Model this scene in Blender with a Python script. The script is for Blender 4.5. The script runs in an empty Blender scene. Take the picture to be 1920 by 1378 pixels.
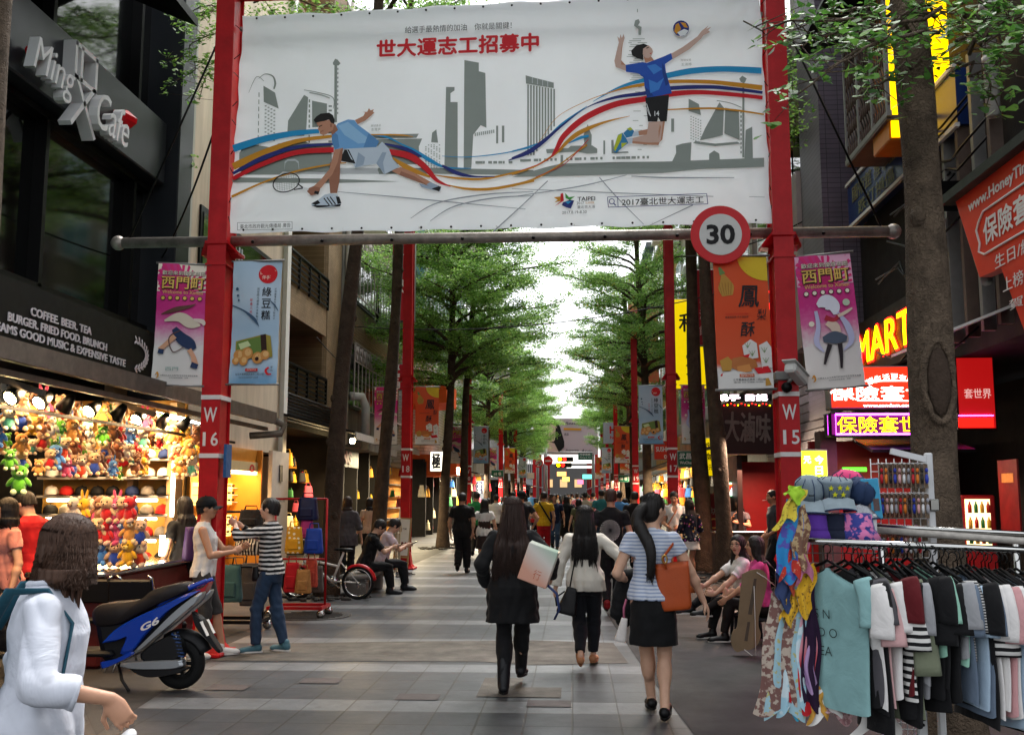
import bpy,math,random
import numpy as np
from mathutils import Vector,Matrix,Euler
random.seed(7);NP=np.random.default_rng(7)
scene=bpy.context.scene
COL=scene.collection
R=math.radians
PI=math.pi
TILT,YAW,CAMZ,FPX=R(7.17),R(3.44),1.6,1900.0
cam_data=bpy.data.cameras.new("camera");cam=bpy.data.objects.new("camera",cam_data);COL.objects.link(cam)
cam.location=(0,0,CAMZ);cam.rotation_euler=(PI/2+TILT,0,YAW)
cam_data.sensor_width=36.0;cam_data.lens=36.0*FPX/1920.0
cam_data.clip_start=0.05;cam_data.clip_end=2000
scene.camera=cam
world=bpy.data.worlds.new("World");scene.world=world;world.use_nodes=True
_n=world.node_tree.nodes;_l=world.node_tree.links
_bg=_n.get("Background")or _n.new("ShaderNodeBackground")
_out=_n.get("World Output")or _n.new("ShaderNodeOutputWorld")
_sky=_n.new("ShaderNodeTexSky");_sky.sky_type='NISHITA';_sky.sun_disc=False
SUN_EL,SUN_ROT=R(60),R(20)
_sky.sun_elevation=SUN_EL;_sky.sun_rotation=SUN_ROT
_sky.air_density=1.0;_sky.dust_density=3.0;_sky.ozone_density=1.0
_hs=_n.new("ShaderNodeHueSaturation");_hs.inputs['Saturation'].default_value=0.18
_l.new(_sky.outputs[0],_hs.inputs['Color']);_l.new(_hs.outputs[0],_bg.inputs[0])
_bg.inputs[1].default_value=0.15;_l.new(_bg.outputs[0],_out.inputs[0])
sun_d=bpy.data.lights.new("sun",'SUN');sun_d.energy=1.3;sun_d.angle=R(25);sun_d.color=(1,.97,.93)
sun=bpy.data.objects.new("sun",sun_d);COL.objects.link(sun)
_sd=Vector((math.sin(SUN_ROT)*math.cos(SUN_EL),math.cos(SUN_ROT)*math.cos(SUN_EL),math.sin(SUN_EL)))
sun.rotation_euler=_sd.to_track_quat('Z','Y').to_euler();sun.location=_sd*60
scene.view_settings.view_transform='Standard';scene.view_settings.look='None'
scene.view_settings.exposure=1.6;scene.view_settings.gamma=1.0
scene.view_settings.use_curve_mapping=False
scene.render.engine='CYCLES'
scene.cycles.use_denoising=True
scene.cycles.max_bounces=6;scene.cycles.diffuse_bounces=3;scene.cycles.glossy_bounces=3
scene.cycles.transparent_max_bounces=8;scene.cycles.caustics_reflective=False;scene.cycles.caustics_refractive=False
scene.cycles.sample_clamp_indirect=4.0
_Rt=Vector((math.cos(YAW),math.sin(YAW),0))
_Fw=Vector((-math.sin(YAW)*math.cos(TILT),math.cos(YAW)*math.cos(TILT),math.sin(TILT)))
_Up=_Rt.cross(_Fw)
def ray(u,v):return _Rt*((u-960)/FPX)+_Up*(-(v-689)/FPX)+_Fw
def at(u,v,Y):
 d=ray(u,v);t=Y/d.y;return Vector((d.x*t,Y,CAMZ+d.z*t))
def atX(u,v,X):
 d=ray(u,v);t=X/d.x;return Vector((X,d.y*t,CAMZ+d.z*t))
def gp(u,v,z=0.0):
 d=ray(u,v);t=(z-CAMZ)/d.z;return Vector((d.x*t,d.y*t,z))
def lin(c):
 if isinstance(c,str):
  c=c.lstrip('#');c=[int(c[i:i+2],16)/255 for i in(0,2,4)]
  c=[x/12.92 if x<=.04045 else((x+.055)/1.055)**2.4 for x in c]
 return(c[0],c[1],c[2],1.0)
MATS={}
def M(name,col='#808080',rough=.6,metal=0.,var=.12,scale=6.,bump=0.,bscale=60.,emit=0.,ecol=None,spec=.25,coat=0.,sheen=0.,alpha=1.,trans=0.,bdist=.01,warpn=0.,streak=0.):
 if name in MATS:return MATS[name]
 m=bpy.data.materials.new(name);m.use_nodes=True;MATS[name]=m
 nt=m.node_tree;b=nt.nodes['Principled BSDF']
 c=lin(col);y_=.3*c[0]+.6*c[1]+.1*c[2];k_=.5+.5*min(1,y_/.06);c=(c[0]*k_,c[1]*k_,c[2]*k_,1.0)
 b.inputs['Base Color'].default_value=c
 b.inputs['Roughness'].default_value=rough;b.inputs['Metallic'].default_value=metal
 b.inputs['Specular IOR Level'].default_value=spec;b.inputs['Coat Weight'].default_value=coat
 b.inputs['Sheen Weight'].default_value=sheen
 if alpha<1:b.inputs['Alpha'].default_value=alpha
 if trans:b.inputs['Transmission Weight'].default_value=trans
 tc=None
 if var or bump:
  tc=nt.nodes.new('ShaderNodeTexCoord')
 if var:
  nz=nt.nodes.new('ShaderNodeTexNoise');nz.inputs['Scale'].default_value=scale;nz.inputs['Detail'].default_value=5
  nz.inputs['Roughness'].default_value=.65
  if streak:
   mp=nt.nodes.new('ShaderNodeMapping');mp.inputs['Scale'].default_value=(1,1,streak);nt.links.new(tc.outputs['Object'],mp.inputs[0]);nt.links.new(mp.outputs[0],nz.inputs['Vector'])
  else:nt.links.new(tc.outputs['Object'],nz.inputs['Vector'])
  mr=nt.nodes.new('ShaderNodeMapRange');mr.inputs['From Min'].default_value=.25;mr.inputs['From Max'].default_value=.75
  mr.inputs['To Min'].default_value=1-var;mr.inputs['To Max'].default_value=1+var*.7
  nt.links.new(nz.outputs['Fac'],mr.inputs['Value'])
  mx=nt.nodes.new('ShaderNodeVectorMath');mx.operation='SCALE';mx.inputs[0].default_value=c[:3]
  nt.links.new(mr.outputs[0],mx.inputs['Scale']);nt.links.new(mx.outputs[0],b.inputs['Base Color'])
  m2=nt.nodes.new('ShaderNodeMapRange');m2.inputs['To Min'].default_value=min(1,rough*1.25);m2.inputs['To Max'].default_value=rough*.75
  nt.links.new(nz.outputs['Fac'],m2.inputs['Value']);nt.links.new(m2.outputs[0],b.inputs['Roughness'])
 if bump:
  n2=nt.nodes.new('ShaderNodeTexNoise');n2.inputs['Scale'].default_value=bscale;n2.inputs['Detail'].default_value=4;n2.inputs['Distortion'].default_value=warpn
  nt.links.new(tc.outputs['Object'],n2.inputs['Vector'])
  bp=nt.nodes.new('ShaderNodeBump');bp.inputs['Strength'].default_value=bump;bp.inputs['Distance'].default_value=bdist
  nt.links.new(n2.outputs['Fac'],bp.inputs['Height']);nt.links.new(bp.outputs[0],b.inputs['Normal'])
 if emit:
  b.inputs['Emission Color'].default_value=lin(ecol or col);b.inputs['Emission Strength'].default_value=emit
 return m
def node(m,t,**kw):
 n=m.node_tree.nodes.new(t)
 for k,v in kw.items():
  if k in n.inputs:n.inputs[k].default_value=v
  else:setattr(n,k,v)
 return n
def math_(m,op,a,b=None,c=None):
 n=m.node_tree.nodes.new('ShaderNodeMath');n.operation=op
 for i,x in enumerate((a,b,c)):
  if x is None:continue
  if isinstance(x,(int,float)):n.inputs[i].default_value=x
  else:m.node_tree.links.new(x,n.inputs[i])
 return n.outputs[0]
def mixc(m,f,a,b):
 n=m.node_tree.nodes.new('ShaderNodeMix');n.data_type='RGBA'
 for s,x in((0,f),(6,a),(7,b)):
  if isinstance(x,(int,float)):n.inputs[s].default_value=x
  elif isinstance(x,(tuple,list)):n.inputs[s].default_value=x
  else:m.node_tree.links.new(x,n.inputs[s])
 return n.outputs[2]
def stripes(name,ca,cb,period,duty=.5,axis=2,rough=.85,fade=None):
 """woven stripes across one object axis"""
 if name in MATS:return MATS[name]
 m=M(name,ca,rough,var=0,bump=.35,bscale=7,bdist=.03,warpn=.7)
 tc=node(m,'ShaderNodeTexCoord');sp=node(m,'ShaderNodeSeparateXYZ')
 m.node_tree.links.new(tc.outputs['Object'],sp.inputs[0])
 nz=node(m,'ShaderNodeTexNoise',Scale=7.0);m.node_tree.links.new(tc.outputs['Object'],nz.inputs['Vector'])
 w=math_(m,'MULTIPLY_ADD',nz.outputs['Fac'],period*.5,sp.outputs[axis])
 f=math_(m,'FRACT',math_(m,'DIVIDE',w,period))
 g=math_(m,'GREATER_THAN',f,duty)
 m.node_tree.links.new(mixc(m,g,lin(ca),lin(cb)),m.node_tree.nodes['Principled BSDF'].inputs['Base Color'])
 return m
def bricks(name,ca,cb,mortar,w,h,gap=.008,rough=.8,plane='YZ',offset=.5,bump=.3):
 if name in MATS:return MATS[name]
 m=M(name,ca,rough,var=0)
 L=m.node_tree.links.new
 tc=node(m,'ShaderNodeTexCoord');sp=node(m,'ShaderNodeSeparateXYZ');cb_=node(m,'ShaderNodeCombineXYZ')
 L(tc.outputs['Object'],sp.inputs[0]);ax='XYZ'
 L(sp.outputs[ax.index(plane[0])],cb_.inputs[0]);L(sp.outputs[ax.index(plane[1])],cb_.inputs[1])
 br=node(m,'ShaderNodeTexBrick',offset=offset);br.inputs['Color1'].default_value=lin(ca);br.inputs['Color2'].default_value=lin(cb)
 br.inputs['Mortar'].default_value=lin(mortar);br.inputs['Scale'].default_value=1;br.inputs['Mortar Size'].default_value=gap
 br.inputs['Brick Width'].default_value=w;br.inputs['Row Height'].default_value=h
 L(cb_.outputs[0],br.inputs['Vector'])
 nz=node(m,'ShaderNodeTexNoise',Scale=1.3,Detail=6.0);L(tc.outputs['Object'],nz.inputs['Vector'])
 mr=node(m,'ShaderNodeMapRange');L(nz.outputs['Fac'],mr.inputs['Value'])
 for k,v in(('From Min',.3),('From Max',.7),('To Min',.72),('To Max',1.1)):mr.inputs[k].default_value=v
 vm=node(m,'ShaderNodeVectorMath',operation='SCALE');L(br.outputs['Color'],vm.inputs[0]);L(mr.outputs[0],vm.inputs['Scale'])
 b=m.node_tree.nodes['Principled BSDF'];L(vm.outputs[0],b.inputs['Base Color'])
 bp=node(m,'ShaderNodeBump',Strength=bump,Distance=.01);L(br.outputs['Fac'],bp.inputs['Height']);bp.invert=True
 L(bp.outputs[0],b.inputs['Normal'])
 return m
LOC={}
def tagp(o,label=None,cat=None,group=None,kind=None):
 if label:o['label']=label
 if cat:o['category']=cat
 if group:o['group']=group
 if kind:o['kind']=kind
 return o
def thing(name,label,cat,loc=(0,0,0),rz=0.,group=None):
 o=bpy.data.objects.new(name,None);COL.objects.link(o);o.empty_display_size=.1
 o.location=loc;o.rotation_euler=(0,0,rz)
 LOC[o.name]=Matrix.Translation(Vector(loc))@Matrix.Rotation(rz,4,'Z')
 return tagp(o,label,cat,group)
def link_mesh(name,me,parent=None):
 o=bpy.data.objects.new(name,me);COL.objects.link(o)
 if parent is not None:
  o.parent=parent;LOC[o.name]=LOC[parent.name]
 else:LOC[o.name]=Matrix.Identity(4)
 return o
def copy_tree(o,parent=None):
 c=o.copy();COL.objects.link(c)
 if parent is not None:c.parent=parent
 LOC[c.name]=LOC.get(o.name,Matrix.Identity(4))
 for ch in[x for x in o.children]:copy_tree(ch,c)
 return c
_textcache={}
def text_mesh(s,bold=0.,res=3,shear=0.):
 k=(s,bold,res,shear)
 if k in _textcache:return _textcache[k]
 c=bpy.data.curves.new("lettering",'FONT');c.body=s;c.resolution_u=res;c.offset=bold;c.shear=shear
 o=bpy.data.objects.new("lettering",c);COL.objects.link(o)
 dg=bpy.context.evaluated_depsgraph_get()
 me=bpy.data.meshes.new_from_object(o.evaluated_get(dg))
 v=np.array([x.co[:2]for x in me.vertices])if len(me.vertices)else np.zeros((1,2))
 f=[tuple(p.vertices)for p in me.polygons]
 bpy.data.objects.remove(o);bpy.data.curves.remove(c);bpy.data.meshes.remove(me)
 lo,hi=v.min(0),v.max(0);w,h=hi-lo
 v=(v-(lo+hi)/2)/np.maximum((w,h),1e-6)
 e={}
 for q in f:
  for i in range(len(q)):
   a,b=q[i],q[(i+1)%len(q)]
   if(b,a)in e:del e[(b,a)]
   else:e[(a,b)]=1
 _textcache[k]=(v,f,list(e),w/max(h,1e-6));return _textcache[k]
class MB:
 def __init__(s):s.v=[];s.f=[];s.mi=[];s.sm=[];s.mats=[]
 def _m(s,mat):
  if mat not in s.mats:s.mats.append(mat)
  return s.mats.index(mat)
 def add(s,verts,faces,mat,smooth=False):
  n=len(s.v);s.v.extend([tuple(x)for x in verts]);k=s._m(mat)
  for f in faces:s.f.append(tuple(i+n for i in f));s.mi.append(k);s.sm.append(smooth)
  return s
 def box(s,c,d,mat,T=None,bev=0.):
  """box centred on c with size d; bev chamfers every edge"""
  c=Vector(c);h=[x/2 for x in d]
  if bev<=0:
   v=[Vector((x*h[0],y*h[1],z*h[2]))for x in(-1,1)for y in(-1,1)for z in(-1,1)]
   f=[(0,1,3,2),(4,6,7,5),(0,4,5,1),(2,3,7,6),(0,2,6,4),(1,5,7,3)]
  else:
   bm=bmesh_box(h,min(bev,min(h)*.9));v,f=bm
  if T is not None:v=[T@x for x in v]
  return s.add([x+c for x in v],f,mat)
 def tube(s,pts,r,mat,n=8,smooth=True,closed=False,flat=1.0):
  pts=[Vector(p)for p in pts];k=len(pts);rr=r if isinstance(r,(list,tuple))else[r]*k
  v=[];f=[];prev=None
  for i,p in enumerate(pts):
   a=pts[(i-1)%k]if(i>0 or closed)else p;b=pts[(i+1)%k]if(i<k-1 or closed)else p
   t=(b-a).normalized()if(b-a).length>1e-9 else Vector((0,0,1))
   if prev is None:x=t.orthogonal().normalized()
   else:
    x=prev-t*prev.dot(t);x=x.normalized()if x.length>1e-6 else t.orthogonal().normalized()
   prev=x;y=t.cross(x)
   for j in range(n):
    an=2*PI*j/n;v.append(p+(x*math.cos(an)+y*math.sin(an)*flat)*rr[i])
  m=k if closed else k-1
  for i in range(m):
   i2=(i+1)%k
   for j in range(n):f.append((i*n+j,i*n+(j+1)%n,i2*n+(j+1)%n,i2*n+j))
  if not closed:f.append(tuple(range(n-1,-1,-1)));f.append(tuple((k-1)*n+j for j in range(n)))
  return s.add(v,f,mat,smooth)
 def cyl(s,a,b,r,mat,n=12,r2=None):return s.tube([a,b],[r,r if r2 is None else r2],mat,n)
 def lathe(s,c,prof,mat,n=20,T=None,smooth=True):
  v=[];f=[];c=Vector(c)
  for(r,z)in prof:
   for j in range(n):
    p=Vector((r*math.cos(2*PI*j/n),r*math.sin(2*PI*j/n),z));v.append(c+(T@p if T is not None else p))
  for i in range(len(prof)-1):
   for j in range(n):f.append((i*n+j,i*n+(j+1)%n,(i+1)*n+(j+1)%n,(i+1)*n+j))
  f.append(tuple(range(n-1,-1,-1)));f.append(tuple((len(prof)-1)*n+j for j in range(n)))
  return s.add(v,f,mat,smooth)
 def ell(s,c,r,mat,n=12,T=None):
  k=max(4,n//2);c=Vector(c);v=[];f=[]
  for i in range(k+1):
   th=PI*i/k
   for j in range(n):
    p=Vector((r[0]*math.sin(th)*math.cos(2*PI*j/n),r[1]*math.sin(th)*math.sin(2*PI*j/n),r[2]*math.cos(th)))
    v.append(c+(T@p if T is not None else p))
  for i in range(k):
   for j in range(n):f.append((i*n+j,(i+1)*n+j,(i+1)*n+(j+1)%n,i*n+(j+1)%n))
  return s.add(v,f,mat,True)
 def plate(s,pts,ext,mat,smooth=False):
  """polygon (3D points in order) given thickness along vector ext"""
  n=len(pts);ext=Vector(ext);pts=[Vector(p)for p in pts]
  v=pts+[p+ext for p in pts]
  f=[tuple(range(n)),tuple(range(2*n-1,n-1,-1))]+[(i,i+n,(i+1)%n+n,(i+1)%n)for i in range(n)]
  return s.add(v,f,mat,smooth)
 def poly(s,pts,mat):return s.add(pts,[tuple(range(len(pts)))],mat)
 def grid(s,fn,nu,nv,mat,smooth=True):
  v=[fn(i/nu,j/nv)for j in range(nv+1)for i in range(nu+1)]
  f=[(j*(nu+1)+i,j*(nu+1)+i+1,(j+1)*(nu+1)+i+1,(j+1)*(nu+1)+i)for j in range(nv)for i in range(nu)]
  return s.add(v,f,mat,smooth)
 def text(s,t,c,ux,uy,mat,w=None,h=None,depth=0.,bold=0.,shear=0.,res=3):
  """lettering centred on c; ux, uy unit reading directions; depth raises solid letters along ux x uy"""
  c=Vector(c);ux=Vector(ux);uy=Vector(uy);nrm=ux.cross(uy);cjk=bold>.004 and any(ord(q)>11904 for q in t)
  v,f,e,asp=text_mesh(t,0. if cjk else bold,res,shear)
  if h is None:h=w/asp
  if w is None:w=h*asp
  if cjk:
   k=bold*1.1*max(h,w/len(t))
   for i,(a,b)in enumerate(((k,0),(-k,0),(0,k),(0,-k))):s.text(t,c+ux*a+uy*b+nrm*(depth-.0003*(i+1)),ux,uy,mat,w,h,0,0,shear,res)
  P=[c+ux*(x[0]*w)+uy*(x[1]*h)+nrm*depth for x in v]
  s.add(P,f,mat)
  if depth:
   k=len(P);s.add(P+[p-nrm*depth for p in P],[(a,a+k,b+k,b)for a,b in e],mat)
  return s
 def ribbon(s,pts,mat,up=None,nrm=None):
  """flat strip through (point, width) pairs, width measured along the in-plane normal"""
  P=[Vector(p)for p,w in pts];W=[w for p,w in pts];v=[];nrm=Vector(nrm)
  for i,p in enumerate(P):
   t=(P[min(i+1,len(P)-1)]-P[max(i-1,0)]).normalized();x=nrm.cross(t).normalized()
   v+=[p+x*W[i]/2,p-x*W[i]/2]
  return s.add(v,[(2*i,2*i+1,2*i+3,2*i+2)for i in range(len(P)-1)],mat)
 def warp(s,fn):s.v=[tuple(fn(Vector(p)))for p in s.v];return s
 def build(s,name,parent=None,local=False,at0=None,label=None):
  if at0 is not None:inv=Matrix.Translation(-Vector(at0))
  elif parent is not None and not local:inv=LOC[parent.name].inverted()
  else:inv=None
  v=s.v if inv is None else[tuple(inv@Vector(p))for p in s.v]
  me=bpy.data.meshes.new(name);me.from_pydata(v,[],s.f)
  for m in s.mats:me.materials.append(m)
  me.polygons.foreach_set('material_index',s.mi);me.polygons.foreach_set('use_smooth',s.sm)
  me.update()
  o=link_mesh(name,me,parent)
  if at0 is not None:o.location=at0;LOC[o.name]=Matrix.Translation(Vector(at0))
  if label:o['label']=label
  return o
_bb={}
def bmesh_box(h,b):
 v=[];idx={}
 for sx in(-1,1):
  for sy in(-1,1):
   for sz in(-1,1):
    sg=(sx,sy,sz)
    for ax in range(3):
     p=[sg[i]*(h[i]if i==ax else h[i]-b)for i in range(3)]
     idx[(sg,ax)]=len(v);v.append(Vector(p))
 f=[]
 for ax in range(3):
  o1,o2=[(1,2),(2,0),(0,1)][ax]
  for sg0 in(-1,1):
   q=[]
   for a,c in((-1,-1),(1,-1),(1,1),(-1,1)):
    s=[0,0,0];s[ax]=sg0;s[o1]=a;s[o2]=c;q.append(idx[(tuple(s),ax)])
   f.append(tuple(q if sg0>0 else q[::-1]))
  for a in(-1,1):
   for c in(-1,1):
    s0=[0,0,0];s0[o1]=a;s0[o2]=c;s1=list(s0);s0[ax]=-1;s1[ax]=1
    q=[idx[(tuple(s0),o1)],idx[(tuple(s1),o1)],idx[(tuple(s1),o2)],idx[(tuple(s0),o2)]]
    f.append(tuple(q if a*c<0 else q[::-1]))
 for sx in(-1,1):
  for sy in(-1,1):
   for sz in(-1,1):
    s=(sx,sy,sz);q=[idx[(s,0)],idx[(s,1)],idx[(s,2)]]
    f.append(tuple(q if sx*sy*sz>0 else q[::-1]))
 return v,f
def rot(ax,a):return Matrix.Rotation(a,3,ax)
def crom(pts,n=6):
 """smooth curve through tuples of any length"""
 P=[np.array(p,float)for p in pts];out=[]
 for i in range(len(P)-1):
  p0=P[max(i-1,0)];p1=P[i];p2=P[i+1];p3=P[min(i+2,len(P)-1)]
  for k in range(n):
   t=k/n;out.append(.5*((2*p1)+(-p0+p2)*t+(2*p0-5*p1+4*p2-p3)*t*t+(-p0+3*p1-3*p2+p3)*t**3))
 out.append(P[-1]);return out
def np_mesh(name,V,Fc,mats,mi=None,smooth=True):
 """fast mesh from numpy vertices and equal-sided faces"""
 me=bpy.data.meshes.new(name);n,k=Fc.shape
 me.vertices.add(len(V));me.vertices.foreach_set('co',np.ascontiguousarray(V,np.float32).ravel())
 me.loops.add(n*k);me.loops.foreach_set('vertex_index',np.ascontiguousarray(Fc,np.int32).ravel())
 me.polygons.add(n);me.polygons.foreach_set('loop_start',np.arange(0,n*k,k,dtype=np.int32))
 me.polygons.foreach_set('use_smooth',np.full(n,smooth,bool))
 for m in mats:me.materials.append(m)
 if mi is not None:me.polygons.foreach_set('material_index',np.ascontiguousarray(mi,np.int32))
 me.update(calc_edges=True);return me
# ground
def paving_mat():
 m=M('paving_stone','#5d6064',.42,var=0,spec=.45);L=m.node_tree.links.new
 tc=node(m,'ShaderNodeTexCoord');sp=node(m,'ShaderNodeSeparateXYZ');L(tc.outputs['Object'],sp.inputs[0])
 off=node(m,'ShaderNodeVectorMath',operation='ADD');off.inputs[1].default_value=(50.0,10*1.712-7.76,0);L(tc.outputs['Object'],off.inputs[0])
 br=node(m,'ShaderNodeTexBrick',offset=0.0,squash=1.0);L(off.outputs[0],br.inputs['Vector'])
 for k,v in(('Scale',1),('Mortar Size',.008),('Mortar Smooth',.2),('Bias',0),('Brick Width',.34),('Row Height',.428)):br.inputs[k].default_value=v
 br.inputs['Color1'].default_value=lin('#2f343b');br.inputs['Color2'].default_value=lin('#41454a');br.inputs['Mortar'].default_value=lin('#191817')
 b2=node(m,'ShaderNodeTexBrick',offset=0.0);L(off.outputs[0],b2.inputs['Vector'])
 for k,v in(('Scale',1),('Mortar Size',.005),('Bias',0),('Brick Width',.34),('Row Height',.428)):b2.inputs[k].default_value=v
 b2.inputs['Color1'].default_value=lin('#6b6e72');b2.inputs['Color2'].default_value=lin('#787b7d');b2.inputs['Mortar'].default_value=lin('#45433f')
 f=math_(m,'FRACT',math_(m,'DIVIDE',math_(m,'ADD',sp.outputs[1],10*1.712-7.76),1.712))
 c=mixc(m,math_(m,'LESS_THAN',f,.25),br.outputs['Color'],b2.outputs['Color'])
 nz=node(m,'ShaderNodeTexNoise',Scale=.55,Detail=8.0,Roughness=.7);L(tc.outputs['Object'],nz.inputs['Vector'])
 cr=node(m,'ShaderNodeMapRange');L(nz.outputs['Fac'],cr.inputs['Value'])
 for k,v in(('From Min',.3),('From Max',.7),('To Min',.55),('To Max',1.22)):cr.inputs[k].default_value=v
 n3=node(m,'ShaderNodeTexNoise',Scale=45.0,Detail=3.0);L(tc.outputs['Object'],n3.inputs['Vector'])
 c3=math_(m,'MULTIPLY_ADD',n3.outputs['Fac'],.35,.82)
 vo=node(m,'ShaderNodeTexVoronoi',Scale=2.6);L(tc.outputs['Object'],vo.inputs['Vector'])
 gum=math_(m,'MULTIPLY_ADD',math_(m,'LESS_THAN',vo.outputs['Distance'],.07),-.3,1.0)
 n4=node(m,'ShaderNodeTexNoise',Scale=3.2,Detail=6.0,Roughness=.75);L(tc.outputs['Object'],n4.inputs['Vector'])
 c4=node(m,'ShaderNodeMapRange');L(n4.outputs['Fac'],c4.inputs['Value'])
 for k,v in(('From Min',.35),('From Max',.6),('To Min',.72),('To Max',1.05)):c4.inputs[k].default_value=v
 v2=node(m,'ShaderNodeTexVoronoi',Scale=7.0);L(tc.outputs['Object'],v2.inputs['Vector']);gum=math_(m,'MULTIPLY',gum,math_(m,'MULTIPLY_ADD',math_(m,'LESS_THAN',v2.outputs['Distance'],.085),.35,.95))
 c=mixc(m,math_(m,'MULTIPLY',n4.outputs['Fac'],.22),c,lin('#4f473e'))
 s=math_(m,'MULTIPLY',math_(m,'MULTIPLY',math_(m,'MULTIPLY',cr.outputs[0],c3),c4.outputs[0]),gum)
 vm=node(m,'ShaderNodeVectorMath',operation='SCALE');L(c,vm.inputs[0]);L(s,vm.inputs['Scale'])
 b=m.node_tree.nodes['Principled BSDF'];L(vm.outputs[0],b.inputs['Base Color'])
 L(math_(m,'MULTIPLY_ADD',nz.outputs['Fac'],-.45,.68),b.inputs['Roughness'])
 bp=node(m,'ShaderNodeBump',Strength=.5,Distance=.006);bp.invert=True;L(math_(m,'ADD',br.outputs['Fac'],math_(m,'MULTIPLY',n3.outputs['Fac'],.25)),bp.inputs['Height'])
 L(bp.outputs[0],b.inputs['Normal']);return m
asph=M('asphalt','#2b2a2a',.75,var=.25,scale=1.5,bump=.35,bscale=180)
sidew=M('side_path_slab','#3f3d3b',.6,var=.35,scale=1.2,bump=.2,bscale=90)
patch=M('poured_concrete','#544f48',.7,var=.6,scale=3.0,bump=.3,bscale=70)
MB().box((0,150,-.06),(600,700,.1),asph).build('ground').__setitem__('kind','structure')
def sheet(name,pts,z,mat):
 o=MB().poly([(p[0],p[1],z)for p in pts],mat).build(name);o['kind']='structure';return o
sheet('side_path',[(-14,-3),(-3.3,-3),(-3.3,84),(-14,84)],-.006,sidew)
sheet('paving',[(-3.75,7.2),(-4.2,5),(-4.2,-3),(3.0,-3),(3.0,84),(-3.75,84)],-.002,paving_mat())
g=lambda u,v:gp(u,v)
sheet('asphalt_patch',[g(1330,1420),g(1290,1362),g(1215,1265),g(1150,1170),g(1118,1118),g(1110,1085),g(1150,1070),g(1330,1075),g(1420,1120),Vector((3.6,9,0)),Vector((3.6,5,0))],.002,asph)
cp=[g(395,1238),g(520,1206),g(700,1203),g(1000,1200),g(1150,1205),g(1178,1243),g(990,1246),g(900,1240)]
sheet('concrete_strip',cp,.002,patch)
sheet('asphalt_gutter',[g(180,1378),g(395,1238),g(400,1200),g(560,1150),g(300,1150),g(120,1250)],.001,sidew)
for c,s in(((-.62,8.98),(.34,.42)),((-.62,8.55),(.34,.42)),((-.28,8.55),(.34,.42)),):
 sheet('replaced_slab',[(c[0]-s[0]/2,c[1]-s[1]/2),(c[0]+s[0]/2,c[1]-s[1]/2),(c[0]+s[0]/2,c[1]+s[1]/2),(c[0]-s[0]/2,c[1]+s[1]/2)],.0035,patch)
redslab=M('red_slab','#4a4241',.6,var=.2)
for c in((-2.9,8.6),(-2.2,8.95),(-.2,8.1),(-1.25,8.3)):
 sheet('red_slab',[(c[0]-.17,c[1]-.12),(c[0]+.17,c[1]-.12),(c[0]+.17,c[1]+.12),(c[0]-.17,c[1]+.12)],.0045,redslab)
iron=M('cast_iron','#3d3a37',.55,metal=.6,var=.3,scale=12,bump=.4,bscale=90)
mh=MB();mc=g(580,1154)
mh.lathe((mc.x,mc.y,0),[(.02,.006),(.52,.006),(.56,.002)],iron,32)
for i in range(-4,5):mh.box((mc.x,mc.y+i*.1,.009),(2*math.sqrt(max(.01,.2-(i*.1)**2)),.03,.006),iron)
tagp(mh.build('manhole_cover',at0=(mc.x,mc.y,0)),'round iron manhole cover set in the dark paving near the bicycle','manhole cover')
def tree_pit(x,y,r=.75):
 rng=random.Random(int(x*100+y*10));b=MB();mt=M('pit_cobble','#3b3835',.8,var=.3,scale=5,bump=.4)
 for i in range(60):
  a=rng.uniform(0,2*PI);q=r*math.sqrt(rng.uniform(.06,1));s=rng.uniform(.05,.1)
  b.box((x+q*math.cos(a),y+q*math.sin(a),.015),(s*1.6,s,rng.uniform(.02,.05)),mt,rot('Z',rng.uniform(0,3)),bev=.012)
 o=b.build('cobbled_tree_pit');o['kind']='structure'
# buildings, left side (facade plane X = XL)
XL,XR=-6.5,4.7
dglass=M('dark_window_glass','#0a0c0d',.06,var=0,spec=.8)
dpanel=M('charcoal_panel','#17191c',.38,var=.15,scale=2)
dpanel2=M('charcoal_fascia','#2b2e33',.33,var=.12,scale=1.5)
blackmt=M('black_metal','#0d0d0e',.45,metal=.3,var=.1)
whitept=M('white_paint','#d8d6d0',.5,var=.1,scale=4)
creamst=M('cream_stucco','#c9b9a4',.85,var=.3,scale=2.2,bump=.3,bscale=40,streak=.18)
pilast=M('pale_pilaster','#b5b5ac',.75,var=.35,scale=2.5,streak=.15)
tile_tan=bricks('tan_mosaic_tile','#8d7557','#7d6648','#5f513c',.06,.06,.004,.7,'YZ',0)
grey_concrete=M('grey_concrete','#77736d',.85,var=.4,scale=2,bump=.3,bscale=30,streak=.2)
def YofX(u,X):return X*FPX/(u-1075)*.9975
def zs(s,X=XL):return CAMZ+abs(X)*s
cafe=thing('cafe_building','dark charcoal cafe building with big glass front and white lettering on its fascia','building',(XL-4,10,0))
yc=atX(300,500,XL).y
MB().box((XL-3.2,(3+yc)/2,9.6),(5.8,yc-3,12.5),dpanel).build('wall',cafe)
b=MB();b.box((XL-.9,(3+yc)/2,1.66),(.2,yc-3,3.3),dpanel);b.box((XL-3,yc-.1,1.66),(4,.2,3.3),dpanel);b.build('back_wall',cafe)
MB().box((XL+.02,(3+yc-.6)/2,(zs(.725)+zs(.876))/2),(.5,yc-3.6,6.5*.151),dpanel2,bev=.02).build('fascia',cafe)
MB().box((XL+.12,yc-.25,8),(.66,.55,16),dpanel2,bev=.02).build('corner_column',cafe)
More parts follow.
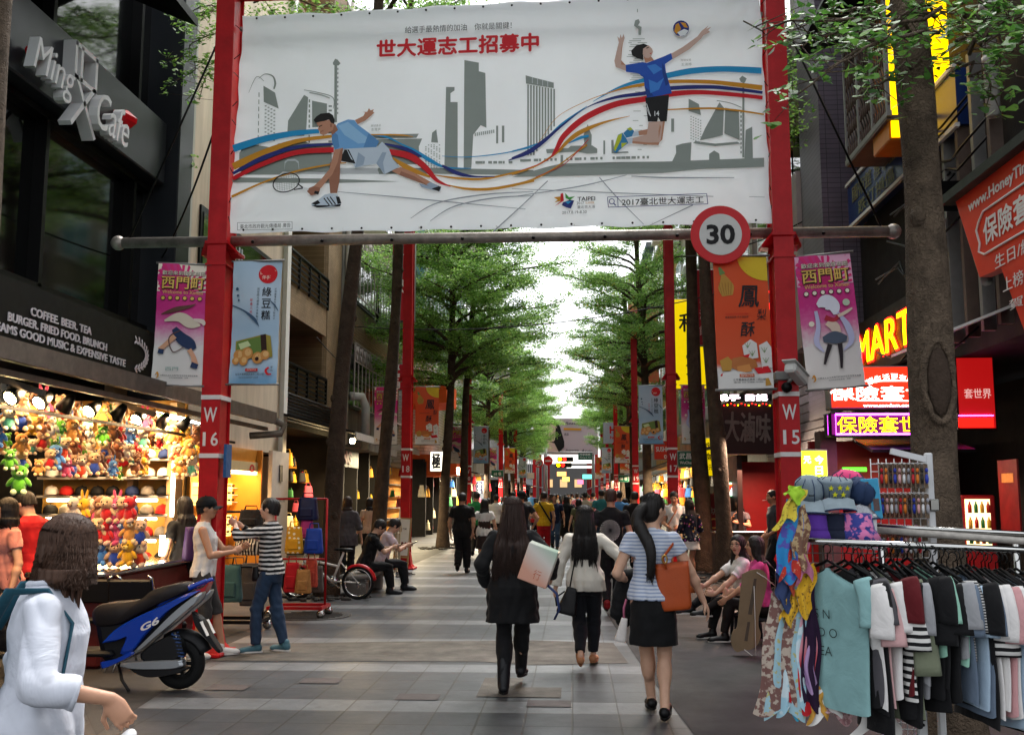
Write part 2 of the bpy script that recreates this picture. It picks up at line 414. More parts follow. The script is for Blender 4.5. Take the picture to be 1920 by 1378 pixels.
for z0,z1,nm in((zs(.885),10.6,'upper_window'),(zs(.385),zs(.715),'lower_window')):
 w=MB();gl=MB()
 for y in(5,7.1,9.4,11.7,14.2):w.box((XL-.02,y,(z0+z1)/2),(.16,.08,z1-z0),blackmt)
 w.box((XL-.02,9.8,z1),(.16,10.4,.08),blackmt);w.box((XL-.02,9.8,z0),(.16,10.4,.08),blackmt)
 w=w.build('window',cafe);gl.box((XL-.12,9.8,(z0+z1)/2),(.05,10.4,z1-z0),dglass);gl.build('pane',w)
sb=MB();sb.box((XL+.1,(4+yc)/2,(zs(.267)+zs(.37))/2),(.3,yc-4.1,6.5*.103),M('black_signboard','#141416',.5,var=.1));sb=sb.build('signboard',cafe)
lt=MB();letw=M('pale_lettering','#cfc6cd',.6,var=.05)
xs_=XL+.255
def side_text(mb,t,u0,u1,sl,X,h,mat,depth=.012,bold=.015,sgn=1,shear=0):
 a=atX(u0,500,X);c=atX(u1,500,X);mb.text(t,(X,(a.y+c.y)/2,zs(sl,X)),(0,sgn,0),(0,0,1),mat,abs(c.y-a.y),h,depth,bold,shear)
side_text(lt,'COFFEE. BEER. TEA',62,177,.3375,xs_,.1,letw)
side_text(lt,'BURGER. FRIED FOOD. BRUNCH',20,207,.3146,xs_,.1,letw)
side_text(lt,'DREAMS GOOD MUSIC & EXPENSIVE TASTE',-25,243,.292,xs_,.1,letw)
ca=atX(262,668,xs_);wp=[]
for i in range(13):
 a=-1.5+i*.24;wp.append(Vector((xs_+.01,ca.y-.2+.42*math.cos(a),ca.z+.2*math.sin(a))))
lt.tube(wp,.008,letw,5)
for i,p in enumerate(wp):
 for sg in(-1,1):
  a=-1.5+i*.24+PI/2+sg*.6
  lt.ell(p+Vector((0,math.cos(a)*.06,math.sin(a)*.05)),(.006,.055,.02),letw,8,rot('X',math.atan2(math.sin(a),math.cos(a))))
lt.build('lettering',sb)
cs=MB();wl=M('white_channel_letter','#d9dadb',.4,var=.06);rl=M('red_gem','#c01018',.3,var=0)
xq=XL+.27
side_text(cs,'Ming',20,104,.80,xq+.12,.52,wl,.12,.0,1,.3)
side_text(cs,'Cafe',150,214,.80,xq+.12,.5,wl,.12,.0,1,.3)
c0=atX(136,172,xq)
for p,q in(((-.25,.52),(.28,.52)),((-.25,.52),(-.25,.1)),((.28,.52),(.28,.1)),((-.25,.1),(.28,.1)),((-.2,.1),(.3,-.5)),((.24,.1),(-.28,-.5)),((-.1,.5),(-.1,.1))):
 a=Vector((xq+.08,c0.y+p[0],c0.z+p[1]));d=Vector((xq+.08,c0.y+q[0],c0.z+q[1]));l=(d-a).length
 cs.box((a+d)/2,(.16,l+.05,.06),wl,rot('X',math.atan2(d.z-a.z,d.y-a.y)))
cs=cs.build('channel_letters',cafe)
gm=MB()
for(u,v,s)in((64,100,.13),(232,226,.24)):
 p=atX(u,v,xq+.1);gm.lathe(p,[(.02,-s),(s*.8,0),(s*.75,s*.3),(.02,s*.6)],rl,5,rot('Y',.3),smooth=False)
gm.build('gem_accent',cs)
aw=MB();aw.plate([(XL+.2,3,8.6),(XL+1.3,3,8.1),(XL+1.3,13.2,8.1),(XL+.2,13.2,8.6)],(0,0,.12),blackmt);aw.build('canopy',cafe)
cream=thing('cream_building','cream stucco building with pale pilaster beside the dark cafe','building',(XL-4,19.5,0))
y0,y1=yc+.02,atX(538,500,XL).y
MB().box((XL-3,(y0+y1)/2,11.3),(6,y1-y0,17.6),creamst).build('wall',cream)
MB().box((XL-.02,y0+.42,10),(.36,.8,20),pilast,bev=.02).build('pilaster',cream)
MB().box((XL+.03,y1-.14,10),(.14,.28,20),whitept).build('corner_strip',cream)
w=MB();a=atX(372,440,XL);c=atX(515,492,XL);w.box((XL-.02,(a.y+c.y)/2,5.4),(.12,c.y-a.y,2.5),blackmt);w=w.build('window',cream)
MB().box((XL+.045,(a.y+c.y)/2,5.4),(.02,c.y-a.y-.2,2.3),dglass).build('pane',w)
t=MB();side_text(t,'咖啡',405,458,.70,XL+.06,.5,M('grey_lettering','#b9bcc4',.5,var=0),.01);t.build('lettering',w)
b=MB();b.box((XL-1.6,(y0+y1)/2,1.2),(.2,y1-y0,2.5),creamst);b.box((XL-.8,y1-.1,1.2),(1.5,.2,2.5),creamst);b.build('ground_floor_wall',cream)
tan=thing('balcony_building','tan tiled building with black railed balconies and recessed windows','building',(XL-4,26,0))
ya,yb=y1+.02,atX(640,600,XL).y;ym=atX(612,600,XL).y
b=MB();b.box((XL-4.2,(ya+yb)/2,11),(5,yb-ya,15.4),tile_tan);b.build('wall',tan)
MB().box((XL-.85,(ym+yb)/2,10.9),(1.7,yb-ym,15.2),tile_tan,bev=.1).build('tiled_pier',tan)
for z0,z1 in((5.75,6.45),(9.2,9.95),(12.6,13.4)):b=MB();b.box((XL-.85,(ya+ym)/2,(z0+z1)/2),(1.7,ym-ya-.01,z1-z0),tile_tan);b.build('balcony_parapet',tan)
def railing(parent,X,ya,yb,z0,z1,n=6,posts=4):
 b=MB()
 for i in range(n):b.box((X,(ya+yb)/2,z0+(z1-z0)*(i+.7)/n),(.03,yb-ya,.04),blackmt)
 for i in range(posts+1):b.box((X,ya+(yb-ya)*i/posts,(z0+z1)/2),(.06,.06,z1-z0),blackmt)
 b.box((X,(ya+yb)/2,z1),(.08,yb-ya,.05),blackmt)
 return b.build('balcony_railing',parent)
railing(tan,XL+.03,ya,ym,6.45,7.25);railing(tan,XL+.03,ya,ym,3.95,4.6);railing(tan,XL+.03,ya,ym,9.95,10.7)
b=MB()
for i in range(9):b.box((XL+.03,(ya+yb)/2,3.3+i*.075),(.12,yb-ya,.04),blackmt,rot('Y',.5))
b.build('louvre_panel',tan)
curt=M('dim_curtain','#5b4f44',.9,var=.2)
for z0,z1 in((4.0,5.6),(7.0,9.0)):
 w=MB();w.box((XL-1.67,(ya+ym)/2,(z0+z1)/2),(.06,ym-ya-.3,z1-z0),blackmt);w=w.build('window',tan)
 g_=MB()
 for i in range(3):g_.box((XL-1.63,ya+.5+i*(ym-ya)/3.2,(z0+z1)/2),(.04,(ym-ya)/3.6,z1-z0-.15),dglass if i!=1 else curt)
 g_.build('pane',w)
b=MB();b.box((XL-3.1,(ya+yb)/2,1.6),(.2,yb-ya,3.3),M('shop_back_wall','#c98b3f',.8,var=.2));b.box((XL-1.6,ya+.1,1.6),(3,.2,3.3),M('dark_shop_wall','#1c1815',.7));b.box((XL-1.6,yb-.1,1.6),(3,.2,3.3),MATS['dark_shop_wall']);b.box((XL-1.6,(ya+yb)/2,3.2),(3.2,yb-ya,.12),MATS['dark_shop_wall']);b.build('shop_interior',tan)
cn=MB();c1=M('dark_canopy','#23211f',.7);c2_=M('pale_valance','#a9a49a',.7)
cn.plate([(XL+.1,ya-.3,3.35),(XL+1.7,ya-.3,2.95),(XL+1.7,yb+3.5,2.95),(XL+.1,yb+3.5,3.35)],(0,0,.05),c1)
cn.box((XL+1.72,(ya+yb+3.2)/2,2.9),(.03,yb-ya+3.8,.16),c2_);tagp(cn.build('shop_canopy',tan),None)
t=MB();t.box((XL+.2,atX(650,830,XL+.2).y,2.62),(.14,2.6,.5),M('dark_sign','#161214',.6));t=t.build('shop_sign',tan)
l=MB();l.text('BANG',(XL+.29,atX(645,830,XL+.29).y,2.62),(0,1,0),(0,0,1),M('pink_lettering','#7c4655',.6,var=0),2.0,.36,.01,.05);l.build('lettering',t)
grl=thing('grille_window_building','grey building with white window grilles and beige roller shutters behind the left trees','building',(XL-4,33,0))
yd=yb+.02;ye=atX(748,600,XL).y
MB().box((XL-3,(yd+ye)/2,9.5),(6,ye-yd,13),grey_concrete).build('wall',grl)
b=MB();b.box((XL-2.4,(yd+ye)/2,1.5),(.2,ye-yd,3.1),MATS['shop_back_wall']);b.build('shop_interior',grl)
shut=M('beige_shutter','#9c8f7b',.7,var=.2)
wg=M('white_grille','#b5aaa6',.5,var=.15)
for k,(z0,z1)in enumerate(((4.1,5.9),(7.3,9.3),(10.6,12.6))):
 for j in range(2):
  a=yd+.3+j*(ye-yd)/2;c=a+(ye-yd)/2-.5
  w=MB();w.box((XL+.02,(a+c)/2,(z0+z1)/2),(.1,c-a,z1-z0),blackmt);w=w.build('window',grl)
  q=MB();q.box((XL+.08,(a+c)/2,(z0+z1)/2),(.03,c-a-.15,z1-z0-.15),dglass);q.build('pane',w)
  r_=MB()
  for i in range(9):r_.box((XL+.34,a+(c-a)*i/8,(z0+z1)/2),(.025,.025,z1-z0),wg)
  for i in range(8):
   yy=a+(c-a)*(i+.5)/8
   r_.tube([(XL+.34,yy-.18,z1-.05),(XL+.34,yy,z1-.5),(XL+.34,yy+.18,z1-.05)],.018,wg,5)
   r_.tube([(XL+.34,yy-.18,z1-.5),(XL+.34,yy,z1-.08),(XL+.34,yy+.18,z1-.5)],.018,wg,5)
  for z in(z0,z1-.52,z1):r_.box((XL+.34,(a+c)/2,z),(.03,c-a,.03),wg)
  r_.build('window_grille',w)
 s_=MB()
 for i in range(14):s_.box((XL+.1,(yd+ye)/2,z1+.12+i*.085),(.14,ye-yd-.3,.06),shut,rot('Y',.35))
 s_.build('roller_shutter',grl)
pp=MB();pw=M('white_pipe','#c9c6bf',.5,var=.15,scale=3)
pp.tube([(XL+.15,yd+.05,3),(XL+.15,yd+.05,16)],.08,pw,10)
pp.tube([(XL+.15,yd+.6,4.4),(XL+.45,yd+.8,4.4),(XL+.55,yd+.9,4.1),(XL+.55,yd+.9,2.9)],.13,pw,10);pp.build('drain_pipe',grl)
wb=thing('white_brick_building','white painted brick building with rounded corner and teal glass above','building',(XL-4,46,0))
wbrick=bricks('white_painted_brick','#c9ccc9','#bfc3c0','#8f938f',.3,.12,.012,.75,'YZ')
tealg=M('teal_glass','#5f8f96',.15,var=.15,scale=.6,spec=.7)
b=MB();pr=[]
ys,ye2,rr_=39.5,55.0,2.2
pts=[(XL-7,ys+3),(XL-rr_+.8,ys+.2)]+[(XL+.8-rr_+rr_*math.sin(a),ys+.2+rr_-rr_*math.cos(a))for a in np.linspace(.1,PI/2,7)]+[(XL+.8,ye2),(XL-7,ye2)]
b.plate([(x,y,2.9)for x,y in pts],(0,0,4.6),wbrick);b.build('wall',wb)
b=MB();b.plate([(x+.12,y-.1,7.5)for x,y in pts],(0,0,.5),M('ledge_concrete','#8f8f8a',.8,var=.25));b.build('ledge',wb)
b=MB();b.box((XL-2.6,47.5,13),(6.2,14.6,10),tealg);b=b.build('glass_front',wb)
mu=MB()
for i in range(13):mu.box((XL+.52,40.5+i*1.2,13),(.1,.1,10),whitept)
for z in(8.3,10.5,12.5,14.6,16.8):mu.box((XL+.52,47.5,z),(.09,14.6,.12),whitept)
mu.build('mullions',b)
b=MB();b.box((XL-1.8,47.5,1.4),(.2,15,2.9),MATS['shop_back_wall']);b.build('shop_interior',wb)
b=MB();b.box((XL-1.0,39.3,5.6),(1.2,1.2,3.0),M('pale_green_panel','#9db5a6',.6,var=.15));b.build('utility_box',wb)
og=M('orange_awning','#d2551c',.6,var=.12)
for(z,y,d)in((5.9,38.3,1.7),(3.2,40.0,1.9)):
 q=MB();q.plate([(XL,y,z),(XL+d,y,z),(XL+d,y,z-.8),(XL,y,z-.9)],(0,3.2,0),og);q.build('awning',wb)
def plain_block(name,label,side,Ya,Yb,H,col,rows,cols,wcol,setx=0.):
 X=XL if side<0 else XR;X+=setx
 t=thing(name,label,'building',(X+side*4,(Ya+Yb)/2,0))
 mt=M('facade_'+col.strip('#'),col,.8,var=.4,scale=1.5,bump=.2,bscale=20,streak=.2)
 MB().box((X+side*3.5,(Ya+Yb)/2,3+(H-3)/2),(7,Yb-Ya-.02,H-3),mt).build('wall',t)
 MB().box((X+side*1.2,(Ya+Yb)/2,1.5),(.2,Yb-Ya-.02,3),M('lit_shop_wall','#d9a860',.8,var=.3,scale=1.5)).build('shop_interior',t)
 wg_=MATS[wcol];b=MB();dkw=M('dark_shop_wall','#1c1815',.7);y=Ya+.4
 while y<Yb-1.5:
  w_=1.6+((y*7)%5)*.35;b.box((X+side*.9,y,1.45),(.5,.14,2.9),dkw)
  for z in(.5,1.0,1.5,2.0):b.box((X+side*1.0,y+w_/2,z),(.35,w_-.15,.04),whitept if int(y)%2 else dkw)
  b.box((X+side*.75,y+w_/2,2.62),(.2,w_-.1,.42),MATS['facade_'+col.strip('#')]if int(y*3)%3 else dkw);y+=w_
 b.build('shop_shelving',t)
 for r in range(rows):
  for c in range(cols):
   z=4+(H-4)*(r+.15)/rows;hh=(H-4)/rows*.62;y=Ya+(Yb-Ya)*(c+.5)/cols;ww=(Yb-Ya)/cols*.7
   w=MB();w.box((X-side*.0,y,z+hh/2),(.16,ww,hh),whitept);w=w.build('window',t)
   q=MB();q.box((X-side*.075,y-ww*.24,z+hh/2),(.03,ww*.42,hh*.88),wg_);q.box((X-side*.075,y+ww*.24,z+hh/2),(.03,ww*.42,hh*.88),wg_);q.build('pane',w)
   if(r+c)%3==0:
    q=MB();q.box((X-side*.3,y,z-.1),(.5,ww*.5,.45),whitept,bev=.03);q.build('air_conditioner',t)
 MB().box((X-side*.1,(Ya+Yb)/2,H+.1),(.5,Yb-Ya,.3),mt).build('cornice',t)
 MB().plate([(X-side*.05,Ya+.2,3.0),(X-side*1.3,Ya+.2,2.75),(X-side*1.3,Yb-.2,2.75),(X-side*.05,Yb-.2,3.0)],(0,0,.06),c1).build('shop_canopy',t)
 return t
plain_block('shop_block','grey balcony block past the white brick building on the left',-1,55.1,66,14,'#9a9a96',4,4,'dark_window_glass')
plain_block('shop_block','tall beige block at the left corner of the far crossing',-1,66.1,79,19,'#a39a8c',5,4,'dark_window_glass')
# right side buildings (facade plane X = XR)
r1=thing('dark_shop_building','dark grimy building with blue signboard behind the big right tree','building',(XR+4,12,0))
ds=M('grimy_dark_wall','#2a2524',.85,var=.4,scale=1.2,bump=.3,bscale=25)
yq=atX(1598,500,XR).y
MB().box((XR+3.2,(5+yq)/2,9.2),(6.2,yq-5,11.8),ds).build('wall',r1)
b=MB();b.box((XR+1.6,(5+yq)/2,1.6),(.2,yq-5,3.2),ds);b.build('shop_interior',r1)
def facadeR(u0,v0,u1,v1,X):
 a=atX(u0,v0,X);c=atX(u1,v1,X);return min(a.y,c.y),max(a.y,c.y),min(a.z,c.z),max(a.z,c.z)
bs=MB();yA,yB=atX(1835,400,XR).y,atX(1612,400,XR).y
bs.box((XR-.1,(yA+yB)/2,zs(.99,XR)),(.16,yB-yA,.7),M('blue_signboard','#21386e',.3,var=.25,scale=2));bs=bs.build('blue_signboard',r1)
l=MB();l.box((XR-.19,(yA+yB)/2,zs(.99,XR)-.36),(.05,yB-yA+.05,.05),whitept);l.box((XR-.19,(yA+yB)/2,zs(.99,XR)+.36),(.05,yB-yA+.05,.05),whitept);l.build('trim',bs)
l=MB();gt=M('faded_gold_lettering','#7b7a58',.5,var=.2)
l.text('國術館 推拿整復',(XR-.19,yB-1.6,zs(.99,XR)+.12),(0,-1,0),(0,0,1),gt,2.6,.26,.005);l.text('跌打損傷',(XR-.19,yB-1.5,zs(.99,XR)-.18),(0,-1,0),(0,0,1),gt,1.8,.22,.005);l.build('lettering',bs)
gy0,gy1=atX(1665,200,XR-.7).y,atX(1586,200,XR-.7).y
q=MB();rust=M('brown_grille','#5a4c44',.6,var=.2);z0,z1=zs(1.19,XR-.7),zs(1.62,XR-.7)
for i in range(19):
 y=gy0+(gy1-gy0)*i/18
 for k in range(10):
  za=z0+(z1-z0)*k/10;dz=(z1-z0)/10;dy=(gy1-gy0)/36
  q.tube([(XR-.7,y-dy*(1 if k%2 else-1),za),(XR-.7,y+dy*(1 if k%2 else-1),za+dz)],.013,rust,4)
for i in range(4):q.box((XR-.7,gy0+(gy1-gy0)*i/3,(z0+z1)/2),(.05,.05,z1-z0),M('grey_steel','#83827f',.5,metal=.5,var=.15))
for z in(z0,z1):q.box((XR-.7,(gy0+gy1)/2,z),(.06,gy1-gy0+.1,.07),MATS['grey_steel'])
q.box((XR-.35,(gy0+gy1)/2,z0-.04),(.75,gy1-gy0,.06),rust);q.build('grille_balcony',r1)
q=MB();q.plate([(XR-.1,gy0,z1+.55),(XR-1.3,gy0,z1+.1),(XR-1.3,gy1+.6,z1+.1),(XR-.1,gy1+.6,z1+.55)],(0,0,.05),blackmt);q.build('awning',r1)
q=MB();yp=atX(1862,200,XR-.2).y
q.tube([(XR-.2,yp,5.6),(XR-.2,yp,12)],.075,pw,12)
for z in(6.2,6.8,8.0,9.2):q.tube([(XR-.2,yp,z),(XR-.2,yp,z+.06)],.086,pw,12)
q.build('drain_pipe',r1)
q=MB()
rng=random.Random(3)
for i in range(14):
 y=rng.uniform(10.8,13.4);z=rng.uniform(3.4,6.2)
 q.tube([(XR-.12,y,z),(XR-.3,y+.5,z-.25),(XR-.15,y+1.2,z+rng.uniform(-.3,.2)),(XR-.25,y+1.9,z)],.015,blackmt,5)
q.box((XR-.35,11.9,5.1),(.5,.4,.35),blackmt,rot('X',.3));q.box((XR-.3,12.4,4.75),(.25,.3,.35),whitept)
for i in range(6):q.box((XR-.1,10.9+i*.45,5.0),(.14,.08,3.2),MATS['grey_steel']if i%2 else rust)
q.build('cables_and_brackets',r1)
oy0,oy1=9.2,atX(1802,400,4.25).y
orange=M('orange_sign_vinyl','#d8371d',.45,var=.08,scale=2)
hb=thing('slanted_orange_signboard','orange signboard with cloud outline and white lettering high on the right','sign',(4.3,10,3))
def hp(y,z):return Vector((4.15+(4.9-z)*.05,y,z))
q=MB();zt,zb_=zs(.757,4.2),0
q.plate([(4.2,oy0,zt),(4.2,oy1,zt),(4.2,oy1-.52,zs(.53,4.2)),(4.2,oy1-1.05,zs(.524,4.2)),(4.2,oy1-1.45,zs(.367,4.2)),(4.2,oy0,zs(.2,4.2))],(.12,0,0),orange);bd=q.build('board',hb)
q=MB();q.box((4.24,(oy0+oy1)/2,zt+.05),(.3,oy1-oy0+.3,.1),blackmt);q.cyl((4.3,oy1+.08,zt),(4.3,oy1-.46,zs(.52,4.2)),.06,MATS['grey_steel'],8);q.build('frame',hb)
q=MB();wt=M('white_vinyl','#e6e2dd',.5,var=.04)
def rt(t,u0,u1,sl,h,bold):side_text(q,t,u0,u1,sl,4.195,h,wt,.003,bold,-1)
rt('www.HoneyTime.com.tw',1822,2030,.715,.15,.02);rt('保險套世界',1848,2010,.632,.27,.02);rt('生日/結婚/喬遷',1866,2030,.545,.14,0);rt('上榜/升官/尾牙',1878,2030,.482,.14,0);rt('賀·喜慶',1888,1990,.43,.1,0)
a=atX(1835,420,4.2);a.z=zs(.635,4.2)
q.tube([(4.192,y,z)for y,z in((9.2,a.z+.2),(a.y-.15,a.z+.2),(a.y-.02,a.z+.12),(a.y+.05,a.z+.05),(a.y-.02,a.z-.1),(a.y+.02,a.z-.18),(a.y-.12,a.z-.24),(9.2,a.z-.24))],.012,wt,6)
q.build('lettering',bd)
r2=thing('tiled_pier_building','building with purple grey tiled pier and silver ribbed canopy','building',(XR+4,19,0))
ptile=bricks('purple_grey_tile','#5f5660','#564e58','#3c363c',.22,.085,.006,.5,'XZ',0)
py0,py1=atX(1595,300,XR).y,atX(1552,300,XR).y;pe=atX(1474,300,XR).y
MB().box((XR-.15,(py0+py1)/2,8.4),(.7,py1-py0,11),ptile).build('tiled_pier',r2)
MB().box((XR+3.5,(py0+pe)/2+.1,8.6),(6.6,pe-py0-.2,11.4),grey_concrete).build('wall',r2)
silver=M('silver_cladding','#a9adaf',.35,metal=.6,var=.1)
q=MB()
for i in range(16):
 y=py1+.05+(pe-py1)*i/16;q.box((XR-.9,y+.1,9.55),(.06,(pe-py1)/32,1.1),silver)
q.box((XR-.86,(py1+pe)/2,9.55),(.05,pe-py1,1.1),silver);q.box((XR-.5,(py1+pe)/2,8.95),(.9,pe-py1,.08),whitept);q.build('ribbed_canopy',r2)
w=MB();w.box((XR-.03,(py1+pe)/2,7.4),(.2,pe-py1-.1,2.9),MATS['grey_steel']);w=w.build('window',r2)
q=MB()
for i in range(3):q.box((XR-.15,py1+.4+i*(pe-py1)/3,7.4),(.03,(pe-py1)/3.5,2.6),dglass)
q.build('pane',w)
q=MB();q.box((XR-.3,py1+.55,5.9),(.5,.75,3.3),M('pinkish_panel','#9d8f8c',.6,var=.12));q.build('cladding_panel',r2)
q=MB();q.box((XR-.2,py1+2.6,6.0),(.1,3.2,1.5),M('green_tinted_glass','#5b6b60',.1,var=.3,scale=.8,spec=.7));q.build('balcony_glass',r2)
plank=M('grey_shutter_plank','#6d686b',.6,var=.2)
q=MB()
for i in range(10):q.box((XR-.35,19.5,2.35+i*.17),(.05,7,.15),plank)
q.build('plank_cladding',r2)
MB().box((XR+1,19.5,1.2),(.2,7,2.4),M('shop_red_wall','#7a1216',.5,var=.15)).build('shop_interior',r2)
plain_block('shop_block','dim brown block behind the noodle shop on the right',1,pe+.1,33,12,'#6b5f58',3,3,'dark_window_glass')
plain_block('shop_block','yellow and grey block beyond the second right post',1,33.1,45,15,'#8f8872',4,4,'teal_glass')
plain_block('shop_block','ochre block behind the orange vertical sign',1,45.1,58,17,'#b08a4a',5,5,'dark_window_glass')
plain_block('shop_block','grey glass block at the right corner of the far crossing',1,58.1,77,16,'#7d8a92',5,6,'teal_glass')
for s,X in((-1,XL),(1,XR)):
 for k,(a,c_,h,col)in enumerate(((93,112,17,'#8c8a86'),(112.1,135,13,'#a59d8f'),(135.1,170,18,'#7f8386'))):
  plain_block('shop_block','hazy %s block, %s past the crossing on the %s side'%(('grey','beige','slate')[k],('nearest','middle one','farthest')[k],'left' if s<0 else 'right'),s,a,c_,h,col,4,5,'dark_window_glass')
ek=thing('end_building','pale tower closing the far end of the street','building',(-2,215,0))
MB().box((-2,215,4),(26,8,8),M('pale_far_wall','#5d5a57',.8,var=.1,scale=.2)).build('wall',ek)
for i in range(7):
 for j in range(1):q=MB();q.box((-11+i*3,210.9,4+j*4),(1.5,.2,1.6),M('hazy_glass','#c9a878',.3,var=.3,emit=.25,ecol='#ffce90'));q.build('window',ek)
# red posts, gantry, banners
redp=M('red_post_paint','#b00a14',.45,var=.3,scale=5,bump=.08,bscale=120)
redd=M('red_post_side','#8f0f17',.5,var=.14,scale=3)
stencil=M('stencil_white','#d9d4d2',.6,var=.12,scale=20)
rustp=M('rusty_galvanised_pipe','#8a837c',.45,metal=.55,var=.45,scale=7,bump=.2,bscale=60)
YG=10.2
def post_parts(par,x,y,H,num,foot=True,light=False):
 b=MB()
 b.box((x,y+.004,H/2),(.2,.012,H),redp);b.box((x,y+.155,H/2),(.15,.29,H),redp);b.box((x,y+.306,H/2),(.2,.012,H),redp)
 p=b.build('post',par)
 if foot:
  f=MB();f.box((x,y+.15,.02),(.44,.5,.04),redp,bev=.01);f.lathe((x,y+.15,.04),[(.26,0),(.2,.06),(.17,.2),(.15,.32)],redp,4,rot('Z',PI/4),smooth=False);f.build('foot',par)
 for z in(2.6,2.0):f=MB();f.box((x,y+.15,z),(.206,.326,.045),stencil);f.build('white_band',par)
 t=MB();t.text('W',(x,y-.006,2.42),(1,0,0),(0,0,1),stencil,.14,.15,.002,.015)
 d0,d1=num[0],num[1]
 t.text(d0,(x-.055,y-.006,2.17),(1,0,0),(0,0,1),stencil,.03 if d0=='1' else .075,.14,.002,.012)
 t.text(d1,(x+.052,y-.006,2.17),(1,0,0),(0,0,1),stencil,.03 if d1=='1' else .075,.14,.002,.012);t.build('lettering',par)
 f=MB();f.plate([(x-.12,y-.02,4.22),(x+.12,y-.02,4.22),(x+.2,y+.1,4.12),(x+.2,y+.3,4.12),(x-.2,y+.3,4.12),(x-.2,y+.1,4.12)],(0,0,.03),redp)
 f.box((x,y+.15,4.0),(.225,.33,.02),redp);f.build('bracket_plate',par)
 if light:
  f=MB();gm=M('floodlight_grey','#b9b8b4',.4,metal=.3,var=.1)
  f.box((x,y+.1,H+.16),(.75,.6,.1),blackmt);f.box((x,y+.1,H+.55),(.85,.5,.5),gm,rot('X',.35),bev=.04);f.box((x,y-.2,H+.25),(1.0,.1,.1),whitept)
  for s in(-.42,.42):f.box((x+s,y+.1,H+.35),(.04,.5,.5),gm)
  f.build('floodlight',par)
 return p
PXL=at(392,850,YG).x;PXR=at(1481,800,YG).x
gan=thing('street_gantry','red steel gantry with posts numbered W 16 and W 15 carrying a rusty cross pipe','gantry',((PXL+PXR)/2,YG+.15,0))
post_parts(gan,PXL,YG,7.4,'16');post_parts(gan,PXR,YG,7.4,'15')
pa,pb=at(222,458,YG+.25),at(1675,432,YG+.25);zp=(pa.z+pb.z)/2
b=MB();b.cyl((pa.x,YG+.25,zp),(pb.x,YG+.25,zp),.058,rustp,16);pipe=b.build('cross_pipe',gan)
for x in(pa.x,pb.x):
 b=MB();b.ell((x,YG+.25,zp),(.08,.08,.08),rustp,16);b.build('pipe_ball',pipe)
for s,x,px in((-1,pa.x+.12,PXL),(1,pb.x-.12,PXR)):
 b=MB();b.cyl((x,YG+.25,zp+.05),(px,YG+.2,6.9),.012,blackmt,6);b.build('stay_cable',gan)
b=MB()
for i in range(9):b.cyl((pa.x+1.5+i*.75,YG+.19,zp-.02),(pa.x+1.5+i*.75,YG+.18,zp-.03),.018,blackmt,8)
b.build('bolt',pipe)
b=MB();b.box(((PXL+PXR)/2,YG+.25,7.1),(PXR-PXL,.1,.1),redp);b.build('top_beam',gan)
b=MB()
for z in(6.68,):b.box(((PXL+PXR)/2,YG+.2,z),(PXR-PXL-.2,.04,.04),MATS['grey_steel'])
b.build('banner_rail',gan)
def art(name,col):return M('print_'+name,col,.55,var=0.03,scale=8)
BY=YG+.06
def wave(x,z):
 e=0
 return .012*math.sin(1.1*x+.6*z)+.006*math.sin(2.3*x-1.7*z)
q4=[at(430,438,BY),at(1446,419,BY),at(1424,-18,BY),at(456,31,BY)]
def quadpt(s,t):return(q4[0]*(1-s)+q4[1]*s)*(1-t)+(q4[3]*(1-s)+q4[2]*s)*t
bl=thing('wide_event_banner','huge white banner with two athletes, ribbons and red headline stretched over the street','banner',((PXL+PXR)/2,BY,4.3))
vin=M('banner_vinyl','#f2f5f6',.42,var=.04,scale=1.0,bump=.12,bscale=9)
def see_through(m,k):
 nt=m.node_tree;b=nt.nodes['Principled BSDF'];tr=nt.nodes.new('ShaderNodeBsdfTranslucent');mx=nt.nodes.new('ShaderNodeMixShader');mx.inputs[0].default_value=k;L=nt.links.new
 if b.inputs['Base Color'].links:L(b.inputs['Base Color'].links[0].from_socket,tr.inputs[0])
 else:tr.inputs[0].default_value=b.inputs['Base Color'].default_value
 L(b.outputs[0],mx.inputs[1]);L(tr.outputs[0],mx.inputs[2]);L(mx.outputs[0],nt.nodes['Material Output'].inputs[0])
see_through(vin,.45)
def bfn(s,t):
 p=quadpt(s,t)
 d=min(s,1-s)*5.4;e=min(t,1-t)*2.3
 k=.012*math.exp(-d*9)*math.sin(p.z*22)+.010*math.exp(-e*10)*math.sin(p.x*14)
 c=0
 for(cs,ct)in((0,0),(1,0),(0,1),(1,1)):
  r=math.hypot((s-cs)*5.4,(t-ct)*2.3);a=math.atan2((t-ct)*2.3,(s-cs)*5.4);c+=.016*math.exp(-r*2.6)*math.sin(a*14)*min(1,r*4)
 edge=.010*(abs(math.sin(p.x*7.3))-.5)*(1 if t>.99 else 0)
 return Vector((p.x+.008*math.sin(p.z*9)*(1 if s in(0,1)else 0),BY+wave(p.x,p.z)+k+c,p.z+.008*math.sin(p.x*8)*(1 if t in(0,1)else 0)))
b=MB();b.grid(bfn,120,56,vin)
nv=len(b.v);b.add([(x,y+.006,z)for x,y,z in b.v],[tuple(reversed(f))for f in b.f[:120*56]],vin,True)
sheet_b=b.build('vinyl_sheet',bl)
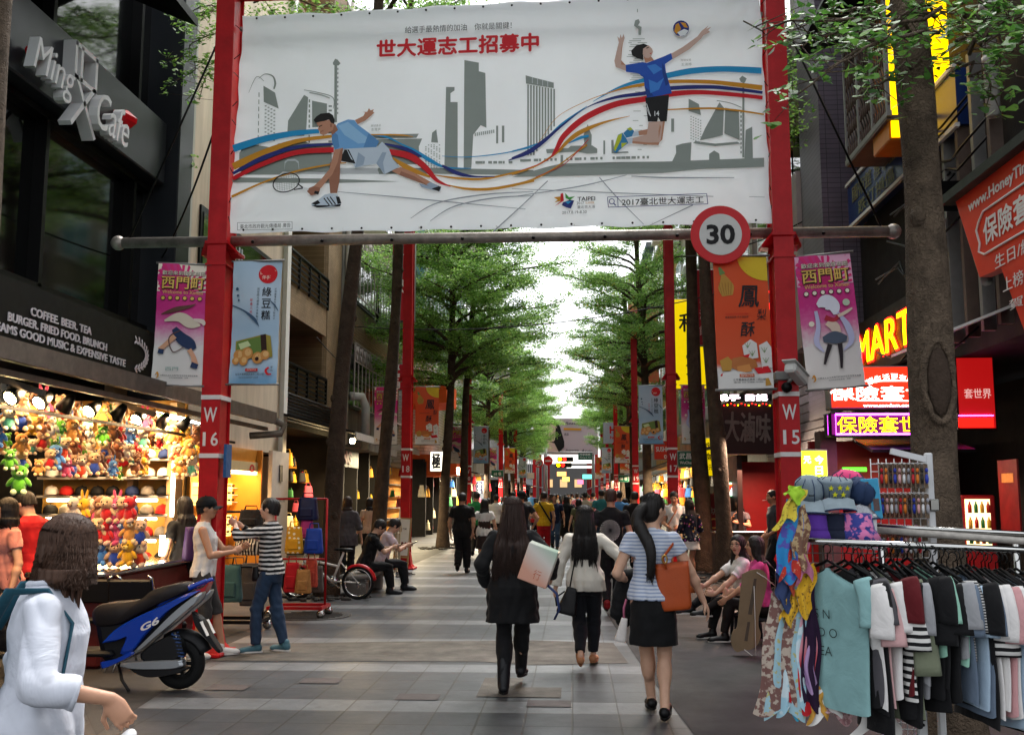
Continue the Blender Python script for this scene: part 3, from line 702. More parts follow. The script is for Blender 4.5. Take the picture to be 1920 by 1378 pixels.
class Art:
 def __init__(s):s.b=MB();s.k=0
 def P(s,u,v):p=at(u,v,BY);return(p.x,p.z)
 def layer(s):s.k+=1;return-.0045-.00006*s.k
 def poly(s,pts,mat,f):
  y=s.layer();P=[s.P(*f(*p))for p in pts];s.b.poly([(x,y,z)for x,z in P],mat)
 def line(s,pts,mat,f,n=8,k=1.0):
  y=s.layer();out=[]
  for p in crom(pts,n):
   u,v=f(p[0],p[1]);x,z=s.P(u,v);out.append(((x,y,z),p[2]*k/3.13*BY/FPX))
  s.b.ribbon(out,mat,nrm=(0,-1,0))
 def text(s,t,u,v,w,h,mat,bold=.0,shear=0,tilt=-.016):
  y=s.layer();x,z=s.P(u,v);k=BY/FPX
  s.b.text(t,(x,y,z),(1,0,-tilt),(0,0,1),mat,w*k if w else None,h*k if h else None,0,bold,shear)
c2=lambda x,y:(430+x/3.1316,y/3.1316)
c3=lambda x,y:(960+x/3.1316,y/3.1316)
A=Art()
sk=art('skyline_grey','#8e968f');sk2=art('skyline_pale','#a9b0ab')
cyan=art('cyan','#1c8fc4');ora=art('amber','#c98a1e');navy=art('navy','#232f7c');redr=art('red','#c9121f')
def rect(x0,y0,x1,y1):return[(x0,y0),(x1,y0),(x1,y1),(x0,y1)]
for P in([(200,505),(268,545),(290,640),(202,600)],[(340,800),(345,710),(438,558),(462,572),(452,760),(440,800)],[(485,592),(573,610),(573,742),(487,750)],rect(616,380,632,720),[(606,370),(620,345),(634,350),(652,372),(640,385),(610,382)],[(60,900),(80,870),(150,850),(250,870),(290,845),(440,828),(470,845),(600,840),(605,1010),(60,1010)],[(825,792),(1112,786),(1098,810),(850,816)],[(848,820),(1132,814),(1112,860),(1118,965),(930,965)],[(1272,512),(1322,512),(1322,532),(1298,548),(1298,600),(1340,600),(1340,985),(1262,985)],[(1380,355),(1465,370),(1465,420),(1503,430),(1509,750),(1475,735),(1432,790),(1420,985),(1375,985)],rect(1566,738,1578,842),rect(1600,738,1614,836),[(1190,780),(1215,760),(1225,838),(1185,835)],[(100,992),(1200,985),(1785,1000),(1785,1030),(1200,1020),(60,1030)],[(20,1045),(600,1052),(1000,1066),(600,1078),(20,1074)]):
 A.poly(P,sk,c2)
A.poly([(325,1000),(326,950),(345,938),(385,936),(408,950),(412,1002)],art('vinyl_white','#c4cacb'),c2)
A.poly([(325,1002),(330,962),(345,948),(390,948),(405,962),(410,1003)],sk,c2)
for i in range(9):
 A.poly(rect(172-i*.6,545+i*42,177-i*.6,572+i*42),sk,c2)
 for j in range(4):A.poly(rect(208+j*17,620+i*22+j*9,219+j*17,628+i*22+j*9),sk2,c2)
 A.poly(rect(466,585+i*30,474,603+i*30),sk,c2);A.poly(rect(583,620+i*26,602,630+i*26),sk,c2)
for i in range(11):A.poly(rect(640,400+i*26,634,412+i*26),sk,c2)
A.line([(172,465,3),(210,438,5),(255,450,9),(270,490,12),(262,525,10)],sk,c2);A.line([(115,548,2),(160,455,4),(205,480,3)],sk,c2)
A.line([(438,530,4),(520,545,5),(608,575,5),(612,640,3)],sk,c2);A.line([(470,545,9),(540,560,9),(590,578,7)],sk2,c2)
for i in range(10):A.poly(rect(1440+i*12,780-i*2,1448+i*12,800-i*2),sk2,c2)
for i in range(6):
 for j in range(14):
  if(i*5+j*3)%4:A.poly(rect(1150+i*16,850+j*10,1158+i*16,856+j*10),sk2,c2)
for x in(1445,1465,1488,1520,1550,1580,1605,1640):A.poly(rect(x,947,x+(22 if x%3 else 12),962),sk,c2)
A.poly([(80,446),(122,458),(245,490),(245,522),(82,494)],sk,c3)
for i in range(10):A.poly(rect(90+i*17,500+i*3,99+i*17,915-max(0,i-2)*24),sk,c3)
for i in range(4):A.poly(rect(118+i*30,456+i*8,122+i*30,492+i*8),art('vinyl_white','#c4cacb'),c3)
for x in(48,72,98,128,158,188,225,250,318,342,368,395,422,460,490,518,590,612,640,668,700,735,765,790):A.poly(rect(x,938-x*.02,x+(26 if x%4==0 else 13),953-x*.02),sk,c3)
for P in([(0,1042),(200,985),(290,965),(600,958),(890,955),(1478,932),(1478,986),(1100,1000),(880,1022),(440,1036)],[(200,880),(330,875),(345,862),(470,860),(500,880),(500,905),(440,908),(380,896),(205,905)],rect(285,915,300,970),rect(536,832,546,912),[(582,830),(595,828),(600,900),(680,896),(684,905),(584,908)],[(432,905),(425,870),(420,800),(430,770),(445,735),(455,770),(468,800),(465,880),(500,890)],[(935,962),(962,905),(960,862),(1000,850),(1052,842),(1046,962)],[(1100,832),(1132,760),(1216,608),(1242,640),(1236,800),(1180,815)],[(1250,640),(1330,655),(1335,830),(1245,790)],[(1035,588),(1095,620),(1108,684),(1035,660)],rect(1350,480,1362,930),[(1332,470),(1350,452),(1376,468),(1365,492),(1342,490)],[(1370,770),(1408,750),(1412,940),(1362,940)],[(1155,962),(1156,910),(1185,890),(1215,908),(1220,962)],[(1075,835),(1190,850),(1320,838),(1340,850),(1190,865),(1060,848)],rect(933,705,950,782),[(715,160),(722,130),(742,122),(750,140),(738,160),(760,168),(756,215),(742,215),(740,180)],rect(733,62,738,82)):
 A.poly(P,sk,c3)
for i in range(22):
 rr=random.Random(i);y=236+i*11.5;w=60 if i<3 else 58+8*math.sin(i*.9)
 for j in range(3):
  x0=738-w+rr.uniform(0,2*w-50);A.poly(rect(x0,y,x0+rr.uniform(18,48),y+4.5),sk2,c3)
for i in range(14):
 rr=random.Random(i+50);x0=735+rr.uniform(-30,40);A.poly(rect(x0,520+i*28,x0+rr.uniform(15,45),524+i*28),sk2,c3)
for i in range(5):
 for j in range(9):A.poly(rect(1045+i*14,690+j*16+i*6,1053+i*14,696+j*16+i*6),sk2,c3)
for i in range(10):A.poly(rect(1338,660+i*26,1346,674+i*26),sk,c3)
A.line([(1200,600,5),(1280,615,5),(1345,640,5)],sk,c3)
crt=art('court_line','#8f959b')
for L_ in([(640,1132,3),(1100,1170,7),(1740,1232,3)],[(1065,1285,3),(1220,1195,7),(1500,1145,8),(1785,1130,4)],[(1180,1300,3),(1320,1215,7),(1560,1165,8),(1785,1155,4)],[(1550,1365,8),(1785,1150,5)]):A.line(L_,crt,c2)
for L_ in([(0,1265,3),(210,1068,6)],[(512,1048,5),(620,1170,6),(772,1322,3)],[(700,1042,5),(900,1050,8),(1302,1050,4)],[(0,1112,3),(500,1135,6),(1180,1160,4)],[(0,1160,4),(400,1100,7),(672,1035,3)],[(800,1332,3),(1060,1210,7)],[(1390,1162,3),(1480,1165,3)]):A.line(L_,crt,c3)
RB=[(cyan,c2,[(28,880,48),(200,825,42),(380,790,36),(530,776,26)]),(cyan,c2,[(840,797,5),(930,812,12),(1010,850,8),(1090,890,20),(1180,945,24),(1270,985,12),(1420,992,4)]),(cyan,c2,[(1250,920,3),(1400,925,5),(1600,905,7),(1785,868,6)]),(ora,c2,[(28,985,46),(200,905,40),(400,835,28),(610,806,18)]),(ora,c2,[(830,797,8),(1000,798,10),(1080,808,4)]),(ora,c2,[(960,930,8),(1050,990,34),(1180,1042,12)]),(ora,c2,[(1200,1030,5),(1350,1050,14),(1520,1050,14),(1790,988,8)]),(ora,c2,[(20,1162,16),(200,1080,12),(400,1012,12),(600,972,10),(690,962,6)]),(ora,c2,[(1250,1082,4),(1400,1112,16),(1560,1110,18),(1790,1066,14)]),(navy,c2,[(28,1025,18),(200,935,30),(400,870,22),(612,853,14)]),(navy,c2,[(915,850,10),(1040,880,22),(1130,925,12)]),(navy,c2,[(1250,975,14),(1340,1020,24),(1440,1040,12),(1560,1040,5)]),(navy,c2,[(1640,946,6),(1720,916,20),(1790,886,22)]),(redr,c2,[(25,1056,26),(200,970,30),(400,902,32),(617,886,34)]),(redr,c2,[(935,895,34),(1060,922,42),(1150,985,36),(1220,1062,22),(1300,1098,5)]),(cyan,c3,[(0,892,5),(100,866,8),(190,830,14),(300,730,14),(440,632,3)]),(cyan,c3,[(475,606,3),(600,538,14),(720,495,22),(900,458,34),(1060,428,38),(1250,416,36),(1462,424,40)]),(ora,c3,[(0,938,4),(140,860,3),(260,700,3),(420,610,4),(560,558,6),(700,520,18),(920,492,22),(1150,492,24),(1300,505,28),(1466,524,32)]),(ora,c3,[(0,1030,8),(140,980,10),(260,905,14),(320,845,22),(400,785,28),(540,728,14),(690,692,3)]),(ora,c3,[(0,1095,16),(120,1060,12),(240,1000,8),(380,900,8),(440,858,12)]),(navy,c3,[(0,935,14),(100,895,26),(180,840,24),(300,740,12),(440,640,6),(600,584,18),(770,560,24),(930,530,26),(1150,522,24),(1300,532,22),(1468,552,18)]),(redr,c3,[(225,935,3),(262,880,24),(310,800,34),(430,700,38),(600,625,38),(780,592,36),(930,564,34),(1100,553,28),(1300,565,26),(1468,582,24)]),(redr,c3,[(40,1010,3),(200,950,5),(300,860,3)]),(redr,c3,[(140,1045,3),(300,975,4),(400,880,6),(450,825,3)]),(ora,c3,[(912,655,8),(1150,646,12),(1300,655,12),(1476,680,10)]),(cyan,c3,[(330,850,4),(400,818,18),(450,806,14)])]
for m_,f_,P in RB:A.line(P,m_,f_,10)
skin=art('skin','#b98469');skin2=art('skin_shade','#9a6750');hair=art('hair','#17120f');shl=art('sky_shirt','#6fa5d6');shd=art('sky_shirt_light','#93bfe2');shw=art('pale_shorts','#bfccd8');shw2=art('pale_shorts_fold','#98a9bb');blk=art('black','#141416');wht=art('white','#dfe2e2')
for P,m_ in(([(740,712),(790,688),(800,668),(786,664),(812,664),(822,642),(832,655),(852,648),(845,662),(855,668),(830,690),(800,715),(756,736)],skin),([(950,1006),(1010,986),(1090,1020),(1190,1075),(1172,1096),(1080,1062),(1000,1032)],skin),([(1115,1080),(1150,1088),(1180,1072),(1245,1100),(1238,1126),(1180,1115),(1130,1102)],shw2),([(1200,1090),(1245,1100),(1232,1128),(1190,1112)],blk),([(596,960),(655,955),(652,1060),(635,1150),(598,1150),(590,1060)],skin2),([(680,886),(705,885),(745,968),(650,950)],blk),([(690,880),(870,868),(900,838),(940,880),(962,940),(1000,984),(912,1030),(870,968),(820,975),(742,992)],shw),([(865,965),(900,900),(925,900),(905,960),(915,1026)],shw2),([(610,772),(640,732),(700,708),(738,712),(756,738),(820,785),(882,836),(866,870),(760,876),(690,880),(622,886),(606,840)],shl),([(640,745),(700,722),(780,790),(850,840),(760,850),(680,800)],shd),([(622,886),(672,875),(660,962),(600,1042),(545,1108),(510,1135),(488,1112),(545,1058),(592,1000)],skin),([(605,770),(640,800),(650,870),(622,886),(606,840)],art('sky_shirt_dark','#5488ba')),([(820,790),(882,836),(866,870),(790,874)],art('sky_shirt_dark','#5488ba')),([(655,890),(672,876),(660,962),(610,1030),(640,960)],skin2),([(1010,1010),(1090,1040),(1172,1096),(1080,1062),(1000,1032)],skin2),([(760,900),(800,930),(790,975),(742,990)],shw2),([(465,1115),(500,1100),(540,1110),(530,1145),(485,1155),(462,1132)],skin2),([(592,755),(625,735),(642,770),(606,802)],skin2),([(515,728),(560,716),(606,708),(620,735),(612,770),(582,790),(556,803),(536,792),(535,778),(524,768),(528,752)],skin),([(497,712),(515,690),(540,674),(590,668),(612,684),(622,712),(618,735),(600,728),(590,708),(560,718),(510,726)],hair),([(530,748),(548,740),(550,744),(532,753)],hair),([(540,776),(556,772),(556,778),(542,782)],skin2),([(594,735),(606,732),(606,752),(596,755)],skin2),([(588,1142),(640,1140),(640,1160),(590,1165)],wht),([(487,1202),(530,1178),(565,1150),(600,1142),(640,1152),(662,1200),(655,1216),(600,1222),(520,1225),(490,1216)],shw),([(487,1212),(600,1212),(660,1204),(655,1218),(600,1224),(520,1226)],blk),([(488,1202),(525,1182),(540,1200),(510,1212)],blk),([(630,1160),(650,1162),(662,1200),(640,1205)],blk)):A.poly(P,m_,c2)
for i in range(3):A.line([(560+i*18,1170-i*4,7),(592+i*18,1212-i*3,7)],blk,c2,2)
A.line([(340+76*math.cos(a)+10*math.sin(a),1080+52*math.sin(a)+20*math.cos(a)*-1,7)for a in np.linspace(0,2*PI,25)],blk,c2,2)
for i in range(-4,5):
 A.line([(340-66*math.sqrt(1-(i/5)**2),1080+i*10+6,1.6),(340+66*math.sqrt(1-(i/5)**2),1080+i*10-10,1.6)],sk,c2,2);A.line([(340+i*14,1080-46*math.sqrt(1-(i/5)**2)-i*3,1.6),(340+i*14+5,1080+46*math.sqrt(1-(i/5)**2)-i*3,1.6)],sk,c2,2)
A.line([(405,1085,6),(440,1112,9)],blk,c2,2);A.line([(385,1122,6),(440,1112,9)],blk,c2,2);A.line([(438,1110,12),(470,1120,14)],wht,c2,2);A.line([(505,1135,16),(530,1142,20)],blk,c2,2)
blu=art('royal_blue','#1d4fae');blu2=art('royal_blue_light','#3a7fd0');pale=art('pale_skin','#c9a99a');yel=art('lime','#b8c22a');sho=art('shoe_blue','#2f7fae')
for P,m_ in(([(666,396),(670,430),(608,406),(600,370),(614,310),(626,262),(618,226),(630,240),(636,214),(644,236),(654,212),(660,236),(652,262),(645,300),(640,365)],pale),([(930,330),(1000,290),(1086,228),(1110,196),(1150,164),(1138,184),(1166,172),(1148,192),(1160,202),(1120,222),(1106,242),(1040,302),(940,362)],pale),([(735,782),(800,768),(815,800),(742,806)],skin),([(690,786),(740,780),(744,806),(702,812)],shw),([(652,792),(690,758),(716,780),(702,812),(670,820)],sho),([(672,768),(694,758),(710,772),(690,778)],yel),([(870,724),(896,720),(880,830),(860,850),(858,780)],skin),([(800,728),(884,722),(872,830),(860,856),(820,862),(802,830),(705,852),(706,822),(790,800)],pale),([(705,822),(800,802),(870,830),(858,862),(800,860),(705,853)],pale),([(668,826),(706,820),(707,852),(674,858)],shw),([(595,880),(622,802),(648,790),(668,820),(682,850),(642,880),(612,908),(598,902)],sho),([(620,806),(646,792),(640,830),(604,900),(596,882)],yel),([(640,850),(676,848),(642,880)],yel),([(780,585),(920,570),(906,724),(870,726),(856,700),(850,726),(796,726)],blk),([(770,345),(812,342),(832,368),(782,382)],skin),([(666,394),(765,378),(790,384),(830,368),(890,345),(932,326),(940,360),(896,390),(902,440),(920,500),(936,560),(880,572),(790,586),(776,520),(772,470),(742,445),(668,434)],blu),([(776,520),(800,540),(830,575),(790,586)],art('royal_blue_dark','#153c88')),([(880,380),(902,440),(920,500),(900,520),(880,440)],art('royal_blue_dark','#153c88')),([(705,838),(800,848),(862,846),(858,862),(800,860),(705,853)],skin),([(640,300),(650,262),(645,300),(640,370),(668,396),(640,392)],skin),([(800,480),(850,500),(890,470),(860,540),(810,560)],blu2),([(790,400),(840,390),(880,420),(830,450)],blu2),([(698,312),(728,280),(772,270),(802,284),(786,302),(770,320),(768,366),(735,356),(704,338)],hair),([(768,300),(800,280),(820,300),(826,318),(818,340),(800,356),(778,352),(766,332)],pale),([(785,295),(800,290),(802,295),(788,300)],hair),([(806,326),(820,324),(812,332)],redr)):A.poly(P,m_,c3)
A.text('14',960+848/3.1316,678/3.1316,9,10,wht,.02)
A.line([(788,620,4),(800,660,4),(812,695,4)],wht,c3);A.line([(785,640,3),(806,690,3)],wht,c3)
circ=lambda cx,cy,r,n=20,a0=0,a1=2*PI:[(cx+r*math.cos(a0+(a1-a0)*i/n),cy+r*math.sin(a0+(a1-a0)*i/n))for i in range(n+(0 if a1-a0>6.2 else 1))]
A.poly(circ(990,182,47),navy,c3);A.poly([(950,200),(958,160),(975,150),(990,185),(965,215)],ora,c3);A.poly([(985,145),(1015,150),(1030,178),(1008,175)],ora,c3);A.poly([(968,205),(1008,185),(1034,195),(1015,222),(985,228)],wht,c3)
ink=art('ink','#26292d')
A.text('給選手最熱情的加油　你就是關鍵！',430+1345/3.1316,172/3.1316,212,14,ink)
A.text('世大運志工招募中',858,88,320,36,redr,.03)
A.text('網球高手',706,238,20,5,sk);A.text('彭賢尹',706,245,18,6,sk)
A.text('排球女將',1285,117,20,5,sk);A.text('王淑婷',1286,125,20,6,sk)
A.text('臺北市政府觀光傳播局 廣告',500,426,100,9,ink)
for P in([(448,420,2.2),(550,418,2.2)],[(448,434,2.2),(550,432,2.2)],[(448,420,2.2),(448,434,2.2)],[(550,418,2.2),(550,432,2.2)]):A.line(P,ink,lambda x,y:(x,y),1,1.0)
A.text('TAIPEI',960+436/3.1316,1174/3.1316,34,8,ink,.02);A.text('2017',1088,383,14,5.5,ink);A.text('SUMMER',1106,382.5,17,4,ora);A.text('臺北世大運',1099,390,34,6,ink);A.text('2017.8.19-8.30',1077,400,47,5.5,ink)
for P,m_ in(([(245,1165),(290,1160),(298,1185),(250,1195),(268,1180)],ora),([(285,1145),(300,1140),(305,1185),(250,1218),(285,1190)],redr),([(312,1140),(335,1165),(370,1160),(340,1182),(315,1170)],art('green','#3f9a3a')),([(300,1195),(340,1180),(365,1185),(345,1232),(320,1225),(292,1212)],navy),([(310,1190),(350,1188),(330,1205)],cyan)):A.poly(P,m_,c3)
bx=[(560,1165),(1140,1145),(1147,1205),(565,1224)]
for i in range(4):A.line([bx[i]+(4,),bx[(i+1)%4]+(4,)],navy,c3,1)
A.line([(619,1163,4),(622,1222,4)],navy,c3,1);A.line([p+(5,)for p in circ(585,1190,15,14)+[(600,1190)]],navy,c3,1);A.line([(596,1201,7),(608,1214,7)],navy,c3,1)
A.text('2017臺北世大運志工',960+882/3.1316,1187/3.1316,155,14,ink,.012)
A.b.warp(lambda p:Vector((p.x,BY+wave(p.x,p.z)+p.y,p.z)))
A.b.build('printed_artwork',sheet_b)
b=MB()
for i in range(9):
 for s,px in((0,PXL+.1),(1,PXR-.1)):
  p=quadpt(s,.05+.11*i);b.tube([(p.x,BY-.01,p.z),(px,BY-.02,p.z+.06*(-1)**i)],.005,blackmt,4)
for i in range(18):
 for t in(.012,.985):p=quadpt((i+.5)/18,t);b.cyl((p.x,BY+wave(p.x,p.z)-.007,p.z),(p.x,BY+wave(p.x,p.z)-.012,p.z),.012,blackmt,8)
for i in range(7):p=quadpt((i+.5)/7,0);b.tube([(p.x,BY-.01,p.z+.03),(p.x+.02,BY+.02,zp+.06)],.004,whitept,4)
b.build('lacing_cord',bl)
def gradmat(name,stops,lo,hi,nscale=14.,namp=.08):
 m=M(name,'#ffffff',.55,var=0);L=m.node_tree.links.new
 tc=node(m,'ShaderNodeTexCoord');sp=node(m,'ShaderNodeSeparateXYZ');L(tc.outputs['Object'],sp.inputs[0])
 nz=node(m,'ShaderNodeTexNoise',Scale=nscale,Detail=4.0);L(tc.outputs['Object'],nz.inputs['Vector'])
 w=math_(m,'ADD',sp.outputs[2],math_(m,'MULTIPLY_ADD',nz.outputs['Fac'],namp,-namp/2))
 f=math_(m,'DIVIDE',math_(m,'SUBTRACT',w,lo),hi-lo)
 r=node(m,'ShaderNodeValToRGB');L(f,r.inputs[0]);cr=r.color_ramp
 while len(cr.elements)<len(stops):cr.elements.new(.5)
 for e,(p,c)in zip(cr.elements,stops):e.position=p;e.color=lin(c)
 L(r.outputs[0],m.node_tree.nodes['Principled BSDF'].inputs['Base Color']);return m
BW,BH=.53,1.3
def bwave(x,z):return .014*math.sin(x*9+z*2.2)+.010*math.sin(z*5+x*4)
class Ban:
 """a printed banner in its own plane: x right, z down from 0, art slightly proud"""
 def __init__(s,mat):
  s.s=MB();s.a=MB();s.k=0
  s.s.grid(lambda u,v:Vector(((u-.5)*BW,bwave((u-.5)*BW,-v*BH)+.004*math.sin(v*40)*(u in(0,1)),-v*BH)),14,34,mat)
  n=len(s.s.v);s.s.add([(x,y+.003,z)for x,y,z in s.s.v],[tuple(reversed(f))for f in s.s.f],mat,True)
 def y(s):s.k+=1;return-.004-.0005*s.k
 def poly(s,pts,mat):y=s.y();s.a.poly([(x,y,-z)for x,z in pts],mat)
 def line(s,pts,mat,n=6):y=s.y();s.a.ribbon([((p[0],y,-p[1]),p[2])for p in crom(pts,n)],mat,nrm=(0,-1,0))
 def text(s,t,x,z,w,h,mat,bold=0.,shear=0):s.a.text(t,(x,s.y(),-z),(1,0,0),(0,0,1),mat,w,h,0,bold,shear)
 def vtext(s,t,x,z,h,mat,bold=0.,gap=1.1):
  for i,c in enumerate(t):s.text(c,x,z+i*h*gap,h*.92,h*.92,mat,bold)
 def make(s,name,label,group):
  t=thing(name,label,'banner',(0,0,0),0,group)
  for z in(.004,-BH-.004):b=MB();b.cyl((-BW/2-.03,0,z),(BW/2+.03,0,z),.011,MATS['grey_steel'],8);b.build('rod',t)
  sh=s.s.build('cloth',t);s.a.warp(lambda p:Vector((p.x,p.y+bwave(p.x,p.z),p.z)));s.a.build('printed_artwork',sh);return t
gold=art('gold','#d9b25a');dkbr=art('dark_brown','#3a1c12');pinkray=art('ray_pink','#d0286f');cream_=art('cream','#e8dccb')
def sunburst(B,cx,cz,zmax,mat,n=15):
 for i in range(n):
  a=PI+PI*(i+.5)/n;dx,dz=math.cos(a),math.sin(a);t=min((BW/2-.012)/max(1e-6,abs(dx)),(.012-cz)/min(-1e-6,dz));B.line([(cx+dx*t*q,cz+dz*t*q,.1*t*q)for q in(.02,.35,.7,1)],mat,3)
def pink_banner(var):
 mat=gradmat('pink_print_'+var,[(0,'#d8d2cd'),(.32,'#d9d2d0'),(.5,'#cc5a9a' if var=='a' else '#cf5f97'),(.62,'#c22a7d'),(1,'#c9357f')],-BH,0,26,.12 if var=='a' else .2)
 B=Ban(mat);B.poly([(-BW/2+.002,.004),(BW/2-.002,.004),(BW/2-.002,.3),(-BW/2+.002,.3)],cream_ if var=='a' else art('pale_pink','#dfa6c2'));sunburst(B,0,.3,0,pinkray)
 B.text('歡迎來到優質商圈',.01,.105,.44,.05,dkbr,.04);B.text('歡迎來到優質商圈',.008,.103,.44,.048,cream_,.0)
 B.text('西門町',.012,.215,.45,.135,dkbr,.05);B.text('西門町',.008,.21,.44,.13,gold,.015)
 B.text('Welcome to Ximen',.01,.31,.42,.04,gold,.0)
 for i in range(6):
  B.poly(circ(-.19+i*.077,.375,.026,12),dkbr);B.poly(circ(-.19+i*.077,.375,.019,12),gold if var=='a' else cream_)
 if var=='a':
  for P,c in(([(-.2,.55,.01),(-.05,.5,.05),(.1,.46,.03),(.16,.43,.004)],'#5d3a33'),([(-.16,.62,.02),(0,.58,.1),(.12,.64,.11),(.22,.66,.02)],'#cfc0ad'),([(-.05,.7,.06),(.03,.8,.12),(.12,.86,.12),(.17,.92,.06)],'#22365e'),([(-.2,.93,.05),(-.12,.86,.05),(-.04,.78,.06)],'#d09a7c'),([(.12,.92,.05),(.17,1.0,.05),(.19,1.08,.07)],'#d09a7c'),([(-.21,.94,.05),(-.15,.95,.05)],'#22365e'),([(.15,1.08,.06),(.22,1.1,.05)],'#22365e'),([(.02,.72,.012),(-.1,.8,.012),(-.05,.95,.012),(.06,.9,.008)],'#5b3a3a'),([(.15,.6,.02),(.24,.62,.05),(.26,.66,.02)],'#d8c5bb')):B.line(P,art('swash_'+c[1:],c))
  B.text('西門',-.05,1.13,.14,.04,art('soft_teal','#7f9f98'))
 else:
  for P,c in(([(-.1,.5,.04),(-.02,.47,.14),(.05,.52,.12),(.06,.6,.04)],'#dcdce8'),([(-.12,.55,.03),(-.11,.7,.04),(-.14,.85,.05),(-.08,.95,.01)],'#b9b9da'),([(.08,.58,.02),(.16,.72,.06),(.18,.86,.05),(.1,.95,.01)],'#b9b9da'),([(-.02,.66,.08),(.04,.72,.09),(.05,.78,.08)],'#d8bfae'),([(-.04,.62,.05),(.04,.65,.04),(.1,.6,.03)],'#a92336'),([(-.08,.83,.05),(.03,.82,.12),(.14,.84,.05)],'#4b5568'),([(-.02,.88,.045),(-.06,.98,.035),(-.09,1.07,.02)],'#2d1f28'),([(.07,.88,.045),(.07,1.0,.035),(.06,1.12,.02)],'#2d1f28'),([(.08,.62,.03),(.17,.58,.03),(.22,.55,.015)],'#dcc5b5')):B.line(P,art('swash_'+c[1:],c))
  B.poly(circ(-.17,.67,.026,14),cream_);B.poly(circ(.17,.49,.034,14),art('pale_green','#b9c8b0'))
 B.line([(-.22,1.2,.006),(-.2,1.17,.016),(-.19,1.21,.014),(-.21,1.23,.008)],ora)
 B.text('社團法人台北市西門町徒步街區發展促進會',.03,1.2,.4,.018,ink);B.text('台北市政府商業處　指導',.03,1.225,.2,.012,ink)
 return B
bluep=gradmat('blue_print',[(0,'#6f9fc4'),(.18,'#b5cbdc'),(.45,'#a3bcd2'),(.7,'#b9c9d8'),(1,'#a9bfd3')],-BH,0,5,.3)
def blue_banner():
 B=Ban(bluep);B.poly(circ(.12,.14,.1,28),redr);B.text('台灣必買',.12,.12,.17,.05,cream_);B.text('伴手禮',.12,.175,.12,.045,cream_)
 B.vtext('綠豆糕',.12,.33,.105,blk,.01,1.18);B.vtext('別花四大嚴選九大糕點比',.03,.3,.026,ink,0,1.25);B.vtext('採用嚴選食材純手工製作之',.215,.3,.022,ink,0,1.3);B.vtext('鮮饞人氣冠',-.035,.42,.032,redr,0,1.3)
 br_=art('ink_branch','#3d5570')
 B.line([(-.26,.47,.012),(-.12,.53,.016),(0,.62,.034),(.06,.7,.004)],br_);B.line([(.16,.42,.006),(.22,.48,.016),(.26,.54,.004)],br_);B.poly(circ(-.2,.3,.018,8),br_);B.poly(circ(-.19,.37,.014,8),br_);B.poly(circ(-.18,.42,.012,8),br_)
 B.poly([(-.2,.85),(.13,.78),(.19,.8),(.22,1.02),(.02,1.04),(-.2,1.0)],art('box_gold','#9a8a3a'));B.poly([(-.19,.86),(.1,.8),(.12,.98),(-.19,.99)],art('box_green','#66813f'));B.poly([(.08,.79),(.14,.78),(.16,.98),(.1,.98)],dkbr);B.poly([(-.17,.88),(-.06,.85),(-.02,.9),(-.14,.94)],art('blossom','#c9d6a0'))
 for(x,z,r)in((-.16,1.0,.06),(-.06,.98,.065),(-.1,1.06,.05),(.06,1.03,.062),(.14,1.0,.05),(-.19,1.06,.04)):
  B.poly(circ(x,z,r,14),art('pastry','#c88a4a'));B.poly(circ(x+.008,z-.01,r*.6,12),art('pastry_light','#dcae72'))
 B.poly(circ(.055,1.04,.022,10),dkbr);B.poly([(-.07,1.14),(.07,1.14),(.07,1.17),(-.07,1.17)],redr);B.text('西門町門市',0,1.155,.11,.02,cream_);B.text('台北市萬華區武昌街二段32號',-.02,1.2,.32,.024,ink);B.text('TAIWAN BAKERY SHOP',-.03,1.235,.22,.014,ink)
 B.line([(.19,1.13,.02),(.16,1.16,.024),(.18,1.2,.02),(.22,1.2,.012)],redr);B.vtext('手作',.22,1.13,.03,ink);return B
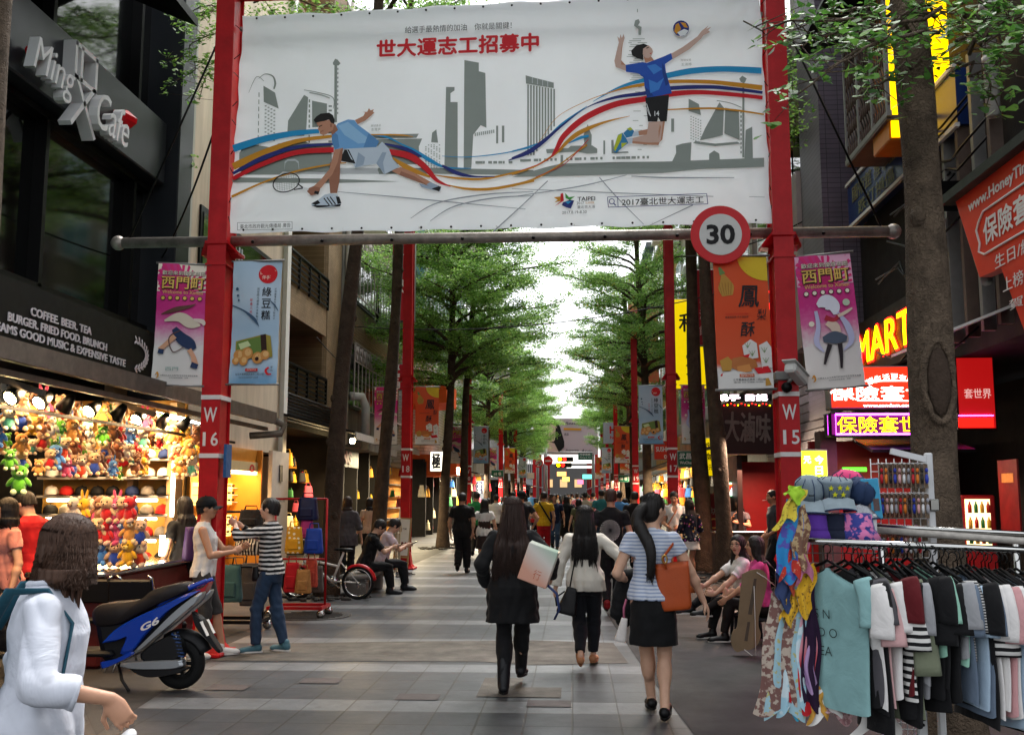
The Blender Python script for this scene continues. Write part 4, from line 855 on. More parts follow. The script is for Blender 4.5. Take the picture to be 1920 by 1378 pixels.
def orange_banner():
 B=Ban(gradmat('orange_print',[(0,'#c8c6c8'),(.16,'#cfc9c6'),(.2,'#c9502a'),(.6,'#d2491f'),(1,'#d4562c')],-BH,0,6,.1))
 B.poly([(BW/2-.003,.005)]+[(BW/2-.003+.29*math.cos(a),.005+.24*math.sin(a))for a in np.linspace(PI,PI/2,10)],art('sun_yellow','#d9b92c'))
 B.text('鳳梨酥達人賽',.13,.05,.22,.036,ink,.01);B.text('金牌獎',.15,.115,.19,.07,ink,.015);B.text('台北市政府',.15,.175,.12,.018,ink)
 for x,z in((-.16,.31),):
  B.line([(x-.02,z-.13,.03),(x,z-.06,.1),(x+.01,z,.15),(x+.02,z+.08,.1)],art('pineapple','#b8893a'));B.line([(x-.05,z-.2,.02),(x-.02,z-.13,.06)],art('leaf_print','#6b8a4a'))
  for i in range(5):B.line([(x-.06+i*.03,z-.05,.004),(x-.03+i*.02,z+.07,.004)],art('pineapple_dark','#8f6424'))
 B.text('鳳',.06,.4,.2,.21,ink,.012,.15);B.text('梨',.18,.58,.1,.11,ink,-.003,.2);B.text('酥',.04,.72,.14,.14,ink,.008,.15);B.text('專業鳳梨酥·伴手禮首選',-.06,.6,.22,.02,ink);B.text('TAIWAN PINEAPPLE CAKE',-.06,.57,.22,.014,redr)
 wrp=art('wrapper_white','#d9d6d2');cak=art('cake_brown','#b06a36')
 for P,c in(([(-.02,.88),(.06,.82),(.12,.86),(.13,1.0),(.0,1.02)],wrp),([(.14,.88),(.22,.84),(.26,.9),(.26,1.1),(.16,1.1)],wrp),([(-.24,1.02),(-.16,.98),(-.1,1.05),(-.14,1.12),(-.22,1.12)],art('pineapple','#b8893a')),([(-.12,1.0),(.0,.98),(.1,1.02),(.12,1.09),(-.04,1.14),(-.13,1.09)],cak),([(-.08,1.08),(.04,1.06),(.06,1.13),(-.07,1.15)],art('cake_inner','#c98545')),([(.08,1.1),(.22,1.08),(.25,1.14),(.12,1.16)],redr),([(-.03,.98),(.05,.96),(.03,1.0)],redr)):B.poly(P,c)
 for x,z in((.03,.87),(.19,.92),(.2,1.02),(.07,.95)):
  for k in range(3):B.line([(x,z+.03,.006),(x-.03+k*.03,z-.02,.003)],art('leaf_print','#6b8a4a'),2)
 B.poly([(-BW/2+.003,1.15),(-.1,1.12),(0,1.14),(.1,1.16),(BW/2-.003,1.15),(BW/2-.003,1.295),(-BW/2+.003,1.295)],wrp)
 B.poly([(-.06,1.155),(.08,1.155),(.08,1.185),(-.06,1.185)],art('tag_orange','#c0562c'));B.text('西門町門市',.01,1.17,.12,.02,cream_);B.text('台北市萬華區武昌街二段32號',.02,1.21,.34,.024,ink);B.text('電話 02-2388-0000',.02,1.235,.28,.014,ink);B.line([(-.24,1.17,.012),(-.21,1.15,.024),(-.2,1.2,.02)],redr);B.line([(.2,1.2,.03),(.21,1.27,.06)],art('pineapple','#b8893a'))
 return B
GRP='narrow vertical banners on the red posts'
ba=pink_banner('a').make('post_banner','',GRP);bb_=blue_banner().make('post_banner','',GRP);bc=orange_banner().make('post_banner','',GRP);bd_=pink_banner('b').make('post_banner','',GRP)
used=set()
def hang(proto,x,y,ztop,label,roll=0.,rz=0.,sc=1.):
 o=copy_tree(proto)if proto.name in used else proto;used.add(proto.name)
 o.location=(x,y,ztop);o.rotation_euler=(0,roll,rz);o.scale=(sc,sc,sc);o['label']=label;return o
p=at(343,500,YG);hang(ba,p.x+.02,YG-.02,p.z+.02,'pink sunburst banner with gold characters left of post W 16',R(1.5),.08,.98)
p=at(485,491,YG);hang(bb_,p.x,YG-.02,p.z,'pale blue cake banner with red disc right of post W 16',R(1.0),-.12,.99)
p=at(1386,482,YG);hang(bc,p.x,YG-.02,p.z,'orange pineapple cake banner under the speed limit sign',R(-1.2),.05,1.04)
p=at(1540,479,YG);hang(bd_,p.x,YG-.02,p.z,'pink banner with pale swirl print right of post W 15',R(-4.0),-.1,1.04)
FARP=[(22.2,'18','17',(ba,bc),(bb_,bd_)),(35.4,'20','19',(ba,bb_),(bc,None)),(51.6,'22','21',(ba,bc),(bb_,bc)),(64.7,'24','23',(None,bb_),(bc,None)),(77.0,'26','25',(None,None),(None,None))]
nm={ba.name:'pink sunburst',bb_.name:'pale blue cake',bc.name:'orange pineapple cake',bd_.name:'pink swirl'}
for y,nl,nr,bl_,br2 in FARP:
 for side,num,x,bs_ in((-1,nl,-3.68,bl_),(1,nr,2.16,br2)):
  t=thing('red_banner_post','red steel street post stencilled W %s'%num,'post',(x,y+.15,0),0,'red posts along the street')
  post_parts(t,x,y,7.3 if y>30 else 7.6,num,True,num in('22','21'))
  for k,pr in enumerate(bs_):
   if pr is None:continue
   sd=-1 if k==0 else 1
   hang(pr,x+sd*.46,y+.02,3.98,'%s banner on the %s side of post W %s'%(nm[pr.name],'left' if k==0 else 'right',num),0,.06*sd,.98)
p=at(1351,440,YG-.12)
ss=thing('speed_limit_sign','round red ringed white sign reading 30 clamped to the cross pipe','sign',(p.x,p.y,p.z))
sgr=M('reflective_red','#c40d17',.35,var=.05);sgw=M('reflective_white','#c9c8c4',.4,var=.05);rx=rot('X',PI/2)
b=MB();b.lathe(p,[(.0,0),(.297,0),(.3,-.006),(.3,-.02),(.0,-.02)],sgr,48,rx,False);d_=b.build('disc',ss)
b=MB();b.lathe(p+Vector((0,-.004,0)),[(0,0),(.212,0),(.212,.003),(0,.003)],sgw,48,rx,False);b.build('face',d_)
b=MB();b.text('30',p+Vector((0,-.011,0)),(1,0,0),(0,0,1),blk,.285,.205,.002,.03);b.build('number',d_)
b=MB();b.box(p+Vector((0,.12,0)),(.08,.2,.34),MATS['grey_steel']);b.build('clamp',ss)
cc=thing('security_camera','white security camera clamped to post W 15','camera',(PXR,YG,2.72))
b=MB();b.box((PXR,YG+.15,2.78),(.26,.37,.09),MATS['grey_steel'],bev=.01);b.build('clamp_band',cc)
b=MB();q=Vector((PXR+.02,YG-.12,2.78));T=rot('Z',-.6)@rot('X',-.35);b.box(q+Vector((.03,-.02,0)),(.12,.34,.1),M('camera_white','#cfcfcb',.35,var=.05),T,bev=.02);b.box(q+Vector((.03,-.02,.06)),(.14,.38,.012),MATS['camera_white'],T);b.build('housing',cc)
b=MB();b.cyl(q+Vector((-.05,.1,-.1)),q+Vector((0,0,-.03)),.02,MATS['grey_steel']);b.ell(q+Vector((-.05,.06,-.12)),(.055,.055,.055),blackmt,12);b.build('lens_mount',cc)
pl=MB();pl.box((PXL+.15,YG+.13,1.95),(.03,.16,.34),M('blue_plate','#2c5a8c',.5,var=.3,scale=20));tagp(pl.build('number_plate',at0=(PXL+.15,YG+.13,1.95)),'small blue plate strapped to the side of post W 16','plate')
# trees
bark=M('bark','#4a3c31',.9,var=.55,scale=5,bump=1,bscale=22,bdist=.03,warpn=1)
bark2=M('bark_near','#5f5143',.92,var=.6,scale=9,bump=1,bscale=34,bdist=.035,warpn=1.5)
def leafmat(name,ca,cb,cc):
 m=M(name,ca,.5,var=0,spec=.35);L=m.node_tree.links.new;nt=m.node_tree
 ge=node(m,'ShaderNodeNewGeometry');r=node(m,'ShaderNodeValToRGB');L(ge.outputs['Random Per Island'],r.inputs[0])
 cr=r.color_ramp;cr.elements.new(.5)
 for e,(p_,c)in zip(cr.elements,((0,ca),(.55,cb),(1,cc))):e.position=p_;e.color=lin(c)
 b=nt.nodes['Principled BSDF'];L(r.outputs[0],b.inputs['Base Color'])
 tr=node(m,'ShaderNodeBsdfTranslucent');L(r.outputs[0],tr.inputs[0]);mx=node(m,'ShaderNodeMixShader');mx.inputs[0].default_value=.45
 L(b.outputs[0],mx.inputs[1]);L(tr.outputs[0],mx.inputs[2]);L(mx.outputs[0],nt.nodes['Material Output'].inputs[0]);return m
leafm=leafmat('leaf_green','#507c32','#82b14c','#b4d66e');leafn=leafmat('leaf_green_near','#37602a','#568838','#7fae4c')
def leaf_arrays(C,N,size,rng,shape='rhomb',droop=.5):
 """leaves at centres C with rough up-normals; returns verts and quads"""
 n=len(C);a=rng.uniform(0,2*PI,n);s=size*rng.uniform(.7,1.3,n)
 nrm=N+rng.normal(0,droop,(n,3));nrm/=np.linalg.norm(nrm,axis=1)[:,None]
 d=np.stack([np.cos(a),np.sin(a),rng.normal(0,.25,n)],1);d-=nrm*(d*nrm).sum(1)[:,None];d/=np.linalg.norm(d,axis=1)[:,None]+1e-9
 w=np.cross(nrm,d)
 if shape=='rhomb':
  V=np.stack([C-d*s[:,None]*.5,C+w*s[:,None]*.3+d*s[:,None]*.12,C+d*s[:,None]*.5,C-w*s[:,None]*.3+d*s[:,None]*.12],1).reshape(-1,3)
  F_=np.arange(4*n).reshape(n,4);return V,F_
 S=s[:,None]
 V=np.stack([C-d*S*.55,C-d*S*.1+w*S*.16,C+d*S*.25+w*S*.28,C+d*S*.46+w*S*.17,C+d*S*.5,C+d*S*.46-w*S*.17,C+d*S*.25-w*S*.28,C-d*S*.1-w*S*.16],1).reshape(-1,3)
 F_=np.arange(8*n).reshape(n,8);return V,F_
def make_tree(seed,r0,H,lean,z0,rad,tiers,nb=5,leaf=.07,mult=1.0,near=False,bk=None,fork=None):
 rng=random.Random(seed);nr=np.random.default_rng(seed);b=MB();bk=bk or bark
 pts=[];rr=[]
 for i in range(15):
  t=i/14;z=H*t;w=.05*math.sin(t*7+seed)*min(1,4*t)
  pts.append(Vector((lean[0]*t+w,lean[1]*t+.05*math.cos(t*5+seed)*min(1,4*t),z-.05 if i==0 else z)))
  rr.append(r0*((1.45 if i==0 else 1.0)-.75*t*(1-.2*t)+.05*math.sin(i*2.1+seed)))
 sp=[np.concatenate([np.array(p_),[q_]])for p_,q_ in zip(pts,rr)];fine=crom(sp,4)
 b.tube([f[:3]for f in fine],[f[3]for f in fine],bk,14)
 def trunk(z):
  t=max(0,min(1,z/H))*14;i=min(13,int(t));return pts[i].lerp(pts[i+1],t-i)
 for k in range(4):
  z=rng.uniform(1.2,z0);a=rng.uniform(0,6.28);p_=trunk(z);rk=r0*(1-.7*z/H)
  b.ell(p_+Vector((math.cos(a)*rk*.9,math.sin(a)*rk*.9,0)),(.05,.05,.07),bk,8)
 C=[]
 for ti in range(tiers):
  f=ti/max(1,tiers-1);z=z0+(H-z0)*f*.96;L_=rad*(.8+.3*math.sin(PI*min(1,f*1.2+.1)))*(1-.35*max(0,f-.7)/.3)
  a0=rng.uniform(0,6.28)
  for k in range(nb):
   a=a0+2*PI*k/nb+rng.uniform(-.35,.35);l=L_*rng.uniform(.5,1.25);p0=trunk(z+rng.uniform(-.45,.45));rise=rng.uniform(.0,.55)
   P=[]
   for j in range(7):
    t=j/6;r_=l*t;P.append(p0+Vector((math.cos(a+.18*math.sin(t*4+k))*r_,math.sin(a+.18*math.sin(t*4+k))*r_,l*rise*(t**.6)*(1-.25*t)+.06*rng.uniform(-1,1)*t)))
   rb=r0*.36*(1-.5*f);b.tube(P,[rb*(1-.85*j/6)+.006 for j in range(7)],bk,6)
   ns=int(9*l/2.2)+3
   for q in range(ns):
    t=.22+.78*(q+.5)/ns;i=min(5,int(t*6));pp=P[i].lerp(P[i+1],t*6-i);aa=a+(1 if q%2 else-1)*rng.uniform(.6,1.1);sl=l*rng.uniform(.22,.4)*(1.15-.5*t)
    e=pp+Vector((math.cos(aa)*sl,math.sin(aa)*sl,rng.uniform(-.25,.6)*sl));b.tube([pp,pp.lerp(e,.5)+Vector((0,0,.03)),e],[.013,.009,.004],bk,4)
    for c in range(int(rng.randint(5,8)*mult)):
     s_=rng.uniform(.2,1.08);C.append((pp.lerp(e,s_)+Vector((rng.gauss(0,.1),rng.gauss(0,.1),rng.gauss(.03,.09))))[:])
 C=np.array(C);k=15;CC=np.repeat(C,k,0);CC+=nr.normal(0,1,CC.shape)*np.array([.11,.11,.05]);NN=np.tile([0,-.25,.9],(len(CC),1))
 V,F_=leaf_arrays(CC,NN,leaf,nr,'near' if near else 'rhomb')
 return b,np_mesh('crown',V,F_,[leafn if near else leafm],smooth=False)
def put_tree(tb,x,y,label,rz=0.,sc=1.,group='street trees in two rows'):
 b,cm=tb;t=thing('street_tree',label,'tree',(x,y,0),0,group);b.build('trunk',t,local=True);link_mesh('crown',cm,t);t.rotation_euler=(0,0,rz);t.scale=(sc,sc,sc);tree_pit(x,y);return t
tLf=put_tree(make_tree(3,.16,12.5,(.75,.2),6.5,3.2,5),at(612,1110,16.3).x,16.3,'slim leaning tree right behind the bag trolleys, nearest whole trunk on the left')
put_tree(make_tree(5,.16,12.5,(.55,.3),7.6,3.0,5),-3.98,20.6,'slim tree behind the two seated men with phones')
put_tree(make_tree(8,.17,12,(-.45,0),8.0,3.0,5),2.86,19.6,'ringed brown trunk just left of the orange pineapple banner')
put_tree(make_tree(9,.19,12,(-.3,.2),7.6,3.0,5),2.78,21.9,'thicker brown trunk between post W 17 and the ringed trunk')
tA=put_tree(make_tree(11,.17,11.2,(.35,.1),5.2,2.8,6,7,mult=1.9),-3.97,31,'leafy tree with forked dark limbs beside post W 20')
tB=put_tree(make_tree(14,.16,10.8,(.5,0),5.4,2.8,6,7,mult=2.1),-3.72,33.5,'second leafy tree leaning to the street beside post W 20')
tC=put_tree(make_tree(17,.2,11.5,(-.3,.2),6.2,3.1,5,7,mult=1.9),2.75,37,'spreading tree in front of the orange vertical sign')
tD=put_tree(make_tree(21,.2,11,(-.5,0),5.4,3.0,6,7,mult=1.8),2.7,43.5,'spreading tree with bare low limbs beside post W 19')
for pr,x,y,rz,sc,lb in((tA,-3.9,46,1.1,.92,'bushy tree behind post W 20 on the left'),(tB,-3.7,56.5,2.2,.95,'dense tree just past post W 22'),(tA,-3.6,62,3.0,.9,'dense tree between posts W 22 and W 24'),(tB,-3.8,69,4.0,.9,'tree between posts W 24 and W 26'),(tA,-3.9,75,5.0,.85,'last tree on the left before the crossing'),(tC,2.75,57,2.0,.86,'tree just past post W 21'),(tD,2.8,66,3.4,.82,'tree beside post W 23'),(tC,2.7,74,4.4,.8,'last tree on the right before the crossing')):
 c=copy_tree(pr);c.location=(x,y,0);c.rotation_euler=(0,0,rz);c.scale=(sc,sc,sc);c['label']=lb;tree_pit(x,y)
nb_,ncm=make_tree(30,.165,8.2,(-.12,.1),6.4,2.6,2,5,.075,.5,True,bark2)
NTX,NTY=at(1768,900,6.1).x,6.1
nt_=thing('street_tree','big brown trunk with an oval scar behind the clothes rack','tree',(NTX,NTY,0),0,'street trees in two rows')
nb_.build('trunk',nt_,local=True)
sprays=[];tw=MB();rng=random.Random(77);LC=[];LN=[]
def spray(u0,v0,u1,v1,Y,n=26,wob=.05):
 n=int(n*(.55 if Y<8 else 1))
 a=at(u0,v0,Y);c=at(u1,v1,Y-.25);P=[]
 for i in range(9):t=i/8;P.append(a.lerp(c,t)+Vector((rng.gauss(0,wob*.4),rng.gauss(0,wob),.05*math.sin(t*PI)+rng.gauss(0,wob*.3))))
 tw.tube(P,[.011*(1-.8*i/8)+.002 for i in range(9)],bark2,5)
 for i in range(n):
  t=rng.uniform(.12,1);k=min(7,int(t*8));pp=P[k].lerp(P[k+1],t*8-k);e=pp+Vector((rng.gauss(0,.13),rng.gauss(0,.1),rng.gauss(-.02,.06)))
  tw.tube([pp,e],[.004,.002],bark2,4)
  for j in range(7):LC.append((e+Vector((rng.gauss(0,.035),rng.gauss(0,.035),rng.gauss(0,.022))))[:]);LN.append((rng.gauss(0,.3),-.45,.9))
for s_ in((1760,20,1478,190,5.6,34),(1750,60,1545,140,5.3,30),(1740,110,1600,200,5.6,22),(1720,60,1395,48,5.9,26),(1690,20,1500,90,6.3,40),(1700,10,1480,60,6.4,40),(1800,70,1905,150,5.4,30),(1800,40,1900,60,5.7,34),(1790,120,1870,190,5.5,24),(1760,30,1640,60,5.8,30),(1810,100,1905,100,5.2,24),(1700,20,1820,60,5.9,36),(1790,15,1920,20,6.0,40)):spray(*s_)
V,F_=leaf_arrays(np.array(LC),np.array(LN),.062,np.random.default_rng(4),'near',.35)
inv=np.array([NTX,NTY,0]);o=link_mesh('crown',np_mesh('crown',V-inv,F_,[leafn],smooth=False),nt_);tw.build('twigs',o)
link_mesh('upper_crown',ncm,nt_)
LC=[];LN=[];tw=MB()
for s_ in((470,-20,335,60,14.2,34,.1),(460,40,322,110,14,38,.1),(450,80,330,150,14.2,34,.1),(440,120,350,190,14.4,24,.1),(420,10,330,30,14.6,30,.1),(480,5,700,25,13.5,40,.1)):spray(*s_)
V,F_=leaf_arrays(np.array(LC),np.array(LN),.08,np.random.default_rng(8),'near',.35);o=link_mesh('low_branches',np_mesh('low_branches',V-np.array(tLf.location),F_,[leafm],smooth=False),tLf);LOC[o.name]=Matrix.Translation(tLf.location);tw.build('twigs',o)
sc=MB();p=Vector((NTX-.035,NTY-.16,at(1755,715,6.0).z));dk=M('scar_wood','#41342a',.95,var=.3,scale=20,bump=.8,bscale=60)
sc.tube([p+Vector((.085*math.cos(a),.03-.05*math.cos(a*1)*0+.02*abs(math.cos(a)),.24*math.sin(a)))for a in np.linspace(0,2*PI,21)[:-1]],[.015+.010*abs(math.sin(q*1.7))for q in range(20)],bark2,8,closed=True)
sc.ell(p+Vector((0,.035,0)),(.066,.02,.2),dk,14);sc.build('oval_scar',nt_)
tree_pit(NTX,NTY,.8)
put_tree(make_tree(41,.15,10,(-.5,.2),7.6,2.6,3,5,.07,.8,False,bark2),at(-14,700,7.0).x,7.0,'brown trunk cut by the left edge of the picture')
# people: smooth solids sampled on a grid and skinned as one surface
class Fld:
 def __init__(s,lo,hi,h):
  s.lo=np.array(lo,float);s.h=h;s.n=np.ceil((np.array(hi)-s.lo)/h).astype(int)+1
  s.D=np.full(s.n,1.0,np.float32);s.ax=[(s.lo[i]+h*np.arange(s.n[i])).astype(np.float32)for i in range(3)]
 def sub(s,lo,hi):
  a=np.clip(np.floor((np.array(lo)-s.lo)/s.h).astype(int),0,s.n);b=np.clip(np.ceil((np.array(hi)-s.lo)/s.h).astype(int)+1,0,s.n)
  if(b<=a).any():return None
  sl=tuple(slice(a[i],b[i])for i in range(3))
  return sl,s.ax[0][sl[0]][:,None,None],s.ax[1][sl[1]][None,:,None],s.ax[2][sl[2]][None,None,:]
 def put(s,sl,v,k,sub=False):
  d=s.D[sl]
  if sub:s.D[sl]=np.maximum(d,-v)if k<=0 else-_smin(-d,v,k)
  else:s.D[sl]=_smin(d,v.astype(np.float32),k)
 def cone(s,a,b,ra,rb,k=.02,fl=None):
  a=np.array(a,float);b=np.array(b,float);m=max(ra,rb)+k+2*s.h
  q=s.sub(np.minimum(a,b)-m,np.maximum(a,b)+m)
  if q is None:return
  sl,X,Y,Z=q;ba=b-a;L2=max(1e-9,ba@ba)
  px,py,pz=X-a[0],Y-a[1],Z-a[2]
  t=np.clip((px*ba[0]+py*ba[1]+pz*ba[2])/L2,0,1)
  s.put(sl,np.sqrt((px-t*ba[0])**2+(py-t*ba[1])**2+(pz-t*ba[2])**2)-(ra+(rb-ra)*t),k)
 def ell(s,c,r,Rm=None,k=.02,sub=False):
  c=np.array(c,float);r=np.array(r,float);m=r.max()+k+2*s.h
  q=s.sub(c-m,c+m)
  if q is None:return
  sl,X,Y,Z=q;x,y,z=X-c[0],Y-c[1],Z-c[2]
  if Rm is not None:
   A=np.array(Rm);x,y,z=(A[0,0]*x+A[1,0]*y+A[2,0]*z),(A[0,1]*x+A[1,1]*y+A[2,1]*z),(A[0,2]*x+A[1,2]*y+A[2,2]*z)
  k0=np.sqrt((x/r[0])**2+(y/r[1])**2+(z/r[2])**2);k1=np.sqrt((x/r[0]**2)**2+(y/r[1]**2)**2+(z/r[2]**2)**2)+1e-6
  s.put(sl,np.where(k0<1e-3,-r.min(),k0*(k0-1)/k1),k,sub)
 def stack(s,O,A,zz,ww,dd,oy=None,k=.02,fold=None,ex=2.0,ox=None):
  """stack of ellipses along A[:,2] from O: half widths ww, half depths dd, depth offsets oy"""
  O=np.array(O,float);A=np.array(A,float);zz=np.array(zz,float);oy=np.zeros_like(zz)if oy is None else np.array(oy,float);ox=np.zeros_like(zz)if ox is None else np.array(ox,float)
  ex_=max(max(ww),max(dd))+max(abs(oy))+max(abs(ox))+k+2*s.h;P=[O+A[:,2]*zz.min(),O+A[:,2]*zz.max()]
  q=s.sub(np.minimum(*P)-ex_,np.maximum(*P)+ex_)
  if q is None:return
  sl,X,Y,Z=q;x,y,z=X-O[0],Y-O[1],Z-O[2]
  x,y,z=(A[0,0]*x+A[1,0]*y+A[2,0]*z),(A[0,1]*x+A[1,1]*y+A[2,1]*z),(A[0,2]*x+A[1,2]*y+A[2,2]*z)
  w=np.interp(z,zz,ww);d=np.interp(z,zz,dd);y=y-np.interp(z,zz,oy);x=x-np.interp(z,zz,ox)
  if fold:
   th=np.arctan2(y/d,x/w);g=1+fold[0]*np.sin(th*fold[1]+fold[2]*np.sin(z*6))*np.interp(z,[zz.min(),zz.min()+.6*(zz.max()-zz.min()),zz.max()],[1,.6,0.1])
   w=w*g;d=d*g
  e=np.sqrt((x/w)**2+(y/d)**2)if ex==2 else(np.abs(x/w)**ex+np.abs(y/d)**ex)**(1/ex)
  v=(e-1)*np.minimum(w,d)
  v=np.maximum(v,np.maximum(zz.min()-z,z-zz.max()))
  s.put(sl,v,k)
 def cut(s,p,n):
  n=np.array(n,float);n/=np.linalg.norm(n)
  v=(s.ax[0][:,None,None]-p[0])*n[0]+(s.ax[1][None,:,None]-p[1])*n[1]+(s.ax[2][None,None,:]-p[2])*n[2]
  s.D=np.maximum(s.D,v.astype(np.float32))
 def wrinkle(s,amp,f,seed):
  r=np.random.default_rng(seed);N=0
  X,Y,Z=s.ax[0][:,None,None],s.ax[1][None,:,None],s.ax[2][None,None,:]
  for i in range(4):
   a,c=r.normal(0,1,3)*f*(.6+.4*i),r.normal(0,1,3)*f*.7
   N=N+np.sin(a[0]*X+a[1]*Y+a[2]*Z+1.6*np.sin(c[0]*X+c[1]*Y+c[2]*Z+r.uniform(0,6)))/(1+.5*i)
  s.D+=(amp*.5*N).astype(np.float32)
 def net(s):
  D=s.D.copy()
  for a in range(3):
   sl=[slice(None)]*3
   for e in(0,-1):sl[a]=e;D[tuple(sl)]=np.maximum(D[tuple(sl)],.002)
  S=D<0;n0,n1,n2=D.shape
  c=np.zeros((n0-1,n1-1,n2-1),np.int8);off=[(i,j,k)for i in(0,1)for j in(0,1)for k in(0,1)]
  for(i,j,k)in off:c+=S[i:n0-1+i,j:n1-1+j,k:n2-1+k]
  I=np.argwhere((c>0)&(c<8));ids=np.full(c.shape,-1,np.int32);ids[I[:,0],I[:,1],I[:,2]]=np.arange(len(I))
  V=np.zeros((len(I),3));W=np.zeros(len(I));val={o:D[I[:,0]+o[0],I[:,1]+o[1],I[:,2]+o[2]]for o in off}
  for o in off:
   for a in range(3):
    if o[a]:continue
    p=list(o);p[a]=1;p=tuple(p);va,vb=val[o],val[p];m=(va<0)!=(vb<0);t=np.where(m,va/np.where(m,va-vb,1),0)
    e=np.array(o,float)[None,:].repeat(len(I),0);e[:,a]+=t;V+=e*m[:,None];W+=m
  V=s.lo+(I+V/np.maximum(W,1)[:,None])*s.h;Q=[]
  for a in range(3):
   b,d=(a+1)%3,(a+2)%3
   sa=[slice(1,-1)]*3;sa[a]=slice(0,-1);sb_=[slice(1,-1)]*3;sb_[a]=slice(1,None)
   m=S[tuple(sa)]!=S[tuple(sb_)];J=np.argwhere(m);
   if not len(J):continue
   g=J.copy();g[:,b]+=1;g[:,d]+=1;ins=S[g[:,0],g[:,1],g[:,2]]
   def cell(db,dd_):h_=g.copy();h_[:,b]-=db;h_[:,d]-=dd_;return ids[h_[:,0],h_[:,1],h_[:,2]]
   q=np.stack([cell(1,1),cell(0,1),cell(0,0),cell(1,0)],1);q[~ins]=q[~ins][:,::-1];Q.append(q)
  return V,np.concatenate(Q)
def _smin(d,v,k):
 if k<=0:return np.minimum(d,v)
 h=np.clip(.5+.5*(d-v)/k,0,1);return d*(1-h)+v*h-k*h*(1-h)
def tubes_np(lines,sides=4):
 V=[];F_=[]
 for P,rr in lines:
  P=[Vector(p)for p in P];n0=len(V);k=len(P)
  for i,p in enumerate(P):
   t=(P[min(i+1,k-1)]-P[max(i-1,0)]).normalized();x=t.orthogonal().normalized()if abs(t.z)<.95 else Vector((1,0,0));y=t.cross(x)
   for j in range(sides):an=2*PI*j/sides;V.append((p+(x*math.cos(an)+y*math.sin(an))*rr[i])[:])
  for i in range(k-1):
   for j in range(sides):F_.append((n0+i*sides+j,n0+i*sides+(j+1)%sides,n0+(i+1)*sides+(j+1)%sides,n0+(i+1)*sides+j))
 return np.array(V),np.array(F_)
def ikj(a,c,l1,l2,pole):
 a,c,pole=Vector(a),Vector(c),Vector(pole);d=c-a;L_=min(d.length,.998*(l1+l2));u=d.normalized()
 x=(l1*l1-l2*l2+L_*L_)/(2*L_);hh=math.sqrt(max(0,l1*l1-x*x));p=pole-u*pole.dot(u);p=p.normalized()if p.length>1e-6 else Vector((0,1,0))
 return a+u*x+p*hh,a+u*L_
def hairmat(name,col):
 if name in MATS:return MATS[name]
 m=M(name,col,.52,var=0,spec=.3);L=m.node_tree.links.new
 tc=node(m,'ShaderNodeTexCoord');mp=node(m,'ShaderNodeMapping');mp.inputs['Scale'].default_value=(90,90,5);L(tc.outputs['Object'],mp.inputs[0])
 nz=node(m,'ShaderNodeTexNoise',Scale=1.0,Detail=4.0);L(mp.outputs[0],nz.inputs['Vector'])
 bp=node(m,'ShaderNodeBump',Strength=.7,Distance=.008);L(nz.outputs['Fac'],bp.inputs['Height']);b=m.node_tree.nodes['Principled BSDF'];L(bp.outputs[0],b.inputs['Normal'])
 mr=node(m,'ShaderNodeMapRange');L(nz.outputs['Fac'],mr.inputs['Value']);mr.inputs['To Min'].default_value=.6;mr.inputs['To Max'].default_value=1.6
 vm=node(m,'ShaderNodeVectorMath',operation='SCALE');vm.inputs[0].default_value=lin(col)[:3];L(mr.outputs[0],vm.inputs['Scale']);L(vm.outputs[0],b.inputs['Base Color']);return m
HB=lambda:hairmat('hair_black','#15110f');HBR=lambda:hairmat('hair_brown','#2a1a13');HDB=lambda:hairmat('hair_dark_brown','#1f1512')
SK=M('skin_tone','#b98a6e',.5,var=.08,scale=20,spec=.35);SKL=M('skin_light','#c79d83',.5,var=.08,scale=20,spec=.35);SKT=M('skin_tan','#b08062',.5,var=.1,scale=20,spec=.35)
def cloth(name,col,rough=.85,**k):return M(name,col,rough,var=.12,scale=9,bump=.4,bscale=7,bdist=.03,warpn=.7,sheen=.05,**k)
LIP=M('lips','#8f4a43',.45,var=0);EYEW=M('eye_white','#c9c4bc',.3,var=0);EYED=M('iris_dark','#120c09',.2,var=0);BROW=M('eyebrow','#1b1411',.8,var=0)
TOR_F=([-.05,0,.04,.09,.13,.19,.245,.285,.315,.335,.355],[.070,.098,.100,.089,.075,.078,.088,.092,.084,.058,.034],[.055,.071,.072,.062,.053,.058,.064,.056,.046,.038,.033])
TOR_M=([-.05,0,.04,.09,.13,.19,.245,.285,.315,.335,.355],[.070,.090,.092,.087,.083,.088,.099,.104,.096,.066,.037],[.055,.066,.067,.062,.058,.062,.067,.060,.050,.041,.036])
SHOE_M=lambda n,c:M(n,c,.5,var=.08)
